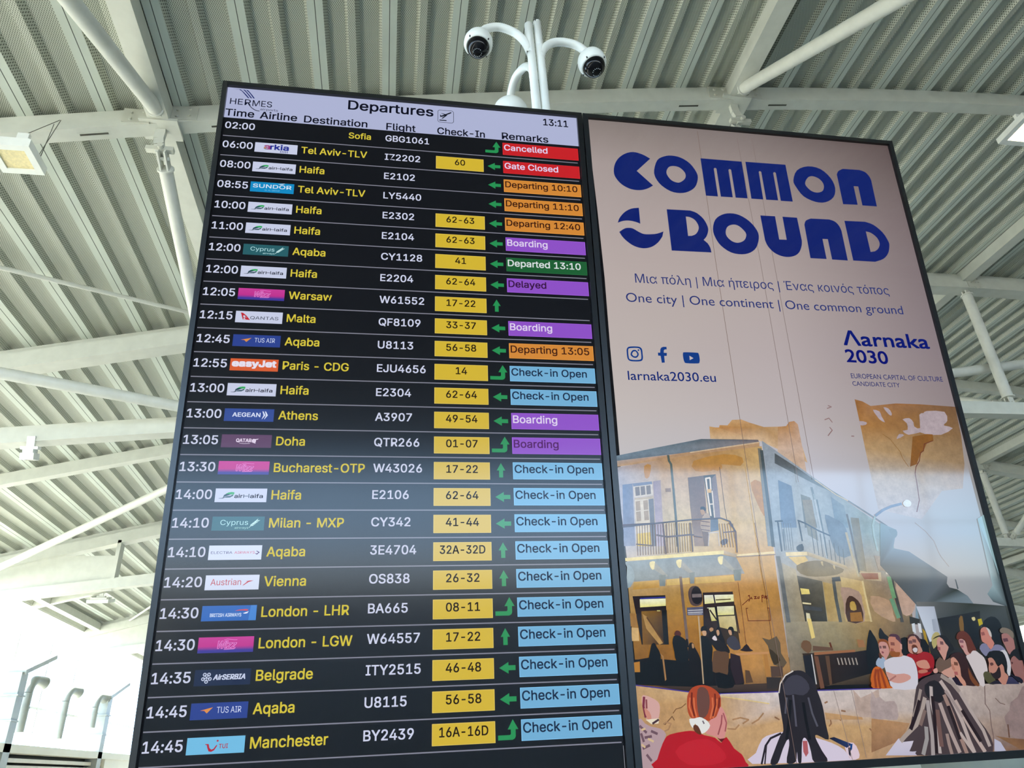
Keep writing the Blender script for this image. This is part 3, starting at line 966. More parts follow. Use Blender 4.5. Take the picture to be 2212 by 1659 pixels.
for r, (tm, lg, dest, fno, chk, arr, rem, rc, tcol) in enumerate(FLIGHTS):
    v = float(r)
    sh = .03 * (1 - r / 12.0)
    s = Shown()
    s.rect(.0, Z(v + 1.015), W, Z(v + .975), LINE, 1)
    b0 = .595 if r else .60
    s.text(tm, .003 * W, Z(v + b0), H, KT, WHITE, 3, TB)
    if r:
        s.text(dest, .2105 * W, Z(v + .607), H, KD, YEL, 3, TB)
    else:
        s.text(dest, .397 * W, Z(v + .625), .30 * PITCH, KD * H / (.30 * PITCH) * .95, YEL, 3, TB, anchor='r')
    s.text(fno, .4385 * W, Z(v + .59 + sh), H * .96, KF / .96 if r else 1, WHITE, 3, TB, width=None if r else .123 * W)
    row = s.made('flight_row', board)
    if lg:
        s = Shown()
        logo(s, lg, .0866 * W, Z(v + .71), .1995 * W, Z(v + .22))
        s.made('airline_logo', row)
    if chk:
        s = Shown()
        s.rect(.582 * W, Z(v + .845 + sh), .7188 * W, Z(v + .18 + sh), (226, 200, 96), 1)
        s.rect(.5833 * W, Z(v + .829 + sh), .7175 * W, Z(v + .196 + sh), GOLD, 2)
        s.text(chk, .6505 * W, Z(v + .59 + sh), HC, KC * (.94 if 'A' in chk else 1), (34, 24, 12), 4, TB, anchor='m')
        s.made('desk_label', row)
    s = Shown()
    if arr == 'left':
        c = v + .51 + sh
        s.poly([(.7305 * W, Z(c)), (.7515 * W, Z(c + .19)), (.7515 * W, Z(c + .08)), (.7675 * W, Z(c + .08)), (.7675 * W, Z(c - .08)), (.7515 * W, Z(c - .08)), (.7515 * W, Z(c - .19))], GREEN, 2)
    elif arr == 'up':
        c = v + .20 + sh
        s.poly([(.7462 * W, Z(c)), (.7355 * W, Z(c + .29)), (.7412 * W, Z(c + .29)), (.7412 * W, Z(c + .56)), (.7512 * W, Z(c + .56)), (.7512 * W, Z(c + .29)), (.757 * W, Z(c + .29))], GREEN, 2)
    else:
        c = v + .145 + sh
        s.poly([(.7576 * W, Z(c)), (.746 * W, Z(c + .31)), (.7528 * W, Z(c + .31)), (.7528 * W, Z(c + .45)), (.7505 * W, Z(c + .48)), (.7246 * W, Z(c + .48)), (.7246 * W, Z(c + .63)),
                (.7565 * W, Z(c + .63)), (.7615 * W, Z(c + .59)), (.7635 * W, Z(c + .52)), (.7635 * W, Z(c + .31)), (.7696 * W, Z(c + .31))], GREEN, 2)
    s.made('direction_arrow', row)
    if rem:
        s = Shown()
        if tcol is None:
            k = max(0.0, 1 - abs(r - 17) / 6.0)
            tcol = (28, 46, 72)
        z0, z1 = v + .825 + sh, v + .165 + sh
        edge = tuple(min(255, int(c * 1.12 + 12)) for c in rc)
        s.rect(.776 * W, Z(z0), 1.0035 * W, Z(z1), edge, 1)
        s.rect(.7772 * W, Z(z0 - .016), 1.0023 * W, Z(z1 + .016), rc, 2)
        s.text(rem, .7805 * W, Z(v + .575 + sh), HR, KR, tcol, 4, TB)
        s.made('remark_label', row)
# ------------------------------------------------------------------ advertising display
PICTURE = {
 'picture_sky_falloff': [  # poster backdrop with the panel's viewing-angle darkening put into its colours
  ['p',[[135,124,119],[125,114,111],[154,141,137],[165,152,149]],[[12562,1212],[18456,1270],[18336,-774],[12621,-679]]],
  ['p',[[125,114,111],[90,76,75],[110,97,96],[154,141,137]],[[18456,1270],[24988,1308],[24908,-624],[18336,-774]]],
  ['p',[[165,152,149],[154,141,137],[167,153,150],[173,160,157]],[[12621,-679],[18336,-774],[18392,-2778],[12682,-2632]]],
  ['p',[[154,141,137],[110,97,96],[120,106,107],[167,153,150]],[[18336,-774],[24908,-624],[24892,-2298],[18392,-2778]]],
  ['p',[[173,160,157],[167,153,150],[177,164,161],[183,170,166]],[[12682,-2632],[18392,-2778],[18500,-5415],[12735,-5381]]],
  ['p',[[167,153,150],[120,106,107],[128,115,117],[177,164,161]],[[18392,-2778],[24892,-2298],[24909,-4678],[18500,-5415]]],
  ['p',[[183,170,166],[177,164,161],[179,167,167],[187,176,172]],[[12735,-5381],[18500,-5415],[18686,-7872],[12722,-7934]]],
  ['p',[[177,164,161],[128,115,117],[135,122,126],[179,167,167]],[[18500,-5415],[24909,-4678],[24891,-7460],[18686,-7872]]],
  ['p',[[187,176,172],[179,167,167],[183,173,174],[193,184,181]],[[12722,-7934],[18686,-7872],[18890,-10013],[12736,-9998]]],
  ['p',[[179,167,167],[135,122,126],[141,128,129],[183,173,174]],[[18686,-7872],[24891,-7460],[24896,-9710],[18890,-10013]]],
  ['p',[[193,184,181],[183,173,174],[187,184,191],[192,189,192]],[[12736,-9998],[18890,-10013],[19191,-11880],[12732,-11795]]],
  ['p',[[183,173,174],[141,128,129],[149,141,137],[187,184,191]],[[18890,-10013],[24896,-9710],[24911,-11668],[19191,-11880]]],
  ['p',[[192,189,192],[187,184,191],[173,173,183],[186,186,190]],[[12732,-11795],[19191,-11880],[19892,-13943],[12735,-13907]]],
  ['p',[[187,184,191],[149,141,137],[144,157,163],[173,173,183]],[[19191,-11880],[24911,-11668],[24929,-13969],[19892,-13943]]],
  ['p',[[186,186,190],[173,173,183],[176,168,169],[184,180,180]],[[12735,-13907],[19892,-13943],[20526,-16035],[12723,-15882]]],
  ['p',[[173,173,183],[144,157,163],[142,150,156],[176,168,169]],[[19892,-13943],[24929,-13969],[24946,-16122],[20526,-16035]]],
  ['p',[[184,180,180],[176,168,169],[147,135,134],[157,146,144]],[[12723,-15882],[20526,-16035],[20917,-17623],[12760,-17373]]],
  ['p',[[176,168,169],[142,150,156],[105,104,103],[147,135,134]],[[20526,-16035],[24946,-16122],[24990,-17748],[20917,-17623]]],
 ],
 'picture_ruin': [
  ['p',[[190,150,95],[184,138,82],[177,125,70],[180,134,77],[186,141,88],[188,150,105],[184,146,102],[180,139,94],[173,134,87],[190,156,115],[200,173,148],[196,165,130],[200,172,141],[200,170,134]],[[15784,-10569],[15984,-10599],[16113,-10596],[16143,-10517],[16408,-10521],[16593,-10334],[16913,-10313],[17158,-10407],[17657,-10553],[18186,-10529],[18779,-10503],[18964,-11720],[17436,-11020],[15763,-10977]]],
  ['p',[[175,130,82],[171,125,76],[170,124,81],[176,130,89],[188,150,121],[193,165,147],[196,171,152],[192,163,137],[197,173,155]],[[18143,-10540],[18443,-10506],[18571,-10361],[18755,-10329],[18867,-10441],[18882,-11162],[18874,-12060],[18502,-11804],[17987,-11452]]],
  ['p',[[144,96,49],[152,104,60],[158,113,73],[144,95,50],[142,97,56],[113,82,54],[130,100,66],[147,122,90],[156,138,118],[164,154,145],[173,171,177],[175,171,172],[176,164,150],[174,142,100],[161,114,61]],[[21101,-9514],[21370,-9582],[21645,-9739],[22608,-9626],[23523,-9634],[24854,-9692],[24792,-10725],[24641,-11714],[24348,-12535],[23554,-12622],[22586,-13547],[21124,-13225],[21115,-12028],[21108,-11187],[21111,-10412]]],
  ['p',[170,155,161],[[21693,-9871],[21802,-9874],[21928,-9925],[21957,-10004],[21965,-10102],[22016,-10220],[22042,-10306],[21969,-10285],[21876,-10221],[21826,-10156],[21785,-10076],[21719,-9961]]],
  ['p',[170,156,161],[[22102,-9779],[22178,-9771],[22281,-9813],[22338,-9890],[22368,-9975],[22361,-10033],[22331,-10064],[22289,-10055],[22236,-10007],[22152,-9887]]],
  ['p',[169,154,159],[[22722,-10189],[22838,-10147],[22985,-10139],[23062,-10199],[23106,-10284],[23098,-10364],[23100,-10432],[23197,-10498],[23306,-10487],[23352,-10257],[23395,-10011],[23479,-9954],[23570,-9948],[23613,-9904],[23717,-9870],[24057,-9852],[24383,-9884],[24448,-10035],[24410,-10198],[24341,-10275],[24266,-10320],[24230,-10353],[24250,-10380],[24429,-10410],[24546,-10463],[24345,-10593],[24035,-10708],[23717,-10718],[23442,-10689],[23347,-10654],[23268,-10634],[23038,-10687],[22808,-10729],[22676,-10666],[22625,-10587],[22709,-10576],[22820,-10554],[22853,-10443],[22847,-10319],[22770,-10242]]],
  ['p',[168,153,157],[[22337,-10882],[22374,-10800],[22472,-10706],[22588,-10707],[22648,-10747],[22495,-10828]]],
  ['p',[169,154,159],[[21110,-10281],[21239,-10285],[21361,-10319],[21364,-10365],[21311,-10408],[21206,-10432],[21108,-10426],[21081,-10352]]],
  ['p',[168,153,157],[[23098,-10812],[23164,-10777],[23270,-10751],[23362,-10764],[23416,-10792],[23367,-10822],[23277,-10844],[23168,-10835]]],
  ['p',[131,85,32],[[22949,-10785],[23505,-10688],[23722,-10699],[23696,-10919],[23422,-11010],[23230,-11272],[23076,-11389],[22866,-11732],[22599,-11819],[22824,-11163]]],
  ['l',[103,50,31],27.2,[[23664,-10919],[23320,-11040],[23230,-11272],[23103,-11345],[22987,-11618],[22814,-11817],[22726,-12043],[22710,-12349],[22655,-12927],[22469,-13306]]],
  ['l',[139,100,51],20.4,[[21853,-10717],[22090,-10886],[22356,-11312],[22393,-11539],[22538,-11820]]],
  ['l',[143,117,117],33.7,[[20076,-9762],[20189,-9803],[20025,-9866]]],
  ['l',[142,115,114],33.4,[[19856,-10263],[20018,-10202],[20110,-10344]]],
  ['l',[141,113,112],33.2,[[19984,-10520],[20054,-10619],[19867,-10808]]],
  ['l',[141,112,111],33.5,[[20707,-10808],[20797,-10810]]],
  ['l',[146,137,132],26.2,[[22315,-13653],[22617,-13923],[22837,-14233],[22908,-14579],[22962,-14721],[23157,-15024]]],
 ],
 'picture_house': [
  ['p',[[114,134,150],[105,124,137],[83,97,107],[88,92,102],[95,89,97],[129,120,121],[110,119,129],[99,115,128]],[[12607,-11576],[13951,-11291],[15453,-10991],[16498,-10985],[17384,-10987],[17423,-11104],[15402,-11380],[12610,-11734]]],
  ['p',[[166,154,149],[178,146,124],[167,131,96],[183,147,109],[176,142,108],[179,149,117]],[[12610,-11734],[14281,-11529],[15404,-11366],[17413,-11076],[17396,-11270],[12600,-11919]]],
  ['l',[199,173,142],39.1,[[15034,-11439],[16175,-11260],[17414,-11070]]],
  ['p',[[160,154,160],[177,141,102],[186,163,135],[164,164,177]],[[12587,-11942],[14237,-11647],[14275,-12651],[12610,-12869]]],
  ['p',[[177,141,102],[169,130,82],[186,154,113],[186,163,135]],[[14237,-11647],[15873,-11403],[15961,-12425],[14275,-12651]]],
  ['p',[[169,130,82],[191,156,103],[197,168,115],[186,154,113]],[[15873,-11403],[17472,-11199],[17467,-12195],[15961,-12425]]],
  ['p',[[164,164,177],[186,163,135],[198,180,139],[170,171,186]],[[12610,-12869],[14275,-12651],[14439,-13777],[12649,-13906]]],
  ['p',[[186,163,135],[186,154,113],[200,175,129],[198,180,139]],[[14275,-12651],[15961,-12425],[16090,-13644],[14439,-13777]]],
  ['p',[[186,154,113],[197,168,115],[194,169,118],[200,175,129]],[[15961,-12425],[17467,-12195],[17392,-13577],[16090,-13644]]],
  ['p',[[170,171,186],[198,180,139],[187,166,124],[187,177,168]],[[12649,-13906],[14439,-13777],[14479,-14664],[12677,-14712]]],
  ['p',[[198,180,139],[200,175,129],[191,157,105],[187,166,124]],[[14439,-13777],[16090,-13644],[16096,-14613],[14479,-14664]]],
  ['p',[[200,175,129],[194,169,118],[191,154,97],[191,157,105]],[[16090,-13644],[17392,-13577],[17326,-14598],[16096,-14613]]],
  ['p',[[187,177,168],[187,166,124],[177,139,77],[179,148,99]],[[12677,-14712],[14479,-14664],[14517,-15527],[12648,-15496]]],
  ['p',[[187,166,124],[191,157,105],[185,138,78],[177,139,77]],[[14479,-14664],[16096,-14613],[16119,-15448],[14517,-15527]]],
  ['p',[[191,157,105],[191,154,97],[176,131,68],[185,138,78]],[[16096,-14613],[17326,-14598],[17297,-15467],[16119,-15448]]],
  ['p',[[179,148,99],[177,139,77],[159,110,30],[155,113,46]],[[12648,-15496],[14517,-15527],[14601,-16557],[12651,-16510]]],
  ['p',[[177,139,77],[185,138,78],[176,126,61],[159,110,30]],[[14517,-15527],[16119,-15448],[16171,-16532],[14601,-16557]]],
  ['p',[[185,138,78],[176,131,68],[161,119,66],[176,126,61]],[[16119,-15448],[17297,-15467],[17286,-16558],[16171,-16532]]],
  ['p',[[155,113,46],[159,110,30],[147,97,30],[126,84,23]],[[12651,-16510],[14601,-16557],[14605,-17613],[12670,-17611]]],
  ['p',[[159,110,30],[176,126,61],[182,132,70],[147,97,30]],[[14601,-16557],[16171,-16532],[16198,-17726],[14605,-17613]]],
  ['p',[[176,126,61],[161,119,66],[157,119,72],[182,132,70]],[[16171,-16532],[17286,-16558],[17276,-17761],[16198,-17726]]],
  ['p',[[126,84,23],[147,97,30],[85,61,33],[81,57,27]],[[12670,-17611],[14605,-17613],[14587,-18276],[12692,-18230]]],
  ['p',[[147,97,30],[182,132,70],[106,80,53],[85,61,33]],[[14605,-17613],[16198,-17726],[16237,-18361],[14587,-18276]]],
  ['p',[[182,132,70],[157,119,72],[106,86,63],[106,80,53]],[[16198,-17726],[17276,-17761],[17248,-18398],[16237,-18361]]],
  ['p',[177,129,61],[[15111,-11707],[15587,-11567],[16144,-11479],[16518,-11498],[16749,-11580],[16777,-11726],[16652,-11853],[16365,-11832],[16042,-11805],[15841,-11911],[15651,-12023],[15364,-12059],[15126,-12028],[15022,-11882]]],
  ['p',[177,128,59],[[15395,-11865],[15696,-11827],[16038,-11832],[16025,-11934],[15873,-12021],[15583,-11957]]],
  ['p',[177,128,57],[[13484,-11884],[13600,-11823],[13703,-11855],[13679,-12037],[13611,-12224],[13537,-12283],[13475,-12251],[13457,-12071]]],
  ['p',[175,125,49],[[16906,-12387],[17070,-12288],[17248,-12358],[17293,-12751],[17283,-13176],[17248,-13388],[17185,-13435],[17087,-13224],[16991,-12915],[16915,-12621]]],
  ['p',[[98,116,150],[106,114,136],[135,137,154],[135,142,163]],[[12737,-12476],[13058,-12436],[12974,-14304],[12615,-14311]]],
  ['p',[106,114,136],[[13058,-12436],[13677,-12367],[13689,-12458],[13076,-12526]]],
  ['p',[197,187,173],[[13080,-12534],[13682,-12453],[13673,-12794],[13070,-12872]]],
  ['p',[110,97,89],[[13126,-12551],[13266,-12533],[13262,-12795],[13122,-12821]]],
  ['p',[110,97,89],[[13301,-12529],[13441,-12510],[13436,-12773],[13296,-12799]]],
  ['p',[110,98,89],[[13481,-12505],[13622,-12486],[13616,-12750],[13476,-12776]]],
  ['p',[179,162,134],[[13082,-12885],[13684,-12819],[13632,-14319],[13012,-14314]]],
  ['p',[203,191,170],[[13077,-12936],[13515,-12909],[13528,-14319],[13012,-14314]]],
  ['p',[157,136,107],[[13098,-12987],[13245,-12966],[13236,-13252],[13093,-13270]]],
  ['p',[157,136,107],[[13343,-12961],[13491,-12940],[13480,-13227],[13336,-13245]]],
  ['p',[157,136,107],[[13087,-13303],[13233,-13283],[13224,-13566],[13081,-13583]]],
  ['p',[157,136,107],[[13333,-13278],[13480,-13258],[13469,-13542],[13326,-13559]]],
  ['p',[211,182,76],[[13046,-13950],[13519,-13903],[13502,-14318],[13025,-14314]]],
  ['p',[[136,119,132],[148,132,137],[179,167,177],[173,162,177]],[[13717,-12367],[13963,-12326],[13865,-14321],[13632,-14319]]],
  ['p',[106,104,107],[[13514,-12922],[13676,-12896],[13606,-14319],[13476,-14318]]],
  ['p',[[97,77,66],[102,84,74],[116,90,73],[147,118,88],[144,120,100],[116,96,80]],[[14853,-12241],[15382,-12171],[15332,-13176],[15233,-14332],[14809,-14329],[14819,-13176]]],
  ['p',[66,66,62],[[15369,-12172],[15788,-12128],[15771,-13047],[15748,-13509],[15393,-13534],[15394,-12918]]],
  ['p',[[111,97,95],[116,103,99],[135,122,129],[135,122,126]],[[15632,-12262],[15788,-12128],[15748,-13509],[15545,-13509]]],
  ['l',[214,203,190],48.7,[[15439,-12264],[15580,-12242],[15558,-12605]]],
  ['l',[213,202,188],51.3,[[15439,-12264],[15438,-12684],[15449,-13419]]],
  ['l',[214,202,189],33.3,[[15432,-12632],[15570,-12618]]],
  ['l',[207,195,181],39.2,[[15592,-12657],[15579,-13060],[15562,-13483]]],
  ['l',[213,202,188],36.1,[[15442,-13068],[15579,-13060]]],
  ['p',[205,165,95],[[15435,-12606],[15574,-12592],[15558,-12710],[15434,-12715]]],
  ['l',[82,92,86],74.5,[[14293,-11542],[14301,-11716],[14357,-11822],[14343,-12662],[14320,-13556],[14283,-14325]]],
  ['p',[[108,105,94],[117,112,100],[131,137,137],[124,132,135]],[[17324,-11271],[17453,-11269],[17294,-14349],[17158,-14348]]],
  ['l',[69,79,81],108.6,[[17440,-11352],[17415,-12116],[17379,-13435],[17335,-14349]]],
  ['l',[56,39,40],16.7,[[15945,-11900],[15931,-13176],[15954,-13586]]],
  ['p',[136,113,95],[[14083,-12586],[14259,-12572],[14259,-12689],[14084,-12694]]],
  ['p',[17,20,24],[[15145,-13163],[15181,-13142],[15229,-13138],[15273,-13149],[15305,-13176],[15312,-13231],[15292,-13279],[15225,-13285],[15158,-13266],[15138,-13215]]],
  ['p',[166,129,86],[[15128,-13248],[15182,-13228],[15243,-13240],[15270,-13295],[15268,-13355],[15215,-13391],[15155,-13393],[15128,-13324]]],
  ['p',[31,34,39],[[15194,-13406],[15312,-13330],[15325,-13432],[15208,-13508]]],
  ['p',[168,146,121],[[15255,-13355],[15336,-13331],[15400,-13381],[15428,-13519],[15426,-13686],[15399,-13834],[15339,-13937],[15218,-13943],[15105,-13886],[15069,-13774],[15084,-13634],[15159,-13478]]],
  ['l',[86,50,42],23.8,[[15117,-13584],[15382,-13615]]],
  ['l',[86,50,42],23.7,[[15101,-13710],[15365,-13741]]],
  ['l',[86,50,42],23.7,[[15085,-13836],[15348,-13867]]],
  ['p',[109,84,61],[[15105,-13886],[15342,-13912],[15259,-14333],[15113,-14331]]],
  ['p',[96,107,121],[[15420,-13534],[15666,-13509],[15644,-13863],[15369,-13912]]],
  ['l',[190,182,177],29.7,[[15299,-13937],[15622,-13926]]],
  ['l',[179,171,165],26.5,[[15325,-13937],[15247,-14323]]],
  ['l',[179,171,165],26.7,[[15607,-13939],[15593,-14325]]],
  ['p',[88,87,96],[[15653,-14189],[15716,-14143],[15797,-14115],[15861,-14116],[15901,-14141],[15897,-14195],[15858,-14253],[15773,-14298],[15689,-14314],[15651,-14260]]],
  ['p',[[140,150,161],[149,158,167],[159,169,174],[147,158,168]],[[17502,-11014],[18562,-11810],[18660,-13000],[17471,-12638]]],
  ['p',[[149,158,167],[136,145,150],[135,148,156],[159,169,174]],[[18562,-11810],[19541,-12555],[19666,-13510],[18660,-13000]]],
  ['p',[[136,145,150],[132,146,148],[130,148,148],[135,148,156]],[[19541,-12555],[20372,-13189],[20543,-13874],[19666,-13510]]],
  ['p',[[132,146,148],[135,153,153],[135,156,154],[130,148,148]],[[20372,-13189],[21137,-13732],[21387,-14382],[20543,-13874]]],
  ['p',[[147,158,168],[159,169,174],[157,164,167],[142,155,165]],[[17471,-12638],[18660,-13000],[18599,-14149],[17408,-13930]]],
  ['p',[[159,169,174],[135,148,156],[135,144,152],[157,164,167]],[[18660,-13000],[19666,-13510],[19802,-14369],[18599,-14149]]],
  ['p',[[135,148,156],[130,148,148],[143,143,136],[135,144,152]],[[19666,-13510],[20543,-13874],[20684,-14659],[19802,-14369]]],
  ['p',[[130,148,148],[135,156,154],[142,154,149],[143,143,136]],[[20543,-13874],[21387,-14382],[21377,-15088],[20684,-14659]]],
  ['p',[[142,155,165],[157,164,167],[158,145,123],[149,152,156]],[[17408,-13930],[18599,-14149],[18554,-15188],[17348,-15172]]],
  ['p',[[157,164,167],[135,144,152],[167,145,105],[158,145,123]],[[18599,-14149],[19802,-14369],[19935,-15208],[18554,-15188]]],
  ['p',[[135,144,152],[143,143,136],[139,123,104],[167,145,105]],[[19802,-14369],[20684,-14659],[20682,-15356],[19935,-15208]]],
  ['p',[[143,143,136],[142,154,149],[129,124,116],[139,123,104]],[[20684,-14659],[21377,-15088],[21585,-15536],[20682,-15356]]],
  ['p',[[149,152,156],[158,145,123],[155,143,109],[145,137,118]],[[17348,-15172],[18554,-15188],[18730,-16593],[17318,-16624]]],
  ['p',[[158,145,123],[167,145,105],[155,130,82],[155,143,109]],[[18554,-15188],[19935,-15208],[19795,-16552],[18730,-16593]]],
  ['p',[[167,145,105],[139,123,104],[144,118,81],[155,130,82]],[[19935,-15208],[20682,-15356],[20587,-16438],[19795,-16552]]],
  ['p',[[139,123,104],[129,124,116],[112,98,75],[144,118,81]],[[20682,-15356],[21585,-15536],[21513,-16459],[20587,-16438]]],
  ['p',[[145,137,118],[155,143,109],[63,51,32],[117,101,82]],[[17318,-16624],[18730,-16593],[18533,-18298],[17252,-18374]]],
  ['p',[[155,143,109],[155,130,82],[40,26,15],[63,51,32]],[[18730,-16593],[19795,-16552],[19704,-18316],[18533,-18298]]],
  ['p',[[155,130,82],[144,118,81],[31,22,15],[40,26,15]],[[19795,-16552],[20587,-16438],[20391,-18240],[19704,-18316]]],
  ['p',[[144,118,81],[112,98,75],[39,31,18],[31,22,15]],[[20587,-16438],[21513,-16459],[21244,-18144],[20391,-18240]]],
  ['p',[[77,83,87],[91,94,95],[101,107,106],[125,139,139],[101,112,113],[86,92,96]],[[17876,-11426],[18521,-11859],[19105,-12289],[20160,-12958],[18974,-12371],[17820,-11756]]],
  ['l',[201,182,145],25.7,[[19105,-12289],[19763,-12772],[20131,-12958]]],
  ['l',[109,117,121],48.4,[[20131,-12958],[20943,-13504],[21294,-13755]]],
  ['p',[[91,112,134],[98,116,136],[109,127,148],[106,127,151]],[[17842,-12298],[18265,-12483],[18212,-13793],[17696,-13791]]],
  ['p',[[109,118,114],[116,117,108],[109,117,115],[104,114,118]],[[18530,-12749],[18839,-12854],[18900,-13795],[18478,-13794]]],
  ['p',[[109,125,137],[118,132,139],[111,132,146],[106,129,146]],[[19549,-12826],[19952,-13118],[19952,-13800],[19524,-13798]]],
  ['l',[109,122,126],79.0,[[18943,-12533],[18968,-12854],[19013,-13796]]],
  ['l',[135,148,153],63.0,[[18988,-12747],[18985,-13796]]],
  ['p',[101,117,131],[[19237,-13388],[19358,-13416],[19514,-13503],[19669,-13578],[19802,-13687],[19870,-13855],[19895,-14073],[19905,-14389],[19846,-14655],[19630,-14721],[19403,-14650],[19309,-14409],[19265,-14115],[19237,-13885],[19227,-13685],[19212,-13503]]],
  ['p',[[116,114,96],[118,112,86],[127,115,87],[122,119,107]],[[20097,-13481],[20370,-13505],[20284,-15144],[20023,-15097]]],
  ['p',[[135,129,113],[135,124,101],[121,119,107],[123,129,121]],[[18552,-12927],[18876,-12927],[18854,-14201],[18545,-14021]]],
  ['l',[164,173,179],62.5,[[18977,-12926],[19014,-13888],[19043,-14734]]],
  ['l',[99,114,121],46.9,[[19052,-12926],[19072,-13843],[19060,-14647]]],
  ['l',[165,154,124],78.2,[[19844,-13960],[19896,-14655],[19985,-15271]]],
  ['l',[88,87,83],63.0,[[19990,-13389],[20020,-14074],[20028,-15184]]],
  ['l',[65,78,90],46.2,[[17523,-13594],[17768,-13586]]],
  ['l',[65,78,90],46.7,[[18285,-13569],[18514,-13660],[18915,-13888],[19279,-14047]]],
  ['l',[65,78,90],48.8,[[17605,-13612],[17584,-14501]]],
  ['l',[88,101,110],30.5,[[17748,-13837],[17696,-14480]]],
  ['l',[71,84,93],46.4,[[18306,-13592],[18316,-14198]]],
  ['l',[83,93,99],24.7,[[18686,-13796],[18659,-14577]]],
  ['l',[83,93,99],24.8,[[18820,-13892],[18791,-14626]]],
  ['l',[84,94,100],24.8,[[18955,-13987],[18922,-14676]]],
  ['l',[84,94,100],24.8,[[19089,-14082],[19054,-14726]]],
  ['l',[85,95,101],24.8,[[19223,-14177],[19186,-14776]]],
  ['l',[85,96,102],24.8,[[19357,-14272],[19318,-14825]]],
  ['l',[85,96,102],24.9,[[19491,-14367],[19450,-14875]]],
  ['l',[86,97,103],24.9,[[19625,-14461],[19582,-14925]]],
  ['l',[104,114,121],18.3,[[17633,-13657],[17612,-14479]]],
  ['l',[104,114,121],18.3,[[17711,-13658],[17684,-14480]]],
  ['l',[104,114,121],18.4,[[17789,-13658],[17756,-14480]]],
  ['l',[104,114,121],18.4,[[17867,-13658],[17828,-14481]]],
  ['l',[104,114,121],18.4,[[17945,-13658],[17901,-14482]]],
  ['l',[104,114,121],18.4,[[18024,-13659],[17973,-14482]]],
  ['p',[61,74,85],[[18089,-14373],[18192,-14309],[18300,-14286],[18331,-14379],[18311,-14485],[18215,-14516],[18114,-14505],[18076,-14446]]],
  ['p',[218,200,155],[[17703,-14535],[18413,-14526],[18405,-14636],[17702,-14650]]],
  ['p',[[180,165,136],[177,160,126],[160,140,104],[165,148,113]],[[18425,-14526],[19634,-14961],[19686,-15060],[18404,-14640]]],
  ['p',[206,179,115],[[17769,-14677],[18327,-14661],[18399,-14793],[18014,-14919]]],
  ['p',[115,102,74],[[17986,-14940],[18153,-14864],[18395,-14815],[18642,-14789],[18884,-14799],[19075,-14869],[19243,-14956],[19428,-15013],[19537,-15069],[19477,-15147],[19287,-15218],[18930,-15260],[18549,-15272],[18278,-15244],[18086,-15179],[17982,-15062]]],
  ['p',[176,158,113],[[18806,-14820],[18879,-14820],[18866,-14962],[18814,-14907]]],
  ['p',[177,158,114],[[19186,-14933],[19257,-14945],[19242,-15076],[19193,-15021]]],
  ['p',[[84,85,83],[100,97,85],[54,54,48],[40,38,29]],[[17911,-15220],[18740,-15404],[18679,-16559],[17975,-16542]]],
  ['p',[[157,151,138],[166,156,134],[145,132,102],[134,128,111]],[[17524,-14848],[17943,-15048],[17975,-16542],[17441,-16530]]],
  ['l',[97,102,105],133.7,[[17435,-14674],[17448,-15149],[17442,-15994],[17441,-16530]]],
  ['p',[221,204,121],[[17986,-15594],[18265,-15631],[18274,-15769],[18000,-15774]]],
  ['p',[209,199,158],[[17983,-15995],[18260,-16031],[18252,-16073],[17985,-16047]]],
  ['p',[69,73,77],[[18013,-16089],[18567,-16163],[18570,-16268],[18013,-16214]]],
  ['p',[202,195,161],[[18044,-16298],[18158,-16321],[18162,-16547],[18022,-16543]]],
  ['p',[[167,142,86],[178,154,103],[172,149,97],[163,138,87]],[[18760,-15425],[19084,-15495],[19128,-16569],[18702,-16559]]],
  ['l',[81,86,86],105.9,[[19118,-15388],[19094,-15921],[19104,-16569]]],
  ['p',[60,69,78],[[19075,-15301],[19348,-15273],[19356,-15413],[19087,-15420]]],
  ['p',[[188,168,121],[191,164,112],[180,153,97],[176,153,104]],[[19370,-15284],[20074,-15424],[20107,-16592],[19270,-16573]]],
  ['p',[164,138,122],[[19320,-15585],[19600,-15605],[19886,-15723],[19951,-15858],[19938,-16044],[19952,-16337],[19891,-16587],[19614,-16648],[19341,-16574],[19292,-16331],[19312,-16031],[19279,-15766]]],
  ['p',[68,47,36],[[19375,-16075],[19450,-15924],[19544,-15845],[19635,-15851],[19724,-15912],[19811,-15995],[19871,-16127],[19898,-16372],[19843,-16586],[19588,-16640],[19341,-16574],[19316,-16339]]],
  ['p',[181,149,75],[[19528,-16036],[19602,-15999],[19677,-16017],[19709,-16133],[19699,-16250],[19603,-16276],[19507,-16246],[19496,-16142]]],
  ['p',[144,100,38],[[19465,-16329],[19830,-16316],[19843,-16586],[19437,-16577]]],
  ['l',[201,182,135],61.3,[[20074,-15424],[20083,-16047],[20107,-16592]]],
  ['p',[177,159,128],[[20009,-15162],[20749,-15172],[20714,-15434],[20182,-15383]]],
  ['p',[139,88,64],[[20053,-15185],[20645,-15193],[20627,-15378],[20160,-15371]]],
  ['p',[[156,141,124],[148,132,114],[138,122,105],[149,131,109]],[[20641,-14663],[21499,-14761],[21492,-15205],[20690,-15106]]],
  ['p',[171,141,113],[[20248,-15858],[20534,-15874],[20829,-15997],[20890,-16196],[20881,-16402],[20909,-16535],[20904,-16611],[20828,-16618],[20695,-16567],[20470,-16460],[20269,-16304],[20195,-16057]]],
  ['p',[178,150,133],[[21204,-15464],[21514,-15501],[21815,-15626],[21845,-15731],[21780,-15865],[21717,-16060],[21634,-16249],[21542,-16368],[21439,-16436],[21308,-16465],[21199,-16409],[21167,-16191],[21170,-15918],[21147,-15650]]],
  ['l',[66,67,66],109.2,[[21121,-14868],[21064,-15635],[21117,-16238],[21124,-16617]]],
  ['l',[188,179,163],63.0,[[20918,-15197],[21237,-15223]]],
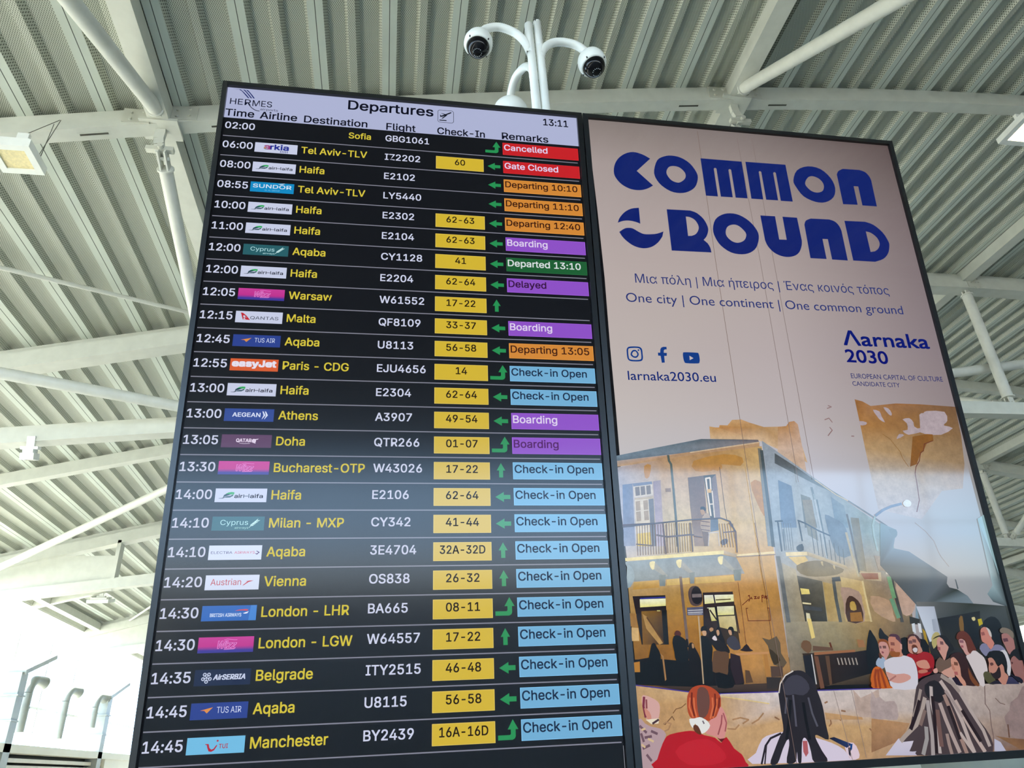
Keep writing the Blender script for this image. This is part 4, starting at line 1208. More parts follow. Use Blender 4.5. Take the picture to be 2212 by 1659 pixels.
  ['l',[71,70,61],63.3,[[20980,-14933],[21236,-14914]]],
  ['l',[106,148,107],140.7,[[20987,-15329],[21022,-15915]]],
  ['l',[99,141,110],139.3,[[20933,-15978],[21032,-16490]]],
  ['p',[116,139,153],[[21821,-15604],[22304,-15216],[22199,-16089],[21938,-16636],[21574,-16587],[21726,-16079]]],
  ['l',[111,129,153],81.6,[[20976,-13424],[21265,-13251],[21589,-13131],[21965,-13050]]],
  ['p',[205,214,215],[[22031,-13023],[22064,-12979],[22121,-12937],[22177,-12914],[22234,-12921],[22290,-12947],[22325,-12981],[22329,-13026],[22310,-13077],[22277,-13117],[22220,-13139],[22148,-13150],[22091,-13144],[22054,-13114],[22031,-13068]]],
  ['l',[146,169,170],64.0,[[20940,-13460],[20801,-13736],[20774,-14079],[20790,-14507]]],
 ],
 'picture_street': [
  ['p',[[123,148,156],[123,141,153],[117,135,150],[113,131,148],[93,104,114],[95,103,111],[81,90,95],[69,75,80],[49,58,54],[108,125,134],[111,125,137],[88,98,105],[71,73,72]],[[21075,-13650],[21592,-13877],[21343,-14444],[21862,-14549],[22656,-15098],[23002,-15341],[22926,-15537],[22985,-15655],[23241,-15719],[23550,-15920],[23764,-16291],[21795,-16249],[20774,-14956]]],
  ['p',[114,132,141],[[21326,-13846],[21450,-13833],[21583,-13867],[21606,-13949],[21580,-14041],[21518,-14109],[21449,-14142],[21417,-14109],[21394,-14040],[21340,-13935]]],
  ['p',[[115,138,145],[140,165,172],[135,160,165],[86,96,99],[63,73,77],[74,86,90]],[[24253,-15874],[24514,-15622],[24584,-13534],[24885,-13407],[24976,-16316],[24390,-16111]]],
  ['p',[[135,171,179],[146,175,179],[142,170,177]],[[24584,-13534],[24892,-13386],[24966,-16123]]],
  ['p',[76,88,95],[[23245,-15414],[23277,-15424],[23292,-15700],[23244,-15709]]],
  ['p',[185,189,187],[[23412,-16247],[23445,-16217],[23494,-16200],[23544,-16219],[23571,-16250],[23525,-16285],[23464,-16306],[23426,-16283]]],
  ['p',[[109,112,112],[81,86,87],[47,54,48],[63,70,70],[45,50,48],[21,24,19],[13,15,16],[21,15,14]],[[21733,-16061],[22559,-16077],[23592,-16143],[24999,-16262],[25106,-17202],[25045,-17810],[23134,-17751],[21621,-17704]]],
  ['p',[[181,189,204],[164,172,187],[145,154,169],[187,196,209]],[[21700,-16194],[22317,-16206],[22317,-17083],[21897,-17223]]],
  ['p',[[144,153,168],[155,164,178],[156,162,177],[145,154,167]],[[22129,-16578],[22301,-16560],[22280,-16931],[22102,-16926]]],
  ['p',[[18,20,20],[17,19,19],[36,36,27],[35,34,26]],[[22327,-16560],[23844,-16372],[23523,-17656],[22437,-17302]]],
  ['p',[13,17,19],[[23187,-16646],[23300,-16495],[23419,-16474],[23514,-16560],[23591,-16700],[23654,-16816],[23671,-16966],[23604,-17232],[23476,-17461],[23250,-17535],[23065,-17449],[23086,-17060]]],
  ['p',[113,83,30],[[23063,-16577],[23138,-16496],[23198,-16514],[23179,-16732],[23127,-16952],[23058,-16989],[23004,-16927],[23017,-16755]]],
  ['p',[8,13,15],[[23794,-16815],[23906,-16662],[24049,-16578],[24190,-16540],[24319,-16562],[24411,-16646],[24463,-16787],[24455,-17006],[24409,-17227],[24358,-17389],[24252,-17483],[23993,-17484],[23759,-17383],[23730,-17109]]],
  ['p',[174,158,27],[[23695,-16614],[23832,-16595],[23839,-16750],[23690,-16813]]],
  ['p',[196,184,129],[[23498,-16565],[23552,-16544],[23609,-16545],[23622,-16587],[23610,-16634],[23569,-16655],[23525,-16654],[23500,-16612]]],
  ['p',[[164,133,25],[172,143,30],[147,114,20],[115,87,15]],[[21743,-16830],[21823,-16919],[21839,-17541],[21730,-17474]]],
  ['p',[40,41,36],[[21399,-16473],[21733,-16568],[21669,-16720],[21371,-16691]]],
  ['p',[192,200,208],[[21421,-16692],[21528,-16673],[21503,-16975],[21405,-16908]]],
  ['p',[201,206,212],[[21629,-16675],[21726,-16699],[21710,-16959],[21615,-16935]]],
  ['p',[7,8,9],[[20969,-17090],[21093,-17061],[21270,-17098],[21530,-17105],[21762,-17155],[21836,-17323],[21825,-17498],[21784,-17584],[21642,-17620],[21258,-17624],[20906,-17555],[20873,-17319]]],
  ['p',[166,155,98],[[21975,-17117],[22052,-17011],[22147,-16949],[22236,-16947],[22289,-16996],[22253,-17105],[22175,-17230],[22067,-17357],[21973,-17417],[21951,-17290]]],
 ],
 'picture_house_front': [
  ['p',[[132,148,157],[136,150,161],[113,121,123],[125,132,137],[138,141,145],[139,146,148],[121,133,139]],[[12597,-14762],[14188,-14653],[15536,-14559],[16080,-14673],[16278,-15146],[14710,-15229],[12816,-15325]]],
  ['p',[225,209,146],[[12589,-14657],[15713,-14464],[15697,-14572],[12592,-14745]]],
  ['p',[[186,165,135],[169,152,124],[159,143,124],[176,154,124]],[[15713,-14464],[16116,-14587],[16080,-14673],[15697,-14572]]],
  ['p',[218,198,148],[[16105,-14587],[17339,-14501],[17338,-14577],[16108,-14641]]],
  ['l',[136,119,105],35.8,[[16106,-14656],[17346,-14599]]],
  ['p',[223,210,157],[[13359,-14781],[13440,-14753],[13519,-14762],[13531,-14840],[13512,-14930],[13473,-14982],[13426,-15002],[13387,-14967],[13358,-14907],[13344,-14839]]],
  ['p',[149,150,146],[[13517,-14783],[13679,-14953],[13878,-15185],[13797,-15205],[13472,-14992]]],
  ['p',[223,210,157],[[14189,-14738],[14271,-14709],[14351,-14718],[14363,-14797],[14343,-14887],[14302,-14940],[14254,-14960],[14215,-14925],[14186,-14864],[14173,-14796]]],
  ['p',[149,149,146],[[14349,-14739],[14511,-14911],[14710,-15145],[14627,-15165],[14301,-14950]]],
  ['p',[223,210,156],[[15499,-14656],[15583,-14627],[15665,-14636],[15675,-14716],[15652,-14807],[15610,-14861],[15561,-14881],[15521,-14845],[15493,-14784],[15482,-14715]]],
  ['p',[148,149,145],[[15662,-14657],[15823,-14831],[16022,-15068],[15937,-15088],[15608,-14871]]],
  ['p',[114,126,129],[[13600,-15160],[13816,-15143],[13758,-15463],[13594,-15467]]],
  ['p',[114,125,129],[[14544,-15101],[14718,-15082],[14654,-15405],[14534,-15409]]],
  ['p',[113,125,128],[[15933,-15035],[16192,-15017],[16120,-15344],[15915,-15347]]],
  ['p',[[193,156,80],[197,157,85],[181,137,64],[179,135,58]],[[12836,-15345],[13575,-15295],[13575,-15501],[12773,-15549]]],
  ['p',[199,167,97],[[13823,-15278],[14505,-15236],[14506,-15413],[13804,-15454]]],
  ['p',[199,164,90],[[14709,-15239],[15911,-15187],[15930,-15373],[14687,-15416]]],
  ['p',[138,157,168],[[12657,-14888],[12720,-14848],[12788,-14910],[12835,-14991],[12860,-15098],[12854,-15212],[12816,-15325],[12715,-15468],[12623,-15506],[12620,-15208]]],
  ['l',[99,78,76],18.5,[[13072,-13678],[13019,-14588]]],
  ['l',[99,78,76],18.6,[[13154,-13678],[13101,-14582]]],
  ['l',[99,78,76],18.6,[[13236,-13678],[13182,-14577]]],
  ['l',[99,78,76],18.6,[[13318,-13679],[13264,-14571]]],
  ['l',[99,78,76],18.6,[[13401,-13679],[13345,-14566]]],
  ['l',[99,78,76],18.7,[[13483,-13679],[13427,-14560]]],
  ['l',[99,78,76],18.7,[[13565,-13680],[13509,-14555]]],
  ['l',[99,78,76],18.7,[[13648,-13680],[13591,-14549]]],
  ['l',[99,78,76],18.7,[[13731,-13680],[13673,-14543]]],
  ['l',[99,78,76],18.8,[[13813,-13680],[13755,-14538]]],
  ['l',[99,78,76],18.8,[[13896,-13681],[13837,-14532]]],
  ['l',[99,78,76],18.8,[[13979,-13681],[13920,-14527]]],
  ['l',[111,87,69],18.8,[[14003,-13648],[13957,-14523]]],
  ['l',[111,87,69],18.8,[[14082,-13648],[14035,-14517]]],
  ['l',[111,87,69],18.9,[[14161,-13649],[14113,-14512]]],
  ['l',[111,87,69],18.9,[[14239,-13649],[14191,-14506]]],
  ['l',[111,87,69],18.9,[[14318,-13649],[14270,-14500]]],
  ['l',[111,87,69],18.9,[[14397,-13649],[14348,-14495]]],
  ['l',[111,87,69],19.0,[[14476,-13650],[14427,-14489]]],
  ['l',[111,87,69],19.0,[[14555,-13650],[14505,-14483]]],
  ['l',[111,87,69],19.0,[[14634,-13650],[14584,-14477]]],
  ['l',[111,87,69],19.0,[[14713,-13650],[14663,-14472]]],
  ['l',[111,87,69],19.0,[[14792,-13651],[14742,-14466]]],
  ['l',[109,87,76],23.8,[[15684,-13665],[15680,-14366]]],
  ['l',[109,87,76],23.8,[[15769,-13665],[15768,-14367]]],
  ['l',[109,87,76],23.8,[[15854,-13665],[15857,-14368]]],
  ['l',[109,87,76],23.9,[[15939,-13665],[15947,-14369]]],
  ['l',[109,87,76],23.9,[[16025,-13666],[16036,-14369]]],
  ['l',[109,87,76],23.9,[[16110,-13666],[16125,-14370]]],
  ['l',[83,65,69],43.2,[[12606,-13698],[13612,-13647]]],
  ['l',[88,69,65],49.5,[[13656,-13995],[13982,-14051],[14353,-14021],[14704,-13990],[14819,-14001]]],
  ['l',[89,70,67],37.1,[[13006,-14259],[13498,-14305]]],
  ['l',[88,69,65],38.2,[[14838,-14034],[15078,-14068]]],
  ['l',[86,65,61],43.4,[[13889,-13637],[13882,-14543]]],
  ['l',[83,65,57],49.5,[[14317,-13638],[14274,-14504]]],
  ['l',[83,65,57],43.9,[[14747,-13639],[14723,-14487]]],
  ['l',[99,78,73],53.9,[[15995,-13643],[16115,-13799],[16170,-13910],[16126,-14522]]],
  ['l',[99,78,73],38.8,[[15765,-13930],[16148,-13899]]],
  ['l',[77,72,80],44.3,[[12599,-13750],[13597,-13655],[14774,-13545],[15750,-13496],[16034,-13599],[16154,-13891]]],
  ['l',[107,90,84],84.2,[[14257,-15222],[14250,-15759],[14251,-16767],[14246,-17080]]],
  ['l',[163,121,69],70.2,[[14668,-16277],[14670,-16778]]],
  ['p',[82,67,66],[[14444,-15640],[14473,-15571],[14516,-15517],[14571,-15486],[14634,-15473],[14703,-15475],[14767,-15500],[14816,-15564],[14850,-15647],[14864,-15739],[14860,-15832],[14838,-15922],[14794,-15995],[14717,-16032],[14630,-16043],[14548,-16030],[14480,-15989],[14448,-15903],[14435,-15804],[14433,-15718]]],
  ['p',[31,29,35],[[14529,-15682],[14561,-15605],[14603,-15539],[14650,-15504],[14700,-15495],[14755,-15515],[14804,-15563],[14836,-15652],[14853,-15750],[14852,-15827],[14829,-15893],[14773,-15955],[14704,-15993],[14635,-15985],[14575,-15950],[14540,-15894],[14523,-15826],[14518,-15755]]],
  ['p',[117,106,107],[[14549,-15703],[14843,-15698],[14831,-15795],[14544,-15802]]],
  ['p',[84,85,108],[[14346,-16077],[14853,-16057],[14840,-16297],[14331,-16293]]],
  ['l',[185,184,188],28.2,[[14370,-16159],[14819,-16148]]],
  ['l',[185,184,188],28.2,[[14362,-16219],[14811,-16209]]],
  ['l',[171,169,176],19.7,[[14368,-16260],[14782,-16259]]],
  ['p',[[36,29,33],[25,25,29],[41,19,14],[15,12,8]],[[12745,-15732],[13730,-15719],[13691,-17064],[12892,-17042]]],
  ['p',[[232,234,207],[227,230,198],[222,216,137],[222,216,126]],[[12950,-15820],[13731,-15811],[13715,-16014],[12942,-16042]]],
  ['l',[50,57,157],27.9,[[12970,-15797],[13727,-15780]]],
  ['p',[[129,94,32],[100,69,25],[15,14,13],[125,86,23]],[[12968,-16149],[13618,-16133],[13560,-17061],[12924,-17043]]],
  ['p',[172,133,71],[[12994,-16219],[13117,-16302],[13521,-17023],[13409,-17056],[13064,-16618]]],
  ['l',[87,56,18],41.2,[[13115,-16322],[13562,-17043]]],
  ['p',[15,16,16],[[13574,-16132],[13728,-16135],[13691,-17064],[13539,-17060]]],
  ['p',[202,194,115],[[13431,-16129],[13530,-16131],[13527,-16161],[13439,-16159]]],
  ['p',[201,165,108],[[12635,-16578],[12838,-16597],[12826,-16945],[12612,-16939]]],
  ['p',[155,112,54],[[12605,-16191],[12809,-16215],[12808,-16572],[12594,-16547]]],
  ['p',[[41,32,38],[50,42,44],[59,44,20],[32,17,14]],[[14881,-15668],[15819,-15654],[15829,-17125],[14740,-17094]]],
  ['p',[[221,221,210],[225,225,189],[221,218,147],[218,214,147]],[[14917,-15741],[15830,-15737],[15813,-15933],[14903,-15987]]],
  ['l',[45,40,55],43.0,[[15212,-15746],[15225,-15983]]],
  ['l',[73,58,25],28.7,[[15261,-15881],[15719,-15869]]],
  ['p',[[210,212,181],[212,210,159],[206,195,106],[196,191,118]],[[14962,-16090],[15233,-16086],[15239,-16451],[15024,-16466]]],
  ['l',[39,23,20],56.6,[[14980,-16121],[15021,-16486],[15047,-16628]]],
  ['l',[38,24,23],42.6,[[15042,-16163],[15209,-16430]]],
  ['p',[[216,216,191],[218,216,180],[216,209,139],[212,207,128]],[[15270,-16066],[15794,-16060],[15770,-16301],[15259,-16310]]],
  ['p',[[196,182,128],[202,188,139],[193,175,119],[186,166,107]],[[15266,-16341],[15788,-16332],[15792,-16767],[15270,-16633]]],
  ['l',[18,18,23],62.5,[[15225,-16065],[15248,-16633]]],
  ['l',[39,22,18],35.8,[[15821,-16036],[15853,-16808]]],
  ['l',[97,29,17],23.3,[[16282,-15797],[16321,-15767],[16330,-15860],[16282,-15942]]],
  ['l',[97,29,17],23.3,[[16394,-15820],[16353,-15861],[16409,-15872]]],
  ['l',[97,29,17],23.4,[[16465,-15811],[16535,-15806],[16467,-15873],[16549,-15865]]],
  ['l',[97,29,17],23.4,[[16592,-15813],[16572,-15865],[16618,-15866],[16628,-15804]]],
  ['l',[97,29,17],23.4,[[16694,-15971],[16713,-15784],[16761,-15775],[16751,-15837],[16710,-15847]]],
  ['l',[97,29,17],23.5,[[16780,-15869],[16817,-15786],[16827,-15870]]],
  ['l',[97,29,17],23.5,[[16899,-15788],[16854,-15818],[16875,-15860],[16847,-15891]]],
  ['l',[98,35,19],20.3,[[16060,-16041],[16292,-15880]]],
  ['l',[107,50,20],23.2,[[16218,-16137],[16161,-16136],[16176,-16483],[16874,-16490],[16886,-16141],[16829,-16140]]],
  ['l',[89,29,17],14.4,[[16019,-15395],[16020,-16307],[16011,-17112]]],
  ['l',[67,25,18],14.8,[[16831,-13646],[16825,-14875],[16843,-15912],[16824,-16995]]],
 ],
 'picture_crowd_far': [
  ['p',[[9,9,9],[7,7,7],[7,7,8],[7,7,7],[9,7,7],[14,9,8],[20,12,10],[15,12,12],[7,8,9],[5,7,7],[5,7,7]],[[12611,-17448],[13087,-17386],[13382,-17434],[13873,-17488],[14525,-17508],[14947,-17637],[15547,-17462],[15802,-18128],[15735,-18279],[13583,-18144],[12595,-18071]]],
  ['p',[[57,41,29],[63,47,36],[70,56,47],[52,39,31],[43,31,24]],[[13224,-18121],[14222,-18186],[17000,-18171],[16871,-18397],[14161,-18334]]],
  ['p',[13,9,8],[[12591,-17428],[12996,-17431],[13011,-17499],[12595,-17505]]],
  ['p',[174,119,41],[[12605,-17505],[12788,-17482],[12772,-17757],[12603,-17752]]],
  ['p',[7,7,7],[[13129,-17175],[13160,-17079],[13187,-17032],[13232,-17007],[13276,-17015],[13302,-17055],[13329,-17123],[13378,-17206],[13416,-17319],[13408,-17480],[13379,-17663],[13348,-17876],[13296,-18039],[13191,-18066],[13088,-17995],[13037,-17808],[13025,-17576],[13069,-17359]]],
  ['p',[157,115,67],[[13399,-17280],[13498,-17360],[13517,-17972],[13470,-18008],[13451,-17397]]],
  ['p',[76,29,15],[[13878,-16786],[13901,-16737],[13943,-16698],[13993,-16694],[14041,-16711],[14073,-16747],[14086,-16791],[14069,-16836],[14033,-16869],[13979,-16866],[13926,-16846],[13891,-16820]]],
  ['p',[9,12,13],[[13797,-17019],[13818,-16918],[13860,-16844],[13923,-16821],[13994,-16828],[14058,-16852],[14118,-16891],[14174,-16933],[14216,-16992],[14233,-17077],[14236,-17188],[14251,-17354],[14220,-17498],[14046,-17548],[13869,-17526],[13827,-17407],[13824,-17254],[13804,-17131]]],
  ['p',[15,13,12],[[14199,-16952],[14233,-16920],[14267,-16934],[14273,-17044],[14263,-17150],[14232,-17153],[14202,-17109],[14192,-17029]]],
  ['p',[15,10,10],[[14267,-17111],[14303,-17049],[14344,-17025],[14390,-17029],[14428,-17057],[14440,-17100],[14449,-17155],[14476,-17206],[14511,-17274],[14556,-17375],[14590,-17510],[14600,-17718],[14562,-17894],[14411,-17944],[14260,-17884],[14226,-17650],[14234,-17383],[14244,-17221]]],
  ['p',[173,134,92],[[14373,-17055],[14400,-17052],[14426,-17076],[14432,-17127],[14424,-17174],[14397,-17187],[14370,-17172],[14365,-17112]]],
  ['p',[8,8,10],[[14683,-16707],[14695,-16656],[14729,-16609],[14786,-16589],[14843,-16591],[14874,-16626],[14888,-16672],[14888,-16717],[14866,-16752],[14801,-16758],[14733,-16748],[14697,-16734]]],
  ['p',[195,154,119],[[14724,-16728],[14785,-16715],[14846,-16731],[14852,-16791],[14831,-16850],[14787,-16864],[14742,-16848],[14720,-16788]]],
  ['p',[13,16,17],[[14638,-16885],[14703,-16843],[14784,-16869],[14860,-16904],[14926,-16972],[14967,-17078],[14982,-17210],[14955,-17348],[14918,-17520],[14922,-17788],[14895,-18020],[14737,-18110],[14586,-18047],[14580,-17712],[14615,-17316],[14619,-17056]]],
  ['p',[25,19,19],[[14850,-16871],[14917,-16903],[15037,-16975],[15181,-16995],[15320,-17022],[15403,-17096],[15453,-17184],[15492,-17275],[15475,-17342],[15334,-17349],[15168,-17313],[15070,-17237],[14993,-17131],[14899,-16983]]],
  ['p',[91,64,40],[[14994,-17289],[15095,-17256],[15215,-17295],[15352,-17297],[15453,-17341],[15435,-17505],[15380,-17690],[15363,-17832],[15325,-17920],[15219,-17893],[15095,-17835],[14978,-17849],[14901,-17809],[14921,-17548]]],
  ['p',[9,10,12],[[15003,-17870],[15167,-17860],[15347,-17921],[15434,-18014],[15473,-18117],[15487,-18196],[15432,-18249],[15211,-18271],[14996,-18233],[14951,-18048]]],
  ['p',[12,8,8],[[15119,-16778],[15151,-16695],[15195,-16630],[15240,-16626],[15281,-16662],[15303,-16742],[15323,-16843],[15360,-16954],[15384,-17044],[15364,-17075],[15314,-17062],[15222,-16988],[15136,-16898],[15112,-16837]]],
  ['p',[193,150,115],[[15155,-16729],[15190,-16704],[15229,-16711],[15244,-16762],[15241,-16821],[15209,-16861],[15174,-16869],[15156,-16803]]],
  ['p',[211,200,205],[[14998,-16934],[15039,-16884],[15097,-16857],[15133,-16912],[15148,-16978],[15121,-16998],[15078,-16996],[15027,-16971]]],
  ['p',[176,133,94],[[14941,-16694],[14969,-16657],[15015,-16636],[15055,-16647],[15077,-16677],[15057,-16734],[15019,-16776],[14972,-16744]]],
  ['p',[15,13,14],[[14927,-16793],[15025,-16738],[15116,-16718],[15102,-16790],[15050,-16876],[14988,-16911],[14934,-16912],[14912,-16860]]],
  ['p',[9,7,8],[[15510,-16708],[15534,-16661],[15578,-16630],[15630,-16630],[15676,-16652],[15694,-16698],[15696,-16753],[15683,-16812],[15658,-16852],[15618,-16844],[15575,-16810],[15533,-16761]]],
  ['p',[193,150,117],[[15519,-16728],[15562,-16714],[15609,-16731],[15621,-16791],[15614,-16851],[15582,-16865],[15546,-16849],[15523,-16789]]],
  ['p',[59,57,67],[[15437,-16986],[15501,-16926],[15585,-16890],[15655,-16886],[15717,-16914],[15768,-16986],[15805,-17075],[15834,-17163],[15826,-17234],[15734,-17269],[15620,-17268],[15528,-17218],[15459,-17145],[15429,-17063]]],
  ['p',[181,156,122],[[14642,-16325],[14687,-16326],[14602,-18124],[14565,-18122]]],
  ['p',[187,135,85],[[15651,-17357],[16668,-17338],[16669,-17397],[15666,-17407]]],
  ['p',[30,15,19],[[15871,-17236],[15947,-17163],[16025,-17111],[16076,-17165],[16117,-17243],[16178,-17281],[16198,-17304],[16100,-17318],[15971,-17317],[15866,-17298],[15798,-17273],[15814,-17259]]],
  ['p',[38,22,28],[[15497,-17343],[15775,-17430],[15802,-18128],[15530,-18176],[15441,-17731]]],
  ['p',[167,117,57],[[16497,-17412],[16613,-17396],[16616,-17983],[16491,-17998]]],
  ['p',[85,62,43],[[15874,-17803],[16004,-17827],[16067,-18138],[15843,-18149]]],
  ['p',[90,76,56],[[16526,-16955],[16743,-17021],[16988,-16927],[17071,-17110],[17046,-17389],[17182,-17650],[17045,-17783],[16766,-17696],[16709,-17497],[16671,-17179]]],
  ['p',[54,42,19],[[16703,-17260],[16796,-17314],[16903,-17424],[16970,-17508],[16989,-17585],[16911,-17661],[16811,-17697],[16758,-17642],[16725,-17537],[16696,-17378]]],
  ['p',[78,60,50],[[16659,-17731],[17030,-17743],[17005,-18016],[16643,-18023]]],
  ['p',[47,41,38],[[16487,-18017],[16957,-18034],[16773,-18317],[16459,-18324]]],
  ['p',[[48,35,20],[28,17,16],[8,8,9],[9,9,10],[40,27,16]],[[17702,-17418],[19419,-17421],[19825,-17384],[19776,-18025],[17962,-18369]]],
  ['p',[146,96,60],[[18076,-17397],[19394,-17363],[19389,-17428],[18070,-17477]]],
  ['p',[106,69,47],[[18058,-17493],[18184,-17512],[18219,-18363],[18089,-18374]]],
  ['p',[87,62,41],[[18408,-17503],[18538,-17507],[18478,-18264],[18399,-18292]]],
  ['p',[23,22,28],[[17709,-17482],[17990,-17459],[17968,-18245],[17708,-18174]]],
  ['l',[188,187,186],36.1,[[17990,-17459],[17986,-18246]]],
  ['l',[167,156,144],35.2,[[18784,-17579],[18804,-17755]]],
  ['l',[167,156,144],35.2,[[18900,-17582],[18919,-17758]]],
  ['l',[167,156,144],35.3,[[19015,-17586],[19034,-17762]]],
  ['l',[167,156,144],35.3,[[19130,-17589],[19149,-17766]]],
  ['l',[167,156,144],35.4,[[19246,-17593],[19265,-17770]]],
  ['l',[167,156,144],35.4,[[19362,-17596],[19380,-17773]]],
  ['p',[104,75,49],[[17698,-17242],[17727,-17141],[17804,-17068],[17908,-17064],[18002,-17106],[18032,-17197],[18021,-17299],[17966,-17385],[17886,-17424],[17777,-17351]]],
  ['p',[217,195,119],[[18031,-16453],[18159,-16473],[18190,-16997],[18072,-17027]]],
  ['l',[89,41,17],58.9,[[18627,-17155],[18663,-17350]]],
  ['p',[94,68,50],[[18073,-17221],[18676,-17286],[18678,-17367],[18045,-17364]]],
  ['p',[7,12,13],[[19935,-16896],[19979,-16827],[20007,-16832],[20032,-16863],[20061,-16932],[20116,-17031],[20162,-17165],[20173,-17345],[20149,-17556],[20071,-17825],[19964,-18032],[19820,-18043],[19704,-17927],[19699,-17679],[19750,-17382],[19840,-17109]]],
  ['p',[15,17,20],[[20294,-16839],[20327,-16791],[20363,-16791],[20400,-16856],[20444,-16942],[20517,-17004],[20571,-17061],[20563,-17132],[20506,-17175],[20366,-17143],[20241,-17069],[20247,-16950]]],
  ['p',[146,102,62],[[19511,-17082],[19716,-17104],[19749,-17301],[19519,-17310]]],
 ],
 'picture_low_wall': [
  ['p',[[190,155,112],[194,161,117],[184,145,98],[186,147,100]],[[12611,-18097],[14171,-18332],[14137,-18614],[12595,-18553]]],
  ['p',[[194,161,117],[205,194,193],[188,153,111],[184,145,98]],[[14171,-18332],[15121,-18391],[15104,-18510],[14137,-18614]]],
  ['p',[[205,194,193],[204,196,197],[195,182,177],[188,153,111]],[[15121,-18391],[16793,-18406],[16739,-18716],[15104,-18510]]],
  ['p',[[204,196,197],[194,182,177],[187,172,165],[195,182,177]],[[16793,-18406],[19384,-18428],[19272,-18938],[16739,-18716]]],
  ['p',[[194,182,177],[184,169,162],[174,160,153],[187,172,165]],[[19384,-18428],[22086,-18426],[21887,-19166],[19272,-18938]]],
  ['p',[[184,169,162],[158,142,135],[138,123,117],[174,160,153]],[[22086,-18426],[24768,-18445],[24504,-19274],[21887,-19166]]],
  ['p',[[186,147,100],[184,145,98],[183,144,99],[179,139,95]],[[12595,-18553],[14137,-18614],[14051,-19306],[12608,-19241]]],
  ['p',[[184,145,98],[188,153,111],[187,150,107],[183,144,99]],[[14137,-18614],[15104,-18510],[14986,-19347],[14051,-19306]]],
  ['p',[[188,153,111],[195,182,177],[189,152,107],[187,150,107]],[[15104,-18510],[16739,-18716],[16658,-19187],[14986,-19347]]],
  ['p',[[195,182,177],[187,172,165],[183,148,103],[189,152,107]],[[16739,-18716],[19272,-18938],[19167,-19414],[16658,-19187]]],
  ['p',[[187,172,165],[174,160,153],[171,146,128],[183,148,103]],[[19272,-18938],[21887,-19166],[21725,-19768],[19167,-19414]]],
  ['p',[[174,160,153],[138,123,117],[118,100,97],[171,146,128]],[[21887,-19166],[24504,-19274],[24271,-20005],[21725,-19768]]],
  ['p',[[179,139,95],[183,144,99],[175,138,96],[169,134,96]],[[12608,-19241],[14051,-19306],[13938,-20223],[12578,-20219]]],
  ['p',[[183,144,99],[187,150,107],[183,144,100],[175,138,96]],[[14051,-19306],[14986,-19347],[14862,-20226],[13938,-20223]]],
  ['p',[[187,150,107],[189,152,107],[185,148,104],[183,144,100]],[[14986,-19347],[16658,-19187],[16478,-20240],[14862,-20226]]],
  ['p',[[189,152,107],[183,148,103],[175,138,97],[185,148,104]],[[16658,-19187],[19167,-19414],[18983,-20251],[16478,-20240]]],
  ['p',[[183,148,103],[171,146,128],[148,117,91],[175,138,97]],[[19167,-19414],[21725,-19768],[21594,-20251],[18983,-20251]]],
  ['p',[[171,146,128],[118,100,97],[118,84,58],[148,117,91]],[[21725,-19768],[24271,-20005],[24316,-20250],[21594,-20251]]],
  ['l',[64,49,135],29.5,[[12612,-18086],[13377,-18196],[14173,-18320]]],
  ['l',[64,50,135],31.1,[[14914,-18395],[16793,-18406],[19972,-18437]]],
  ['p',[[205,196,197],[204,194,195],[205,194,187],[198,174,142]],[[15046,-18401],[16522,-18423],[16475,-18703],[15058,-18451]]],
  ['l',[213,188,125],27.6,[[15057,-18459],[16456,-18702]]],
  ['l',[121,83,48],24.0,[[14004,-18605],[13863,-18697],[13702,-18731],[13607,-18831]]],
  ['l',[107,74,49],23.8,[[13338,-19106],[13571,-18909],[13624,-19007]]],
  ['l',[158,121,86],39.5,[[13303,-19089],[13381,-19045],[13524,-19082],[13435,-19221],[13321,-19263]]],
  ['l',[158,121,86],40.9,[[15311,-19063],[15544,-19024],[15781,-19083],[15597,-19172]]],
  ['l',[158,121,86],41.2,[[15861,-19183],[16065,-19095],[16243,-18939]]],
  ['l',[158,121,86],40.6,[[15129,-19280],[15351,-19305],[15480,-19199]]],
  ['p',[174,153,142],[[19092,-18434],[19285,-18662],[19677,-18541],[19903,-18447],[19861,-18920],[19554,-19176],[19157,-19159],[19073,-18989]]],
  ['l',[138,100,72],42.4,[[18231,-19120],[18237,-19285],[18165,-19348]]],
  ['l',[138,100,72],42.7,[[18463,-19147],[18547,-19216]]],
  ['l',[138,100,71],42.8,[[18231,-18722],[18146,-18752]]],
  ['l',[138,100,72],42.9,[[18618,-18971],[18733,-18992]]],
  ['l',[138,100,73],43.0,[[19389,-19467],[19518,-19604]]],
  ['l',[138,100,72],41.5,[[16567,-19051],[16690,-19121]]],
  ['p',[[183,145,100],[179,139,94],[174,135,92],[179,141,99]],[[18097,-18999],[19216,-19162],[19241,-19229],[18100,-19181]]],
  ['p',[164,147,144],[[19662,-18500],[19708,-18553],[19752,-18689],[19819,-18676],[19892,-18657],[19956,-18723],[20038,-18792],[20190,-18780],[20329,-18785],[20377,-18899],[20378,-19044],[20365,-19179],[20300,-19278],[20138,-19279],[19933,-19244],[19687,-19257],[19507,-19190],[19552,-18832]]],
  ['p',[[168,127,86],[170,131,94],[148,109,77],[138,101,71]],[[19503,-19208],[20672,-19384],[20306,-19800],[19309,-20071]]],
  ['p',[134,114,111],[[24745,-18516],[24609,-18572],[24380,-18828],[24225,-18904],[24100,-18969],[24038,-19079],[23985,-19191],[23870,-19266],[23773,-19350],[23771,-19499],[23797,-19648],[23778,-19742],[23816,-19814],[24026,-19978],[24289,-19946],[24567,-19230]]],
  ['p',[[128,94,62],[122,88,59],[110,75,50],[124,88,58]],[[23327,-19829],[23719,-19902],[24283,-19964],[24180,-20288]]],
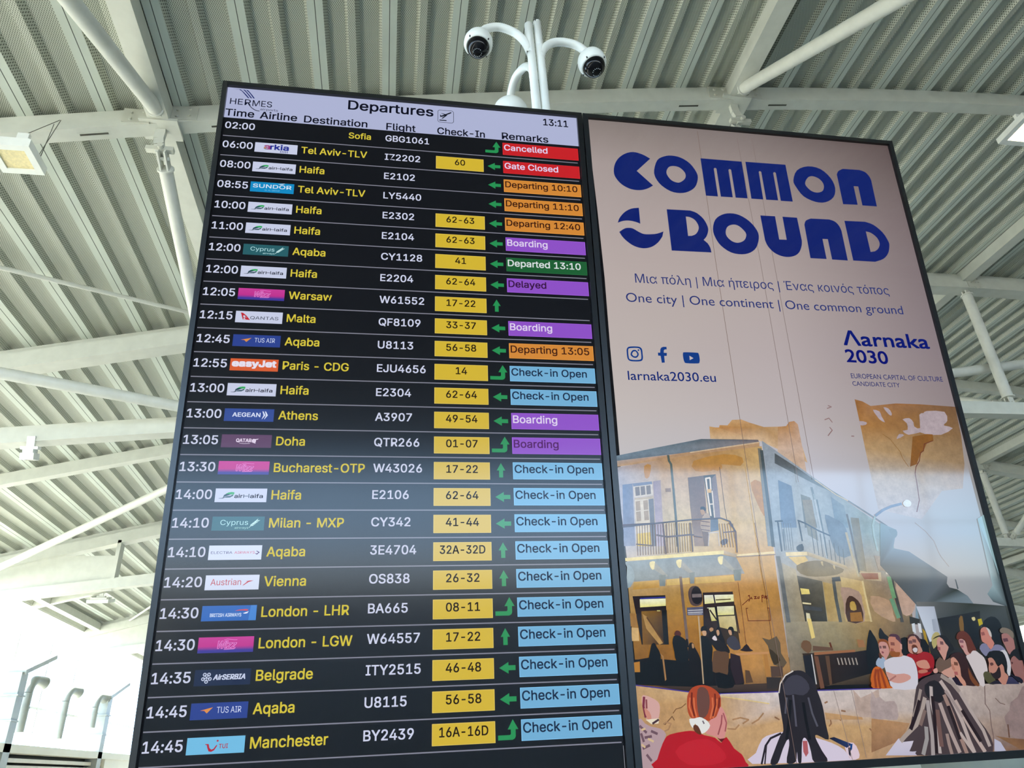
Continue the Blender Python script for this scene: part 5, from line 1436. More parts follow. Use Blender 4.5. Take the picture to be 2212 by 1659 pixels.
  ['l',[107,87,83],27.5,[[23475,-17832],[23372,-18466],[23246,-18973],[23341,-19164],[23277,-19533],[23260,-19863],[23163,-20185]]],
  ['l',[109,87,80],24.7,[[23625,-18837],[23747,-18974],[23897,-19018]]],
  ['l',[93,64,49],45.7,[[23825,-19557],[23770,-19886]]],
 ],
 'picture_listeners': [
  ['p',[147,164,186],[[19968,-17796],[19987,-17718],[20042,-17648],[20091,-17610],[20150,-17594],[20229,-17593],[20293,-17622],[20303,-17708],[20278,-17805],[20220,-17880],[20143,-17916],[20043,-17872]]],
  ['p',[125,65,23],[[20158,-17199],[20179,-17159],[20218,-17119],[20271,-17099],[20334,-17093],[20402,-17101],[20464,-17125],[20502,-17171],[20521,-17233],[20514,-17331],[20497,-17396],[20492,-17327],[20467,-17231],[20373,-17192],[20273,-17179],[20216,-17199],[20180,-17223],[20160,-17219]]],
  ['p',[187,135,126],[[20187,-17223],[20229,-17183],[20289,-17168],[20370,-17174],[20445,-17207],[20478,-17283],[20489,-17372],[20480,-17446],[20456,-17511],[20421,-17559],[20380,-17601],[20339,-17658],[20304,-17691],[20289,-17656],[20271,-17598],[20227,-17552],[20184,-17503],[20171,-17449],[20170,-17386],[20171,-17301]]],
  ['p',[124,62,70],[[20226,-17440],[20251,-17435],[20280,-17442],[20296,-17462],[20298,-17483],[20272,-17494],[20241,-17493],[20227,-17467]]],
  ['l',[115,80,83],75.2,[[20200,-17317],[20239,-17324]]],
  ['l',[104,68,63],75.3,[[20309,-17320],[20390,-17323]]],
  ['l',[84,45,27],74.8,[[20157,-17502],[20158,-17617]]],
  ['p',[196,193,203],[[20240,-17735],[20318,-17674],[20426,-17637],[20534,-17613],[20655,-17598],[20795,-17578],[20936,-17572],[21063,-17598],[21165,-17648],[21221,-17721],[21249,-17813],[21263,-17922],[21259,-18044],[21240,-18184],[21204,-18317],[21181,-18424],[21078,-18494],[20733,-18506],[20392,-18468],[20299,-18369],[20285,-18239],[20256,-18102],[20241,-17965],[20226,-17839]]],
  ['p',[194,142,130],[[20233,-17998],[20295,-18001],[20386,-18038],[20455,-18061],[20540,-18077],[20676,-18069],[20816,-18064],[20922,-18089],[20992,-18127],[21012,-18171],[20983,-18218],[20883,-18264],[20758,-18301],[20655,-18318],[20550,-18316],[20423,-18294],[20311,-18240],[20248,-18112]]],
  ['l',[158,103,96],44.6,[[20298,-18239],[20529,-18122]]],
  ['p',[183,124,101],[[20519,-17127],[20532,-17080],[20565,-17046],[20644,-17033],[20733,-17038],[20801,-17062],[20857,-17101],[20901,-17148],[20925,-17220],[20903,-17350],[20876,-17477],[20900,-17537],[20909,-17571],[20836,-17601],[20734,-17612],[20624,-17588],[20529,-17548],[20490,-17510],[20480,-17465],[20499,-17410],[20521,-17350],[20516,-17290],[20508,-17232],[20509,-17177]]],
  ['p',[70,41,57],[[20571,-17022],[20582,-16992],[20640,-16965],[20721,-16960],[20805,-16969],[20862,-16993],[20901,-17031],[20921,-17088],[20928,-17150],[20930,-17210],[20919,-17244],[20885,-17211],[20843,-17159],[20804,-17127],[20774,-17099],[20781,-17073],[20772,-17051],[20667,-17037]]],
  ['p',[136,76,25],[[20494,-17465],[20537,-17422],[20592,-17398],[20636,-17430],[20685,-17471],[20762,-17470],[20822,-17475],[20813,-17532],[20766,-17590],[20684,-17609],[20597,-17608],[20538,-17590],[20499,-17559],[20484,-17513]]],
  ['l',[125,72,62],90.9,[[20590,-17235],[20684,-17243]]],
  ['l',[146,80,64],75.5,[[20551,-17397],[20617,-17411]]],
  ['l',[197,145,132],60.8,[[20907,-17267],[20885,-17384]]],
  ['p',[147,14,19],[[21015,-17586],[21048,-17546],[21128,-17519],[21233,-17541],[21353,-17561],[21474,-17522],[21595,-17486],[21723,-17503],[21829,-17552],[21881,-17636],[21892,-17741],[21862,-17858],[21804,-17970],[21725,-18053],[21628,-18114],[21510,-18144],[21394,-18164],[21293,-18209],[21227,-18226],[21241,-18155],[21273,-18045],[21272,-17915],[21254,-17790],[21218,-17707],[21165,-17648],[21078,-17612]]],
  ['p',[188,129,110],[[21287,-17768],[21373,-17735],[21481,-17716],[21570,-17710],[21643,-17733],[21692,-17825],[21705,-17921],[21660,-17955],[21584,-17963],[21489,-17955],[21398,-17934],[21339,-17908],[21303,-17873],[21277,-17820]]],
  ['p',[174,106,84],[[21298,-18000],[21406,-17978],[21526,-17973],[21589,-17998],[21607,-18033],[21555,-18058],[21472,-18074],[21382,-18079],[21308,-18069],[21279,-18036]]],
  ['p',[84,7,12],[[21602,-17998],[21788,-17923],[21728,-18048],[21601,-18056]]],
  ['p',[179,126,108],[[21175,-17133],[21217,-17082],[21272,-17053],[21347,-17041],[21424,-17057],[21487,-17115],[21531,-17190],[21538,-17260],[21537,-17332],[21563,-17408],[21570,-17474],[21516,-17510],[21431,-17528],[21324,-17539],[21222,-17534],[21155,-17508],[21115,-17460],[21112,-17384],[21128,-17297],[21146,-17210]]],
  ['p',[63,35,38],[[21166,-17085],[21194,-17043],[21242,-17004],[21318,-16986],[21400,-16985],[21469,-17007],[21525,-17048],[21561,-17106],[21578,-17168],[21573,-17227],[21555,-17262],[21533,-17241],[21503,-17189],[21465,-17106],[21416,-17033],[21347,-17021],[21275,-17041],[21211,-17097],[21165,-17145],[21154,-17127]]],
  ['p',[89,42,20],[[21246,-17324],[21275,-17288],[21313,-17278],[21361,-17283],[21404,-17305],[21429,-17346],[21436,-17400],[21414,-17461],[21379,-17515],[21339,-17548],[21298,-17559],[21258,-17543],[21230,-17499],[21230,-17410]]],
  ['p',[193,186,191],[[21254,-17406],[21294,-17376],[21348,-17362],[21394,-17372],[21422,-17399],[21406,-17448],[21371,-17491],[21329,-17501],[21288,-17489],[21260,-17450]]],
  ['l',[104,67,67],91.7,[[21192,-17204],[21275,-17207]]],
  ['l',[104,67,66],92.0,[[21326,-17173],[21407,-17181]]],
  ['p',[99,78,65],[[21935,-17789],[22010,-17704],[22096,-17654],[22159,-17698],[22224,-17751],[22313,-17728],[22410,-17687],[22525,-17646],[22607,-17646],[22605,-17765],[22537,-17901],[22383,-17965],[22212,-18007],[22091,-18057],[21997,-18081],[21925,-18043],[21886,-17973],[21893,-17883]]],
  ['p',[20,17,18],[[21989,-17155],[22017,-17128],[22091,-17087],[22177,-17056],[22274,-17038],[22374,-17041],[22463,-17073],[22518,-17146],[22559,-17242],[22617,-17357],[22642,-17458],[22574,-17499],[22483,-17524],[22419,-17589],[22373,-17615],[22361,-17519],[22353,-17379],[22322,-17234],[22282,-17115],[22236,-17081],[22176,-17089],[22069,-17125]]],
  ['p',[185,137,124],[[22126,-17171],[22167,-17115],[22218,-17090],[22275,-17108],[22328,-17152],[22363,-17217],[22392,-17285],[22438,-17333],[22465,-17382],[22426,-17450],[22371,-17521],[22341,-17580],[22311,-17637],[22267,-17709],[22224,-17751],[22196,-17708],[22172,-17633],[22140,-17563],[22112,-17490],[22097,-17421],[22093,-17348],[22102,-17256]]],
  ['l',[104,67,67],93.0,[[22230,-17257],[22298,-17265]]],
  ['l',[146,80,83],92.6,[[22105,-17407],[22158,-17420]]],
  ['p',[194,146,134],[[21784,-17993],[21851,-17959],[21920,-17951],[21934,-18005],[21917,-18066],[21860,-18089],[21801,-18085],[21777,-18043]]],
  ['p',[188,142,126],[[22027,-18070],[22158,-18006],[22338,-17953],[22455,-17895],[22521,-17901],[22489,-18098],[22413,-18291],[22333,-18286],[22239,-18216],[22103,-18145]]],
  ['p',[184,90,15],[[19707,-18173],[19752,-18061],[19811,-17950],[19866,-17886],[19928,-17851],[20009,-17845],[20087,-17868],[20137,-17928],[20176,-18008],[20212,-18097],[20241,-18192],[20261,-18290],[20280,-18374],[20353,-18422],[20344,-18444],[20043,-18446],[19732,-18422],[19682,-18360],[19709,-18286],[19700,-18235]]],
  ['l',[137,53,7],73.8,[[19937,-17932],[19853,-18122],[19829,-18403]]],
  ['l',[137,53,7],74.1,[[20076,-17913],[20093,-18073],[20136,-18414]]],
  ['l',[137,53,7],73.9,[[20004,-17934],[19960,-18182],[19960,-18419]]],
  ['p',[194,185,186],[[22983,-17645],[23061,-17600],[23159,-17562],[23231,-17514],[23301,-17490],[23379,-17531],[23453,-17596],[23520,-17648],[23572,-17713],[23598,-17806],[23604,-17915],[23594,-18045],[23561,-18163],[23482,-18226],[23405,-18282],[23391,-18388],[23378,-18478],[23310,-18515],[23229,-18473],[23154,-18264],[23088,-18023],[23041,-17877],[23008,-17771],[22980,-17697]]],
  ['p',[91,39,20],[[22814,-17082],[22846,-17030],[22895,-16981],[22968,-16949],[23046,-16934],[23112,-16944],[23172,-16976],[23226,-17030],[23273,-17107],[23307,-17213],[23333,-17326],[23365,-17429],[23373,-17505],[23314,-17508],[23237,-17501],[23180,-17558],[23133,-17599],[23098,-17554],[23078,-17471],[23084,-17368],[23090,-17268],[23070,-17202],[23027,-17164],[22940,-17170],[22854,-17185],[22816,-17178],[22801,-17158],[22799,-17125]]],
  ['p',[185,139,132],[[22847,-17210],[22883,-17173],[22937,-17162],[23002,-17176],[23058,-17216],[23075,-17287],[23076,-17369],[23076,-17450],[23079,-17521],[23107,-17568],[23118,-17598],[23060,-17622],[22991,-17620],[22959,-17565],[22935,-17492],[22898,-17429],[22865,-17363],[22846,-17282]]],
  ['l',[125,79,87],78.3,[[22887,-17231],[22991,-17240]]],
  ['l',[146,80,88],62.5,[[22892,-17377],[22952,-17379]]],
  ['p',[115,115,143],[[23493,-17458],[23527,-17385],[23591,-17333],[23664,-17308],[23735,-17312],[23780,-17358],[23812,-17416],[23833,-17470],[23866,-17494],[23947,-17430],[24045,-17359],[24149,-17354],[24240,-17377],[24292,-17413],[24325,-17456],[24363,-17499],[24363,-17534],[24275,-17549],[24141,-17553],[23967,-17541],[23805,-17543],[23726,-17606],[23677,-17666],[23634,-17671],[23594,-17638],[23532,-17554]]],
  ['p',[183,118,104],[[23675,-16937],[23713,-16890],[23759,-16861],[23807,-16844],[23857,-16844],[23914,-16866],[23963,-16905],[23990,-16965],[24002,-17036],[23994,-17113],[23987,-17190],[24024,-17254],[24041,-17320],[23963,-17425],[23866,-17494],[23817,-17432],[23774,-17338],[23703,-17298],[23644,-17258],[23633,-17186],[23642,-17104],[23653,-17016]]],
  ['p',[186,179,175],[[23886,-16852],[23927,-16866],[23979,-16906],[24007,-16961],[24021,-17023],[24018,-17092],[24002,-17139],[23972,-17129],[23941,-17086],[23929,-17017],[23921,-16943],[23896,-16885]]],
  ['l',[135,77,72],95.3,[[23691,-17041],[23772,-17030]]],
  ['p',[188,187,192],[[24175,-17541],[24256,-17515],[24351,-17521],[24390,-17587],[24408,-17688],[24427,-17807],[24423,-17941],[24367,-18110],[24300,-18238],[24253,-18247],[24228,-18173],[24251,-18000],[24278,-17811],[24266,-17704],[24240,-17632],[24194,-17577]]],
  ['p',[150,104,99],[[24364,-17071],[24451,-17041],[24558,-17050],[24655,-17090],[24727,-17159],[24739,-17259],[24726,-17365],[24721,-17446],[24693,-17518],[24605,-17598],[24512,-17653],[24465,-17647],[24435,-17600],[24408,-17508],[24386,-17407],[24363,-17343],[24348,-17277],[24342,-17168]]],
  ['p',[114,103,89],[[24337,-16954],[24375,-16910],[24438,-16878],[24518,-16876],[24605,-16895],[24694,-16937],[24764,-16991],[24786,-17049],[24782,-17108],[24760,-17170],[24727,-17210],[24698,-17197],[24665,-17157],[24628,-17102],[24573,-17051],[24471,-17040],[24376,-17033],[24338,-16997]]],
  ['l',[88,53,61],96.0,[[24391,-17240],[24518,-17230]]],
  ['p',[45,17,12],[[22425,-17703],[22441,-17658],[22482,-17604],[22558,-17570],[22648,-17547],[22736,-17534],[22816,-17539],[22881,-17568],[22930,-17618],[22959,-17683],[22978,-17770],[22993,-17889],[23013,-18021],[23056,-18149],[23107,-18272],[23187,-18388],[23199,-18472],[22988,-18485],[22755,-18456],[22679,-18398],[22663,-18305],[22680,-18164],[22700,-18010],[22675,-17873],[22635,-17759],[22598,-17690],[22558,-17657],[22505,-17667],[22458,-17691],[22432,-17705]]],
  ['p',[188,134,113],[[22444,-17716],[22494,-17675],[22554,-17669],[22611,-17712],[22658,-17785],[22683,-17879],[22692,-17985],[22675,-18094],[22664,-18195],[22702,-18269],[22745,-18333],[22762,-18403],[22755,-18456],[22702,-18474],[22637,-18451],[22586,-18356],[22543,-18252],[22512,-18216],[22486,-18189],[22458,-18127],[22435,-18051],[22424,-17966],[22422,-17877],[22425,-17789]]],
  ['l',[105,64,46],92.6,[[22536,-17844],[22622,-17859]]],
  ['l',[157,83,80],92.1,[[22477,-18114],[22551,-18117]]],
  ['l',[168,110,91],76.9,[[22452,-17878],[22451,-17990],[22496,-17991]]],
  ['p',[25,12,31],[[22337,-18245],[22397,-18221],[22476,-18225],[22530,-18281],[22576,-18351],[22630,-18410],[22652,-18452],[22581,-18462],[22490,-18446],[22438,-18401],[22399,-18345],[22353,-18290]]],
  ['p',[108,60,23],[[22952,-17969],[22985,-18053],[23035,-18207],[23132,-18355],[23199,-18472],[23143,-18498],[23051,-18466],[22979,-18384],[22928,-18265],[22928,-18090]]],
  ['p',[72,70,40],[[23404,-18183],[23434,-18130],[23489,-18099],[23575,-18098],[23662,-18129],[23725,-18204],[23765,-18294],[23775,-18385],[23747,-18454],[23648,-18469],[23538,-18447],[23469,-18391],[23424,-18320],[23402,-18249]]],
  ['p',[9,7,5],[[23696,-17654],[23761,-17596],[23851,-17544],[23935,-17524],[24026,-17524],[24142,-17533],[24244,-17569],[24291,-17654],[24309,-17761],[24308,-17869],[24289,-17975],[24250,-18077],[24206,-18148],[24167,-18151],[24141,-18108],[24157,-18004],[24156,-17908],[24065,-17921],[23963,-17939],[23925,-17862],[23890,-17773],[23804,-17739],[23723,-17718],[23690,-17689]]],
  ['p',[174,121,104],[[23693,-17742],[23756,-17717],[23829,-17721],[23872,-17762],[23906,-17824],[23932,-17912],[23967,-17977],[24039,-17946],[24111,-17906],[24145,-17937],[24160,-17996],[24150,-18070],[24145,-18146],[24197,-18193],[24236,-18248],[24187,-18365],[24107,-18467],[24022,-18488],[23942,-18461],[23896,-18385],[23855,-18297],[23793,-18246],[23730,-18206],[23673,-18170],[23632,-18128],[23628,-18063],[23642,-17991],[23669,-17929],[23694,-17868],[23688,-17799]]],
  ['p',[30,12,8],[[23651,-18117],[23677,-18129],[23730,-18157],[23794,-18145],[23865,-18111],[23941,-18025],[24001,-17966],[24018,-18030],[24013,-18129],[24001,-18203],[23971,-18264],[23906,-18304],[23833,-18321],[23774,-18315],[23723,-18280],[23675,-18194]]],
  ['p',[84,46,40],[[23724,-17869],[23770,-17855],[23819,-17859],[23837,-17889],[23830,-17922],[23783,-17942],[23732,-17944],[23716,-17909]]],
  ['p',[[40,38,65],[46,45,73],[51,50,80],[42,41,69]],[[24092,-18467],[24247,-18261],[24364,-18278],[24560,-18483]]],
  ['p',[25,18,35],[[23508,-18446],[23746,-18356],[23893,-18373],[23957,-18462]]],
  ['p',[135,91,86],[[24446,-17816],[24510,-17740],[24592,-17694],[24681,-17722],[24768,-17775],[24844,-17810],[24898,-17855],[24916,-17919],[24903,-18020],[24853,-18215],[24784,-18392],[24715,-18441],[24640,-18424],[24551,-18358],[24474,-18269],[24442,-18193],[24429,-18118],[24417,-18042],[24415,-17966],[24420,-17889]]],
  ['p',[13,13,14],[[24485,-17639],[24552,-17576],[24647,-17517],[24745,-17494],[24840,-17497],[24924,-17528],[24986,-17578],[25009,-17631],[25003,-17706],[24967,-17848],[24923,-17957],[24903,-17909],[24875,-17829],[24810,-17827],[24737,-17825],[24678,-17760],[24623,-17694],[24564,-17688],[24515,-17691],[24483,-17673]]],
  ['p',[14,10,27],[[24323,-18164],[24355,-18191],[24421,-18242],[24506,-18262],[24592,-18286],[24661,-18335],[24698,-18389],[24672,-18447],[24610,-18473],[24520,-18410],[24429,-18317],[24358,-18226]]],
  ['p',[73,40,40],[[24450,-17854],[24487,-17860],[24518,-17881],[24492,-17912],[24457,-17930],[24445,-17893]]],
 ],
 'picture_woman_red': [
  ['p',[175,148,153],[[12591,-18948],[12675,-18919],[12780,-19050],[12863,-19096],[12953,-19137],[13078,-19162],[13201,-19195],[13299,-19258],[13348,-19343],[13301,-19445],[13215,-19571],[13134,-19738],[13053,-19903],[12999,-20026],[12924,-20110],[12751,-20201],[12594,-20122],[12560,-19535]]],
  ['l',[107,79,90],65.1,[[12630,-19107],[12794,-19271]]],
  ['l',[107,79,90],65.0,[[12746,-19394],[12929,-19371]]],
  ['l',[108,79,91],64.6,[[12667,-19653],[12853,-19585]]],
  ['l',[107,79,90],65.3,[[12941,-19246],[13097,-19316]]],
  ['l',[108,80,91],64.4,[[12758,-19812],[12869,-19955]]],
  ['l',[107,79,90],64.8,[[12648,-19296],[12701,-19485]]],
  ['l',[205,178,136],52.1,[[12675,-19203],[12768,-19176]]],
  ['l',[205,178,137],52.0,[[12833,-19429],[12970,-19497]]],
  ['l',[205,178,137],51.7,[[12640,-19559],[12723,-19625]]],
  ['p',[205,160,153],[[12755,-18379],[12790,-18344],[12849,-18351],[12943,-18378],[13044,-18423],[13131,-18470],[13199,-18525],[13234,-18582],[13244,-18656],[13229,-18777],[13197,-18894],[13157,-18964],[13094,-19001],[12975,-19005],[12860,-18975],[12811,-18895],[12787,-18797],[12762,-18722],[12748,-18636],[12743,-18500]]],
  ['l',[117,39,60],65.8,[[12817,-18398],[12777,-18621],[12814,-18894]]],
  ['l',[138,74,76],52.8,[[12875,-18465],[12863,-18673]]],
  ['p',[199,133,115],[[12790,-18670],[12856,-18692],[12935,-18771],[12970,-18857],[12974,-18932],[12924,-18974],[12862,-18959],[12810,-18810]]],
  ['p',[223,212,188],[[12807,-18957],[12972,-18948],[13191,-18941],[13160,-19067],[12959,-19074]]],
  ['l',[65,40,49],52.5,[[12997,-19060],[13170,-18972]]],
  ['p',[168,67,30],[[14038,-18558],[14048,-18488],[14063,-18424],[14089,-18365],[14130,-18306],[14182,-18250],[14240,-18206],[14307,-18178],[14380,-18160],[14454,-18152],[14529,-18150],[14604,-18157],[14679,-18173],[14754,-18200],[14827,-18237],[14892,-18280],[14946,-18326],[14992,-18377],[15023,-18433],[15035,-18495],[15032,-18562],[15024,-18629],[15013,-18695],[14996,-18761],[14968,-18822],[14926,-18879],[14872,-18932],[14815,-18977],[14760,-19017],[14702,-19050],[14635,-19066],[14556,-19056],[14469,-19030],[14382,-19007],[14291,-19001],[14199,-18998],[14125,-18981],[14079,-18940],[14052,-18883],[14034,-18816],[14027,-18735],[14030,-18643]]],
  ['p',[101,65,55],[[14384,-18261],[14458,-18203],[14543,-18201],[14620,-18232],[14680,-18305],[14704,-18433],[14700,-18584],[14664,-18738],[14605,-18872],[14523,-18955],[14440,-18994],[14379,-18987],[14337,-18925],[14319,-18781],[14322,-18602],[14342,-18415]]],
  ['l',[205,106,60],45.6,[[14133,-18464],[14087,-18690],[14166,-18950]]],
  ['l',[205,106,60],45.7,[[14245,-18469],[14231,-18728],[14275,-18971]]],
  ['l',[205,106,60],46.0,[[14788,-18489],[14776,-18717],[14662,-19003]]],
  ['l',[205,106,60],46.1,[[14915,-18527],[14865,-18753],[14739,-18990]]],
  ['l',[107,30,12],45.7,[[14205,-18336],[14164,-18596],[14207,-18920]]],
  ['l',[107,30,12],46.2,[[14876,-18394],[14859,-18655],[14745,-18942]]],
  ['l',[107,30,12],46.3,[[14995,-18497],[14940,-18756]]],
  ['p',[205,137,132],[[14658,-19035],[14747,-19008],[14834,-18978],[14914,-18844],[14982,-18725],[15029,-18731],[15067,-18794],[15106,-18885],[15133,-18991],[15139,-19084],[15124,-19183],[15083,-19313],[15032,-19434],[14990,-19517],[14940,-19557],[14875,-19527],[14785,-19471],[14633,-19426],[14501,-19379],[14471,-19332],[14497,-19268],[14566,-19148]]],
  ['l',[148,74,77],40.4,[[15009,-18937],[14961,-19144],[14831,-19409]]],
  ['l',[158,85,86],40.6,[[15053,-18890],[15112,-19135],[15046,-19340]]],
  ['p',[87,7,9],[[14792,-19487],[14871,-19522],[15003,-19512],[15063,-19483],[15049,-19578],[14897,-19602]]],
  ['p',[175,8,26],[[12921,-20139],[12855,-20045],[13032,-19932],[13087,-19814],[13148,-19692],[13221,-19562],[13300,-19450],[13361,-19387],[13457,-19348],[13674,-19311],[13903,-19289],[14043,-19284],[14160,-19300],[14288,-19349],[14423,-19407],[14581,-19444],[14728,-19484],[14820,-19564],[14895,-19618],[14978,-19541],[15063,-19483],[15151,-19612],[15244,-19776],[15351,-19857],[15445,-19927],[15497,-20024],[15528,-20118],[15601,-20194],[15564,-20244],[15287,-20252],[14772,-20233],[13785,-20198]]],
  ['p',[189,22,38],[[13554,-19773],[13695,-19640],[13946,-19542],[14227,-19496],[14502,-19505],[14698,-19596],[14843,-19725],[14962,-19867],[14989,-19998],[14850,-20085],[14602,-20133],[14236,-20144],[13878,-20097],[13647,-19947]]],
  ['p',[221,221,218],[[14050,-18993],[14114,-18981],[14199,-18984],[14278,-18968],[14351,-18958],[14408,-18970],[14458,-18995],[14512,-19024],[14561,-19063],[14608,-19117],[14630,-19178],[14594,-19242],[14529,-19301],[14448,-19351],[14372,-19373],[14338,-19339],[14310,-19275],[14257,-19181],[14202,-19112],[14164,-19161],[14133,-19220],[14098,-19195],[14069,-19138],[14046,-19061]]],
  ['p',[93,45,13],[[14150,-19157],[14197,-19143],[14252,-19154],[14287,-19189],[14315,-19244],[14344,-19323],[14351,-19388],[14306,-19393],[14243,-19367],[14187,-19323],[14145,-19268],[14135,-19207]]],
  ['l',[107,96,105],40.2,[[14431,-19058],[14460,-19123]]],
 ],
 'picture_woman_dark_hair': [
  ['p',[205,194,212],[[15712,-20174],[15590,-20063],[15855,-19915],[15968,-19737],[16098,-19578],[16232,-19511],[16380,-19479],[16543,-19446],[16733,-19431],[16970,-19436],[17226,-19469],[17488,-19547],[17737,-19637],[17948,-19701],[18140,-19769],[18333,-19860],[18490,-19962],[18566,-20078],[18602,-20176],[18810,-20217],[18630,-20225],[17147,-20218]]],
  ['p',[213,192,204],[[18517,-19835],[18645,-19782],[18800,-19799],[18876,-19885],[18914,-19998],[18928,-20107],[18892,-20190],[18760,-20225],[18618,-20192],[18533,-20016]]],
  ['p',[[17,18,39],[23,24,50],[26,53,106],[31,41,84]],[[18085,-19653],[18246,-19628],[18754,-19829],[18578,-19918]]],
  ['p',[14,64,126],[[18689,-19859],[18777,-19814],[18727,-19957],[18655,-20018]]],
  ['p',[32,22,38],[[18620,-19904],[18695,-19924],[18647,-20146],[18603,-20080]]],
  ['l',[31,22,29],54.5,[[16669,-19468],[16345,-19574],[16163,-19756],[15980,-20187]]],
  ['l',[44,34,41],40.6,[[16194,-19742],[16073,-20192]]],
  ['p',[33,27,33],[[16768,-18499],[16776,-18425],[16788,-18381],[16806,-18333],[16829,-18270],[16857,-18202],[16899,-18135],[16955,-18065],[17024,-17995],[17111,-17939],[17227,-17900],[17362,-17875],[17480,-17866],[17567,-17875],[17638,-17900],[17705,-17942],[17777,-18004],[17846,-18083],[17901,-18170],[17937,-18266],[17960,-18370],[17981,-18477],[18009,-18583],[18035,-18692],[18054,-18815],[18062,-18962],[18062,-19123],[18062,-19278],[18076,-19437],[18090,-19591],[18069,-19685],[17978,-19674],[17852,-19605],[17753,-19557],[17704,-19554],[17682,-19571],[17683,-19619],[17712,-19710],[17763,-19831],[17813,-19946],[17873,-20049],[17933,-20147],[17934,-20214],[17824,-20244],[17656,-20245],[17529,-20218],[17486,-20151],[17483,-20055],[17482,-19962],[17471,-19881],[17462,-19804],[17447,-19736],[17421,-19676],[17389,-19625],[17356,-19604],[17324,-19613],[17290,-19651],[17256,-19728],[17220,-19877],[17184,-20065],[17150,-20199],[17114,-20241],[17079,-20231],[17055,-20194],[17054,-20110],[17064,-19998],[17063,-19942],[17049,-19997],[17025,-20107],[16980,-20190],[16889,-20225],[16778,-20232],[16714,-20193],[16739,-20075],[16810,-19910],[16864,-19773],[16880,-19685],[16877,-19626],[16854,-19613],[16803,-19661],[16731,-19755],[16658,-19859],[16590,-19977],[16519,-20105],[16449,-20195],[16363,-20230],[16276,-20228],[16233,-20192],[16260,-20112],[16331,-19998],[16408,-19879],[16485,-19755],[16569,-19627],[16640,-19523],[16693,-19472],[16733,-19445],[16760,-19383],[16769,-19254],[16766,-19090],[16762,-18928],[16763,-18773],[16764,-18622]]],
  ['p',[57,54,65],[[16929,-18304],[17005,-18174],[17129,-18058],[17271,-17997],[17419,-17984],[17559,-18036],[17671,-18128],[17738,-18247],[17745,-18368],[17652,-18465],[17517,-18527],[17384,-18514],[17250,-18484],[17118,-18506],[17010,-18508],[16942,-18423]]],
  ['l',[80,78,90],56.1,[[17205,-18515],[17190,-18814],[17160,-19304]]],
  ['l',[80,79,90],56.4,[[17661,-18600],[17703,-19000],[17796,-19332]]],
  ['l',[80,78,89],56.0,[[16999,-18574],[16891,-18966]]],
  ['l',[7,6,8],83.4,[[17103,-18645],[16978,-19133],[16816,-19611]]],
  ['l',[7,6,8],84.0,[[17480,-18726],[17479,-19154],[17503,-19643]]],
  ['l',[204,194,187],34.0,[[16789,-18433],[16868,-18201],[17062,-17988],[17319,-17878]]],
  ['p',[169,86,91],[[17284,-19681],[17418,-19687],[17399,-19990],[17306,-20080],[17253,-19951]]],
 ],
 'picture_woman_streaked_hair': [
  ['p',[[185,182,202],[195,188,204],[199,192,206],[179,174,194]],[[19719,-20161],[20206,-19759],[20859,-19789],[20709,-20209]]],
  ['p',[175,174,194],[[23260,-19899],[23437,-19998],[23547,-20239],[23164,-20221]]],
  ['p',[65,52,54],[[21109,-18441],[21219,-18315],[21342,-18242],[21499,-18181],[21665,-18139],[21822,-18106],[21974,-18102],[22126,-18153],[22261,-18236],[22357,-18337],[22434,-18452],[22505,-18566],[22572,-18703],[22637,-18897],[22712,-19102],[22820,-19274],[22935,-19445],[23057,-19629],[23146,-19821],[23180,-20042],[23119,-20219],[22898,-20257],[22567,-20246],[22147,-20246],[21673,-20238],[21123,-20229],[20687,-20208],[20642,-20154],[20692,-20102],[20572,-20106],[20475,-20092],[20583,-19962],[20671,-19834],[20481,-19842],[20293,-19852],[20364,-19748],[20506,-19612],[20601,-19509],[20694,-19385],[20788,-19198],[20886,-18973],[20995,-18694]]],
  ['p',[27,21,24],[[21394,-18395],[21559,-18308],[21745,-18275],[21858,-18328],[21932,-18434],[21973,-18586],[21966,-18736],[21884,-18831],[21768,-18878],[21640,-18852],[21518,-18794],[21425,-18747],[21367,-18676],[21349,-18536]]],
  ['l',[174,162,159],103.9,[[21582,-18459],[21489,-18904],[21499,-19383],[21424,-20173]]],
  ['l',[158,148,147],117.9,[[21374,-18825],[21327,-19266],[21294,-19737],[21192,-20215]]],
  ['l',[176,160,155],120.1,[[21939,-18320],[22109,-18629],[22234,-19008],[22348,-19420],[22436,-19916],[22511,-20207]]],
  ['l',[168,154,149],105.9,[[22261,-18236],[22478,-18624],[22702,-19138],[22963,-19666],[23049,-20071]]],
  ['l',[162,148,140],117.3,[[21303,-18748],[21130,-19074],[20861,-19429],[20440,-19698],[20280,-19816]]],
  ['l',[148,133,126],89.0,[[21225,-18521],[21042,-18886],[20827,-19209]]],
  ['l',[166,148,143],118.8,[[21758,-18915],[21830,-19324],[21923,-19729],[22045,-20185]]],
  ['l',[148,121,111],119.4,[[21953,-18698],[22084,-19224],[22141,-19594],[22262,-20213]]],
  ['l',[175,156,149],120.0,[[22275,-18860],[22447,-19313],[22651,-19798],[22850,-20206]]],
  ['l',[148,133,130],90.5,[[22028,-18588],[22184,-18857],[22389,-19274]]],
  ['l',[148,144,143],116.8,[[21151,-19514],[21100,-19800],[20891,-20182]]],
  ['l',[148,127,120],103.1,[[21768,-19722],[21767,-19975],[21788,-20226]]],
  ['l',[107,79,73],133.1,[[21620,-19094],[21569,-19459],[21515,-19999]]],
  ['l',[117,96,90],103.3,[[20993,-19434],[21219,-19078]]],
  ['l',[147,134,127],121.8,[[22002,-18170],[22294,-18371],[22461,-18604]]],
  ['l',[177,162,157],89.1,[[22201,-19705],[22366,-20003],[22489,-20206]]],
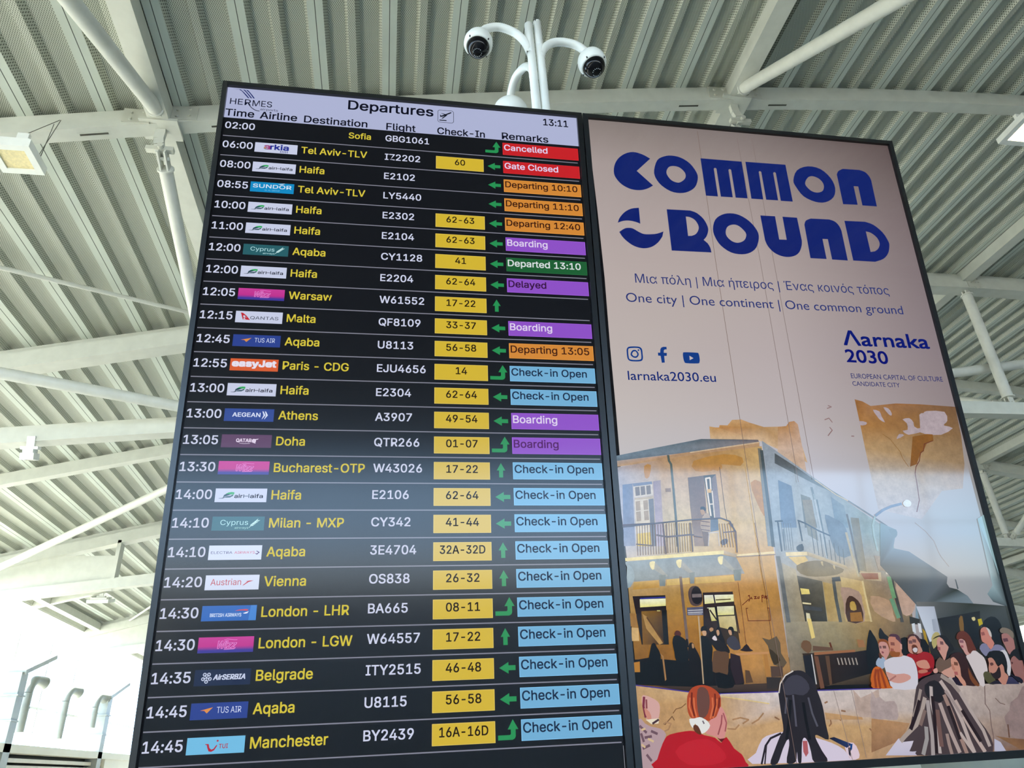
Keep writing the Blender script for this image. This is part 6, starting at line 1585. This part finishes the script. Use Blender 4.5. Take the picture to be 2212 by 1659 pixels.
  ['l',[30,12,13],103.6,[[21560,-18721],[21483,-19273],[21315,-20167]]],
  ['l',[30,12,13],104.5,[[22009,-18999],[22079,-19408],[22139,-19848]]],
  ['l',[30,12,13],105.1,[[22430,-19127],[22598,-19504],[22794,-19932]]],
  ['l',[30,10,13],103.0,[[21106,-18815],[20862,-19247],[20659,-19528]]],
 ],
 'picture_thin_lines': [  # thin dark upright lines running down the poster
  ['l',[118,98,89],16.0,[[16840,1062],[16797,-4412],[16828,-9583],[16840,-14345],[17005,-20358]]],
  ['l',[126,111,107],17.2,[[18404,919],[18488,-4305],[18497,-9539],[18493,-12366]]],
  ['l',[126,111,107],17.4,[[19017,980],[19006,-4272],[19032,-9231],[19038,-12258]]],
  ['l',[126,111,107],14.2,[[18475,-18444],[18680,-20213]]],
  ['l',[126,110,107],14.3,[[19029,-18440],[19111,-20188]]],
 ],
 'title_lettering': [
  ['p',[5,28,104],[[14827,-384],[14754,-338],[14650,-273],[14539,-219],[14428,-181],[14310,-154],[14194,-147],[14081,-167],[13970,-208],[13865,-264],[13766,-334],[13672,-418],[13591,-511],[13525,-613],[13471,-724],[13432,-836],[13406,-948],[13393,-1061],[13395,-1165],[13412,-1254],[13444,-1334],[13484,-1408],[13532,-1480],[13589,-1548],[13653,-1608],[13727,-1663],[13808,-1710],[13890,-1748],[13970,-1775],[14052,-1791],[14135,-1799],[14219,-1800],[14304,-1793],[14387,-1778],[14466,-1755],[14542,-1724],[14615,-1688],[14692,-1641],[14766,-1589],[14818,-1552],[14260,-972]]],
  ['h',[5,28,104],[[14926,-883],[14964,-731],[15023,-564],[15095,-426],[15179,-337],[15275,-278],[15374,-233],[15470,-197],[15568,-175],[15672,-167],[15786,-172],[15906,-191],[16023,-228],[16139,-286],[16253,-364],[16354,-459],[16441,-580],[16515,-719],[16566,-847],[16588,-951],[16586,-1043],[16568,-1141],[16535,-1256],[16486,-1375],[16421,-1482],[16338,-1570],[16240,-1644],[16137,-1704],[16031,-1749],[15919,-1778],[15807,-1793],[15692,-1792],[15576,-1777],[15463,-1742],[15348,-1683],[15236,-1605],[15138,-1518],[15059,-1422],[14995,-1316],[14949,-1209],[14922,-1107],[14913,-1002]],[[15399,-878],[15426,-809],[15467,-738],[15517,-683],[15577,-650],[15646,-633],[15717,-628],[15791,-632],[15867,-649],[15937,-682],[16004,-739],[16066,-813],[16107,-888],[16122,-962],[16118,-1038],[16096,-1109],[16053,-1176],[15991,-1239],[15930,-1287],[15876,-1321],[15822,-1341],[15763,-1345],[15692,-1334],[15616,-1307],[15548,-1266],[15492,-1206],[15445,-1131],[15411,-1059],[15393,-997],[15389,-938]]],
  ['p',[5,28,104],[[16798,-182],[18426,-182],[18417,-1807],[17947,-1812],[17948,-594],[17900,-557],[17841,-600],[17836,-1810],[17373,-1815],[17370,-590],[17318,-557],[17263,-600],[17259,-1818],[16797,-1819]]],
  ['p',[5,28,104],[[18578,-174],[20199,-158],[20205,-1804],[19726,-1806],[19738,-576],[19691,-535],[19629,-578],[19621,-1796],[19147,-1805],[19150,-575],[19102,-542],[19049,-577],[19031,-1803],[18564,-1808]]],
  ['h',[5,28,104],[[20400,-849],[20447,-696],[20526,-522],[20633,-375],[20777,-269],[20949,-191],[21124,-147],[21297,-140],[21472,-168],[21629,-228],[21765,-328],[21882,-459],[21973,-599],[22034,-743],[22068,-896],[22073,-1046],[22049,-1195],[21996,-1343],[21918,-1471],[21810,-1576],[21678,-1663],[21541,-1723],[21408,-1754],[21270,-1758],[21130,-1738],[20979,-1693],[20825,-1623],[20693,-1533],[20594,-1414],[20517,-1273],[20459,-1144],[20416,-1045],[20392,-957]],[[20865,-922],[20901,-835],[20961,-739],[21027,-663],[21095,-617],[21169,-591],[21248,-587],[21335,-605],[21426,-644],[21503,-697],[21560,-765],[21602,-847],[21622,-933],[21616,-1026],[21587,-1123],[21542,-1203],[21477,-1257],[21395,-1294],[21314,-1315],[21234,-1319],[21155,-1306],[21081,-1278],[21015,-1231],[20955,-1169],[20909,-1106],[20877,-1048],[20860,-989]]],
  ['p',[5,28,104],[[22271,-420],[22290,-377],[22320,-316],[22364,-258],[22433,-209],[22516,-163],[22576,-131],[23268,-120],[23332,-135],[23421,-160],[23500,-196],[23556,-248],[23602,-312],[23638,-377],[23662,-447],[23675,-517],[23684,-566],[23654,-1742],[23053,-1745],[23064,-894],[22871,-895],[22859,-1730],[22256,-1752]]],
  ['p',[5,27,104],[[13361,-3217],[13377,-3169],[13401,-3099],[13439,-3023],[13496,-2939],[13567,-2848],[13644,-2767],[13726,-2701],[13814,-2645],[13905,-2601],[14008,-2572],[14114,-2555],[14188,-2544],[14178,-3198],[14137,-3180],[14077,-3156],[14009,-3135],[13933,-3119],[13849,-3106],[13767,-3101],[13692,-3106],[13620,-3117],[13551,-3134],[13479,-3161],[13409,-3193],[13361,-3217]]],
  ['p',[5,26,104],[[13381,-3588],[13436,-3545],[13513,-3485],[13585,-3438],[13641,-3415],[13691,-3404],[13740,-3400],[13789,-3397],[13837,-3401],[13891,-3416],[13955,-3451],[14026,-3497],[14093,-3538],[14151,-3568],[14206,-3593],[14269,-3610],[14345,-3615],[14430,-3611],[14514,-3603],[14598,-3593],[14682,-3579],[14764,-3558],[14853,-3525],[14940,-3485],[15000,-3456],[14938,-3665],[14893,-3732],[14828,-3827],[14757,-3914],[14684,-3983],[14606,-4046],[14525,-4097],[14442,-4136],[14357,-4163],[14273,-4180],[14192,-4187],[14112,-4183],[14032,-4170],[13954,-4149],[13876,-4119],[13799,-4079],[13720,-4023],[13642,-3957],[13575,-3893],[13522,-3833],[13481,-3775],[13453,-3734]]],
  ['h',[5,27,104],[[15224,-2523],[16102,-2508],[16165,-2525],[16256,-2552],[16345,-2595],[16425,-2658],[16503,-2737],[16569,-2824],[16622,-2924],[16662,-3032],[16688,-3129],[16696,-3206],[16691,-3271],[16676,-3338],[16652,-3411],[16620,-3485],[16585,-3551],[16542,-3610],[16495,-3661],[16462,-3696],[16596,-3824],[16616,-3865],[16645,-3925],[16668,-3989],[16679,-4061],[16684,-4137],[16688,-4191],[15221,-4209]],[[15911,-2775],[15951,-2776],[16008,-2779],[16067,-2791],[16127,-2817],[16189,-2853],[16243,-2901],[16286,-2967],[16320,-3046],[16341,-3119],[16346,-3181],[16338,-3237],[16319,-3294],[16289,-3357],[16248,-3421],[16202,-3474],[16144,-3514],[16080,-3542],[16035,-3562],[15899,-3574]]],
  ['h',[5,26,104],[[16875,-3220],[16903,-3086],[16951,-2947],[17015,-2826],[17098,-2731],[17198,-2654],[17303,-2593],[17411,-2548],[17523,-2520],[17637,-2507],[17752,-2507],[17869,-2523],[17986,-2559],[18107,-2620],[18229,-2702],[18338,-2798],[18433,-2914],[18515,-3045],[18572,-3169],[18599,-3274],[18602,-3373],[18586,-3482],[18550,-3613],[18494,-3752],[18427,-3872],[18351,-3964],[18264,-4036],[18169,-4095],[18066,-4142],[17955,-4174],[17836,-4191],[17704,-4193],[17565,-4179],[17432,-4142],[17307,-4077],[17189,-3989],[17089,-3893],[17013,-3789],[16956,-3676],[16914,-3562],[16884,-3451],[16870,-3338]],[[17349,-3290],[17371,-3214],[17408,-3137],[17459,-3073],[17530,-3026],[17615,-2992],[17698,-2975],[17773,-2979],[17844,-3000],[17913,-3040],[17986,-3107],[18055,-3193],[18104,-3272],[18122,-3334],[18119,-3389],[18103,-3446],[18077,-3508],[18038,-3572],[17985,-3627],[17914,-3672],[17829,-3709],[17747,-3729],[17671,-3727],[17599,-3708],[17532,-3675],[17468,-3626],[17409,-3563],[17367,-3497],[17345,-3430],[17340,-3361]]],
  ['p',[5,26,104],[[18801,-2510],[19377,-2502],[19374,-3482],[19666,-3472],[19672,-2498],[20247,-2498],[20260,-3474],[20250,-3528],[20235,-3605],[20211,-3687],[20176,-3771],[20133,-3860],[20083,-3938],[20026,-4004],[19962,-4060],[19889,-4106],[19804,-4143],[19710,-4170],[19615,-4185],[19520,-4189],[19423,-4180],[19328,-4159],[19235,-4126],[19144,-4080],[19061,-4022],[18989,-3948],[18926,-3861],[18877,-3776],[18844,-3687],[18825,-3599],[18813,-3538]]],
  ['p',[5,27,104],[[20487,-2785],[20506,-2734],[20535,-2662],[20579,-2599],[20651,-2554],[20737,-2517],[20800,-2493],[21528,-2475],[21589,-2490],[21674,-2514],[21750,-2549],[21804,-2597],[21849,-2656],[21885,-2720],[21912,-2795],[21930,-2875],[21942,-2931],[21932,-4185],[21312,-4182],[21313,-3332],[21098,-3336],[21095,-4175],[20463,-4180]]],
  ['h',[5,26,104],[[22153,-2490],[22998,-2468],[23081,-2489],[23200,-2523],[23318,-2579],[23428,-2663],[23537,-2769],[23628,-2884],[23697,-3013],[23747,-3151],[23780,-3270],[23790,-3352],[23783,-3415],[23763,-3486],[23736,-3580],[23696,-3682],[23643,-3778],[23576,-3867],[23494,-3951],[23399,-4023],[23270,-4084],[23127,-4135],[23026,-4169],[22152,-4171]],[[22939,-2889],[22989,-2897],[23061,-2909],[23134,-2937],[23205,-2986],[23276,-3050],[23333,-3121],[23370,-3200],[23392,-3285],[23396,-3368],[23377,-3446],[23339,-3522],[23294,-3588],[23237,-3645],[23173,-3691],[23127,-3723],[22938,-3764]]],
 ],
 'social_symbol_a': [
  ['h',[9,55,130],[[13241,-8119],[13242,-8070],[13246,-8033],[13257,-8000],[13274,-7970],[13298,-7945],[13335,-7926],[13389,-7914],[13456,-7909],[13522,-7906],[13583,-7906],[13642,-7908],[13692,-7918],[13727,-7935],[13753,-7961],[13770,-7995],[13778,-8043],[13778,-8101],[13777,-8158],[13778,-8215],[13779,-8272],[13772,-8321],[13759,-8360],[13739,-8391],[13706,-8415],[13656,-8429],[13593,-8436],[13528,-8439],[13460,-8440],[13389,-8438],[13332,-8428],[13293,-8409],[13267,-8382],[13249,-8340],[13240,-8272],[13239,-8190]],[[13292,-8117],[13294,-8073],[13298,-8039],[13307,-8013],[13317,-7996],[13332,-7986],[13358,-7978],[13404,-7970],[13461,-7964],[13517,-7960],[13568,-7959],[13618,-7960],[13658,-7967],[13686,-7980],[13703,-8000],[13715,-8027],[13723,-8066],[13725,-8112],[13725,-8160],[13725,-8212],[13723,-8265],[13717,-8308],[13710,-8335],[13699,-8350],[13677,-8363],[13639,-8374],[13588,-8382],[13533,-8386],[13470,-8386],[13403,-8383],[13351,-8374],[13322,-8364],[13308,-8349],[13299,-8317],[13293,-8258],[13291,-8182]]],
  ['h',[9,55,130],[[13366,-8174],[13393,-8110],[13437,-8052],[13494,-8029],[13552,-8033],[13602,-8077],[13637,-8134],[13646,-8179],[13634,-8223],[13600,-8271],[13555,-8308],[13505,-8314],[13456,-8303],[13414,-8279],[13382,-8247],[13365,-8214]],[[13417,-8178],[13434,-8137],[13464,-8099],[13504,-8082],[13545,-8084],[13572,-8117],[13589,-8159],[13592,-8188],[13584,-8213],[13566,-8238],[13540,-8256],[13503,-8259],[13467,-8252],[13445,-8236],[13430,-8215],[13418,-8199]]],
  ['p',[9,56,131],[[13612,-8034],[13626,-8014],[13649,-8003],[13669,-8013],[13681,-8031],[13669,-8054],[13649,-8068],[13626,-8055]]],
 ],
 'social_symbol_b': [
  ['p',[9,55,130],[[14401,-8452],[14502,-8443],[14508,-8206],[14595,-8202],[14612,-8098],[14506,-8096],[14515,-8012],[14553,-7974],[14620,-7972],[14621,-7882],[14514,-7883],[14439,-7913],[14396,-7986],[14381,-8100],[14304,-8097],[14301,-8204],[14384,-8210]]],
 ],
 'social_symbol_c': [
  ['p',[9,55,130],[[15158,-8257],[15156,-8199],[15158,-8139],[15166,-8092],[15172,-8067],[15185,-8057],[15235,-8050],[15358,-8046],[15520,-8046],[15644,-8050],[15694,-8054],[15706,-8063],[15712,-8087],[15723,-8138],[15727,-8205],[15727,-8266],[15724,-8313],[15716,-8354],[15703,-8386],[15697,-8409],[15686,-8423],[15639,-8433],[15520,-8440],[15365,-8442],[15246,-8438],[15198,-8429],[15186,-8414],[15180,-8390],[15168,-8353],[15161,-8306]]],
  ['p',[196,183,178],[[15381,-8168],[15513,-8250],[15376,-8326]]],
 ],
 'tagline_text': [
  ['t', [36, 48, 112], 'Μια πόλη | Μια ήπειρος | Ένας κοινός τόπος', [13781, -5548], 328, 9520, 42, 0.0],
  ['t', [36, 48, 112], 'One city | One continent | One common ground', [13394, -6285], 335, 10278, 21, 0.0],
 ],
 'web_address': [
  ['t', [13, 37, 112], 'larnaka2030.eu', [13207, -9082], 307, 2987, 18, 0.012],
 ],
 'place_logo': [
  ['t', [9, 24, 110], 'Λarnaka', [21085, -7554], 513, 3292, -11, 0.06],
  ['t', [9, 18, 108], '2030', [21057, -8185], 457, 1572, -25, 0.055],
  ['t', [35, 44, 106], 'EUROPEAN CAPITAL OF CULTURE', [21092, -8782], 174, 3477, -20, 0.004],
  ['t', [31, 40, 104], 'CANDIDATE CITY', [21088, -9050], 156, 1769, -13, 0.004],
 ],
}
SX0, SX1, SZ0, SZ1 = 1.2592, 2.4848, -2.0228, 0.1222
ad = thing('advertising_display', 'tall black advertising display with a pink city campaign poster, right of the two displays', 'display', ORG, (TILT, 0, 0))
housing(ad, 1.2410, 2.5035, -2.0435, .1410, SX0, SX1, SZ0, SZ1)
b = Shown(); b.rect(SX0, SZ0, SX1, SZ1, (8, 8, 10), 0)
b.build('screen', ['screen_ad'], ad)

def clipped(pts, cols):
    """cut a coloured outline to the lit area"""
    P = [(x, z, *c) for (x, z), c in zip(pts, cols)]
    for ax, lim, sg in ((0, SX0, 1), (0, SX1, -1), (1, SZ0, 1), (1, SZ1, -1)):
        o = []
        for i, q in enumerate(P):
            p = P[i - 1]
            a, c = (p[ax] - lim) * sg, (q[ax] - lim) * sg
            if (a >= 0) != (c >= 0):
                t = a / (a - c)
                o.append(tuple(u + (v - u) * t for u, v in zip(p, q)))
            if c >= 0:
                o.append(q)
        P = o
        if not P:
            return [], []
    return [p[:2] for p in P], [p[2:] for p in P]

depth = [0]
def lay():
    depth[0] += 1
    return -0.0003 - depth[0] * 0.00001

def add_outline(s, pts, cols):
    pts, cols = clipped(pts, cols)
    if len(pts) < 3:
        return
    y = lay()
    tris = tessellate_polygon([[Vector((x, z, 0)) for x, z in pts]])
    rc = [rgb(c) for c in cols]
    for t in tris:
        a, b2, c = t
        # wind every triangle towards the viewer
        ux, uz = pts[b2][0] - pts[a][0], pts[b2][1] - pts[a][1]
        vx, vz = pts[c][0] - pts[a][0], pts[c][1] - pts[a][1]
        if ux * vz - uz * vx < 0:
            b2, c = c, b2
        s.add([(pts[k][0], y, pts[k][1]) for k in (a, b2, c)], [(0, 1, 2)], 0, [rc[a], rc[b2], rc[c]])

ICON = {'social_symbol_a': 'blue camera outline symbol', 'social_symbol_b': 'blue letter f symbol', 'social_symbol_c': 'blue play button symbol'}
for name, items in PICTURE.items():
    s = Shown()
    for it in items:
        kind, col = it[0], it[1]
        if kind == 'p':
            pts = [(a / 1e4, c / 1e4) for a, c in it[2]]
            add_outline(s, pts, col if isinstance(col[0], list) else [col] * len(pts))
        elif kind == 'h':
            o = [Vector((a / 1e4, c / 1e4, 0)) for a, c in it[2]]
            h = [Vector((a / 1e4, c / 1e4, 0)) for a, c in it[3]]
            y = lay()
            s.add([(v.x, y, v.y) for v in o + h], [tuple(t) for t in tessellate_polygon([o, h])], 0, rgb(col))
        elif kind == 'l':
            pts = [(a / 1e4, c / 1e4) for a, c in it[3]]
            wd = it[2] / 1e4
            for (xa, za), (xb, zb) in zip(pts[:-1], pts[1:]):
                dx, dz = xb - xa, zb - za
                L = sqrt(dx * dx + dz * dz) or 1
                nx, nz = -dz / L * wd / 2, dx / L * wd / 2
                ex, ez = dx / L * wd * .2, dz / L * wd * .2
                q = [(xa + nx - ex, za + nz - ez), (xa - nx - ex, za - nz - ez), (xb - nx + ex, zb - nz + ez), (xb + nx + ex, zb + nz + ez)]
                add_outline(s, q, [col] * 4)
        else:
            body, (x, z), h, wd, rise, bold = it[2:]
            vs, fs, w0 = glyphs(body, 0.0, False)
            y = lay()
            for ox, oz in (((0, 0),) if bold == 0 else ((0, 0), (1, 1), (-1, 1), (1, -1), (-1, -1))):
                s.add([((x + vx / w0 * wd) / 1e4 + ox * bold * h * .45e-4, y, (z + vz * h + vx / w0 * rise) / 1e4 + oz * bold * h * .45e-4) for vx, vz in vs], fs, 0, rgb(col))
    nm = 'social_symbol' if name in ICON else name
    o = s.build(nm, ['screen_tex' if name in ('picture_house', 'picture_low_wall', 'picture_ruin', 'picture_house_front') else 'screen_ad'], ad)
    if name in ICON:
        o['label'] = ICON[name]
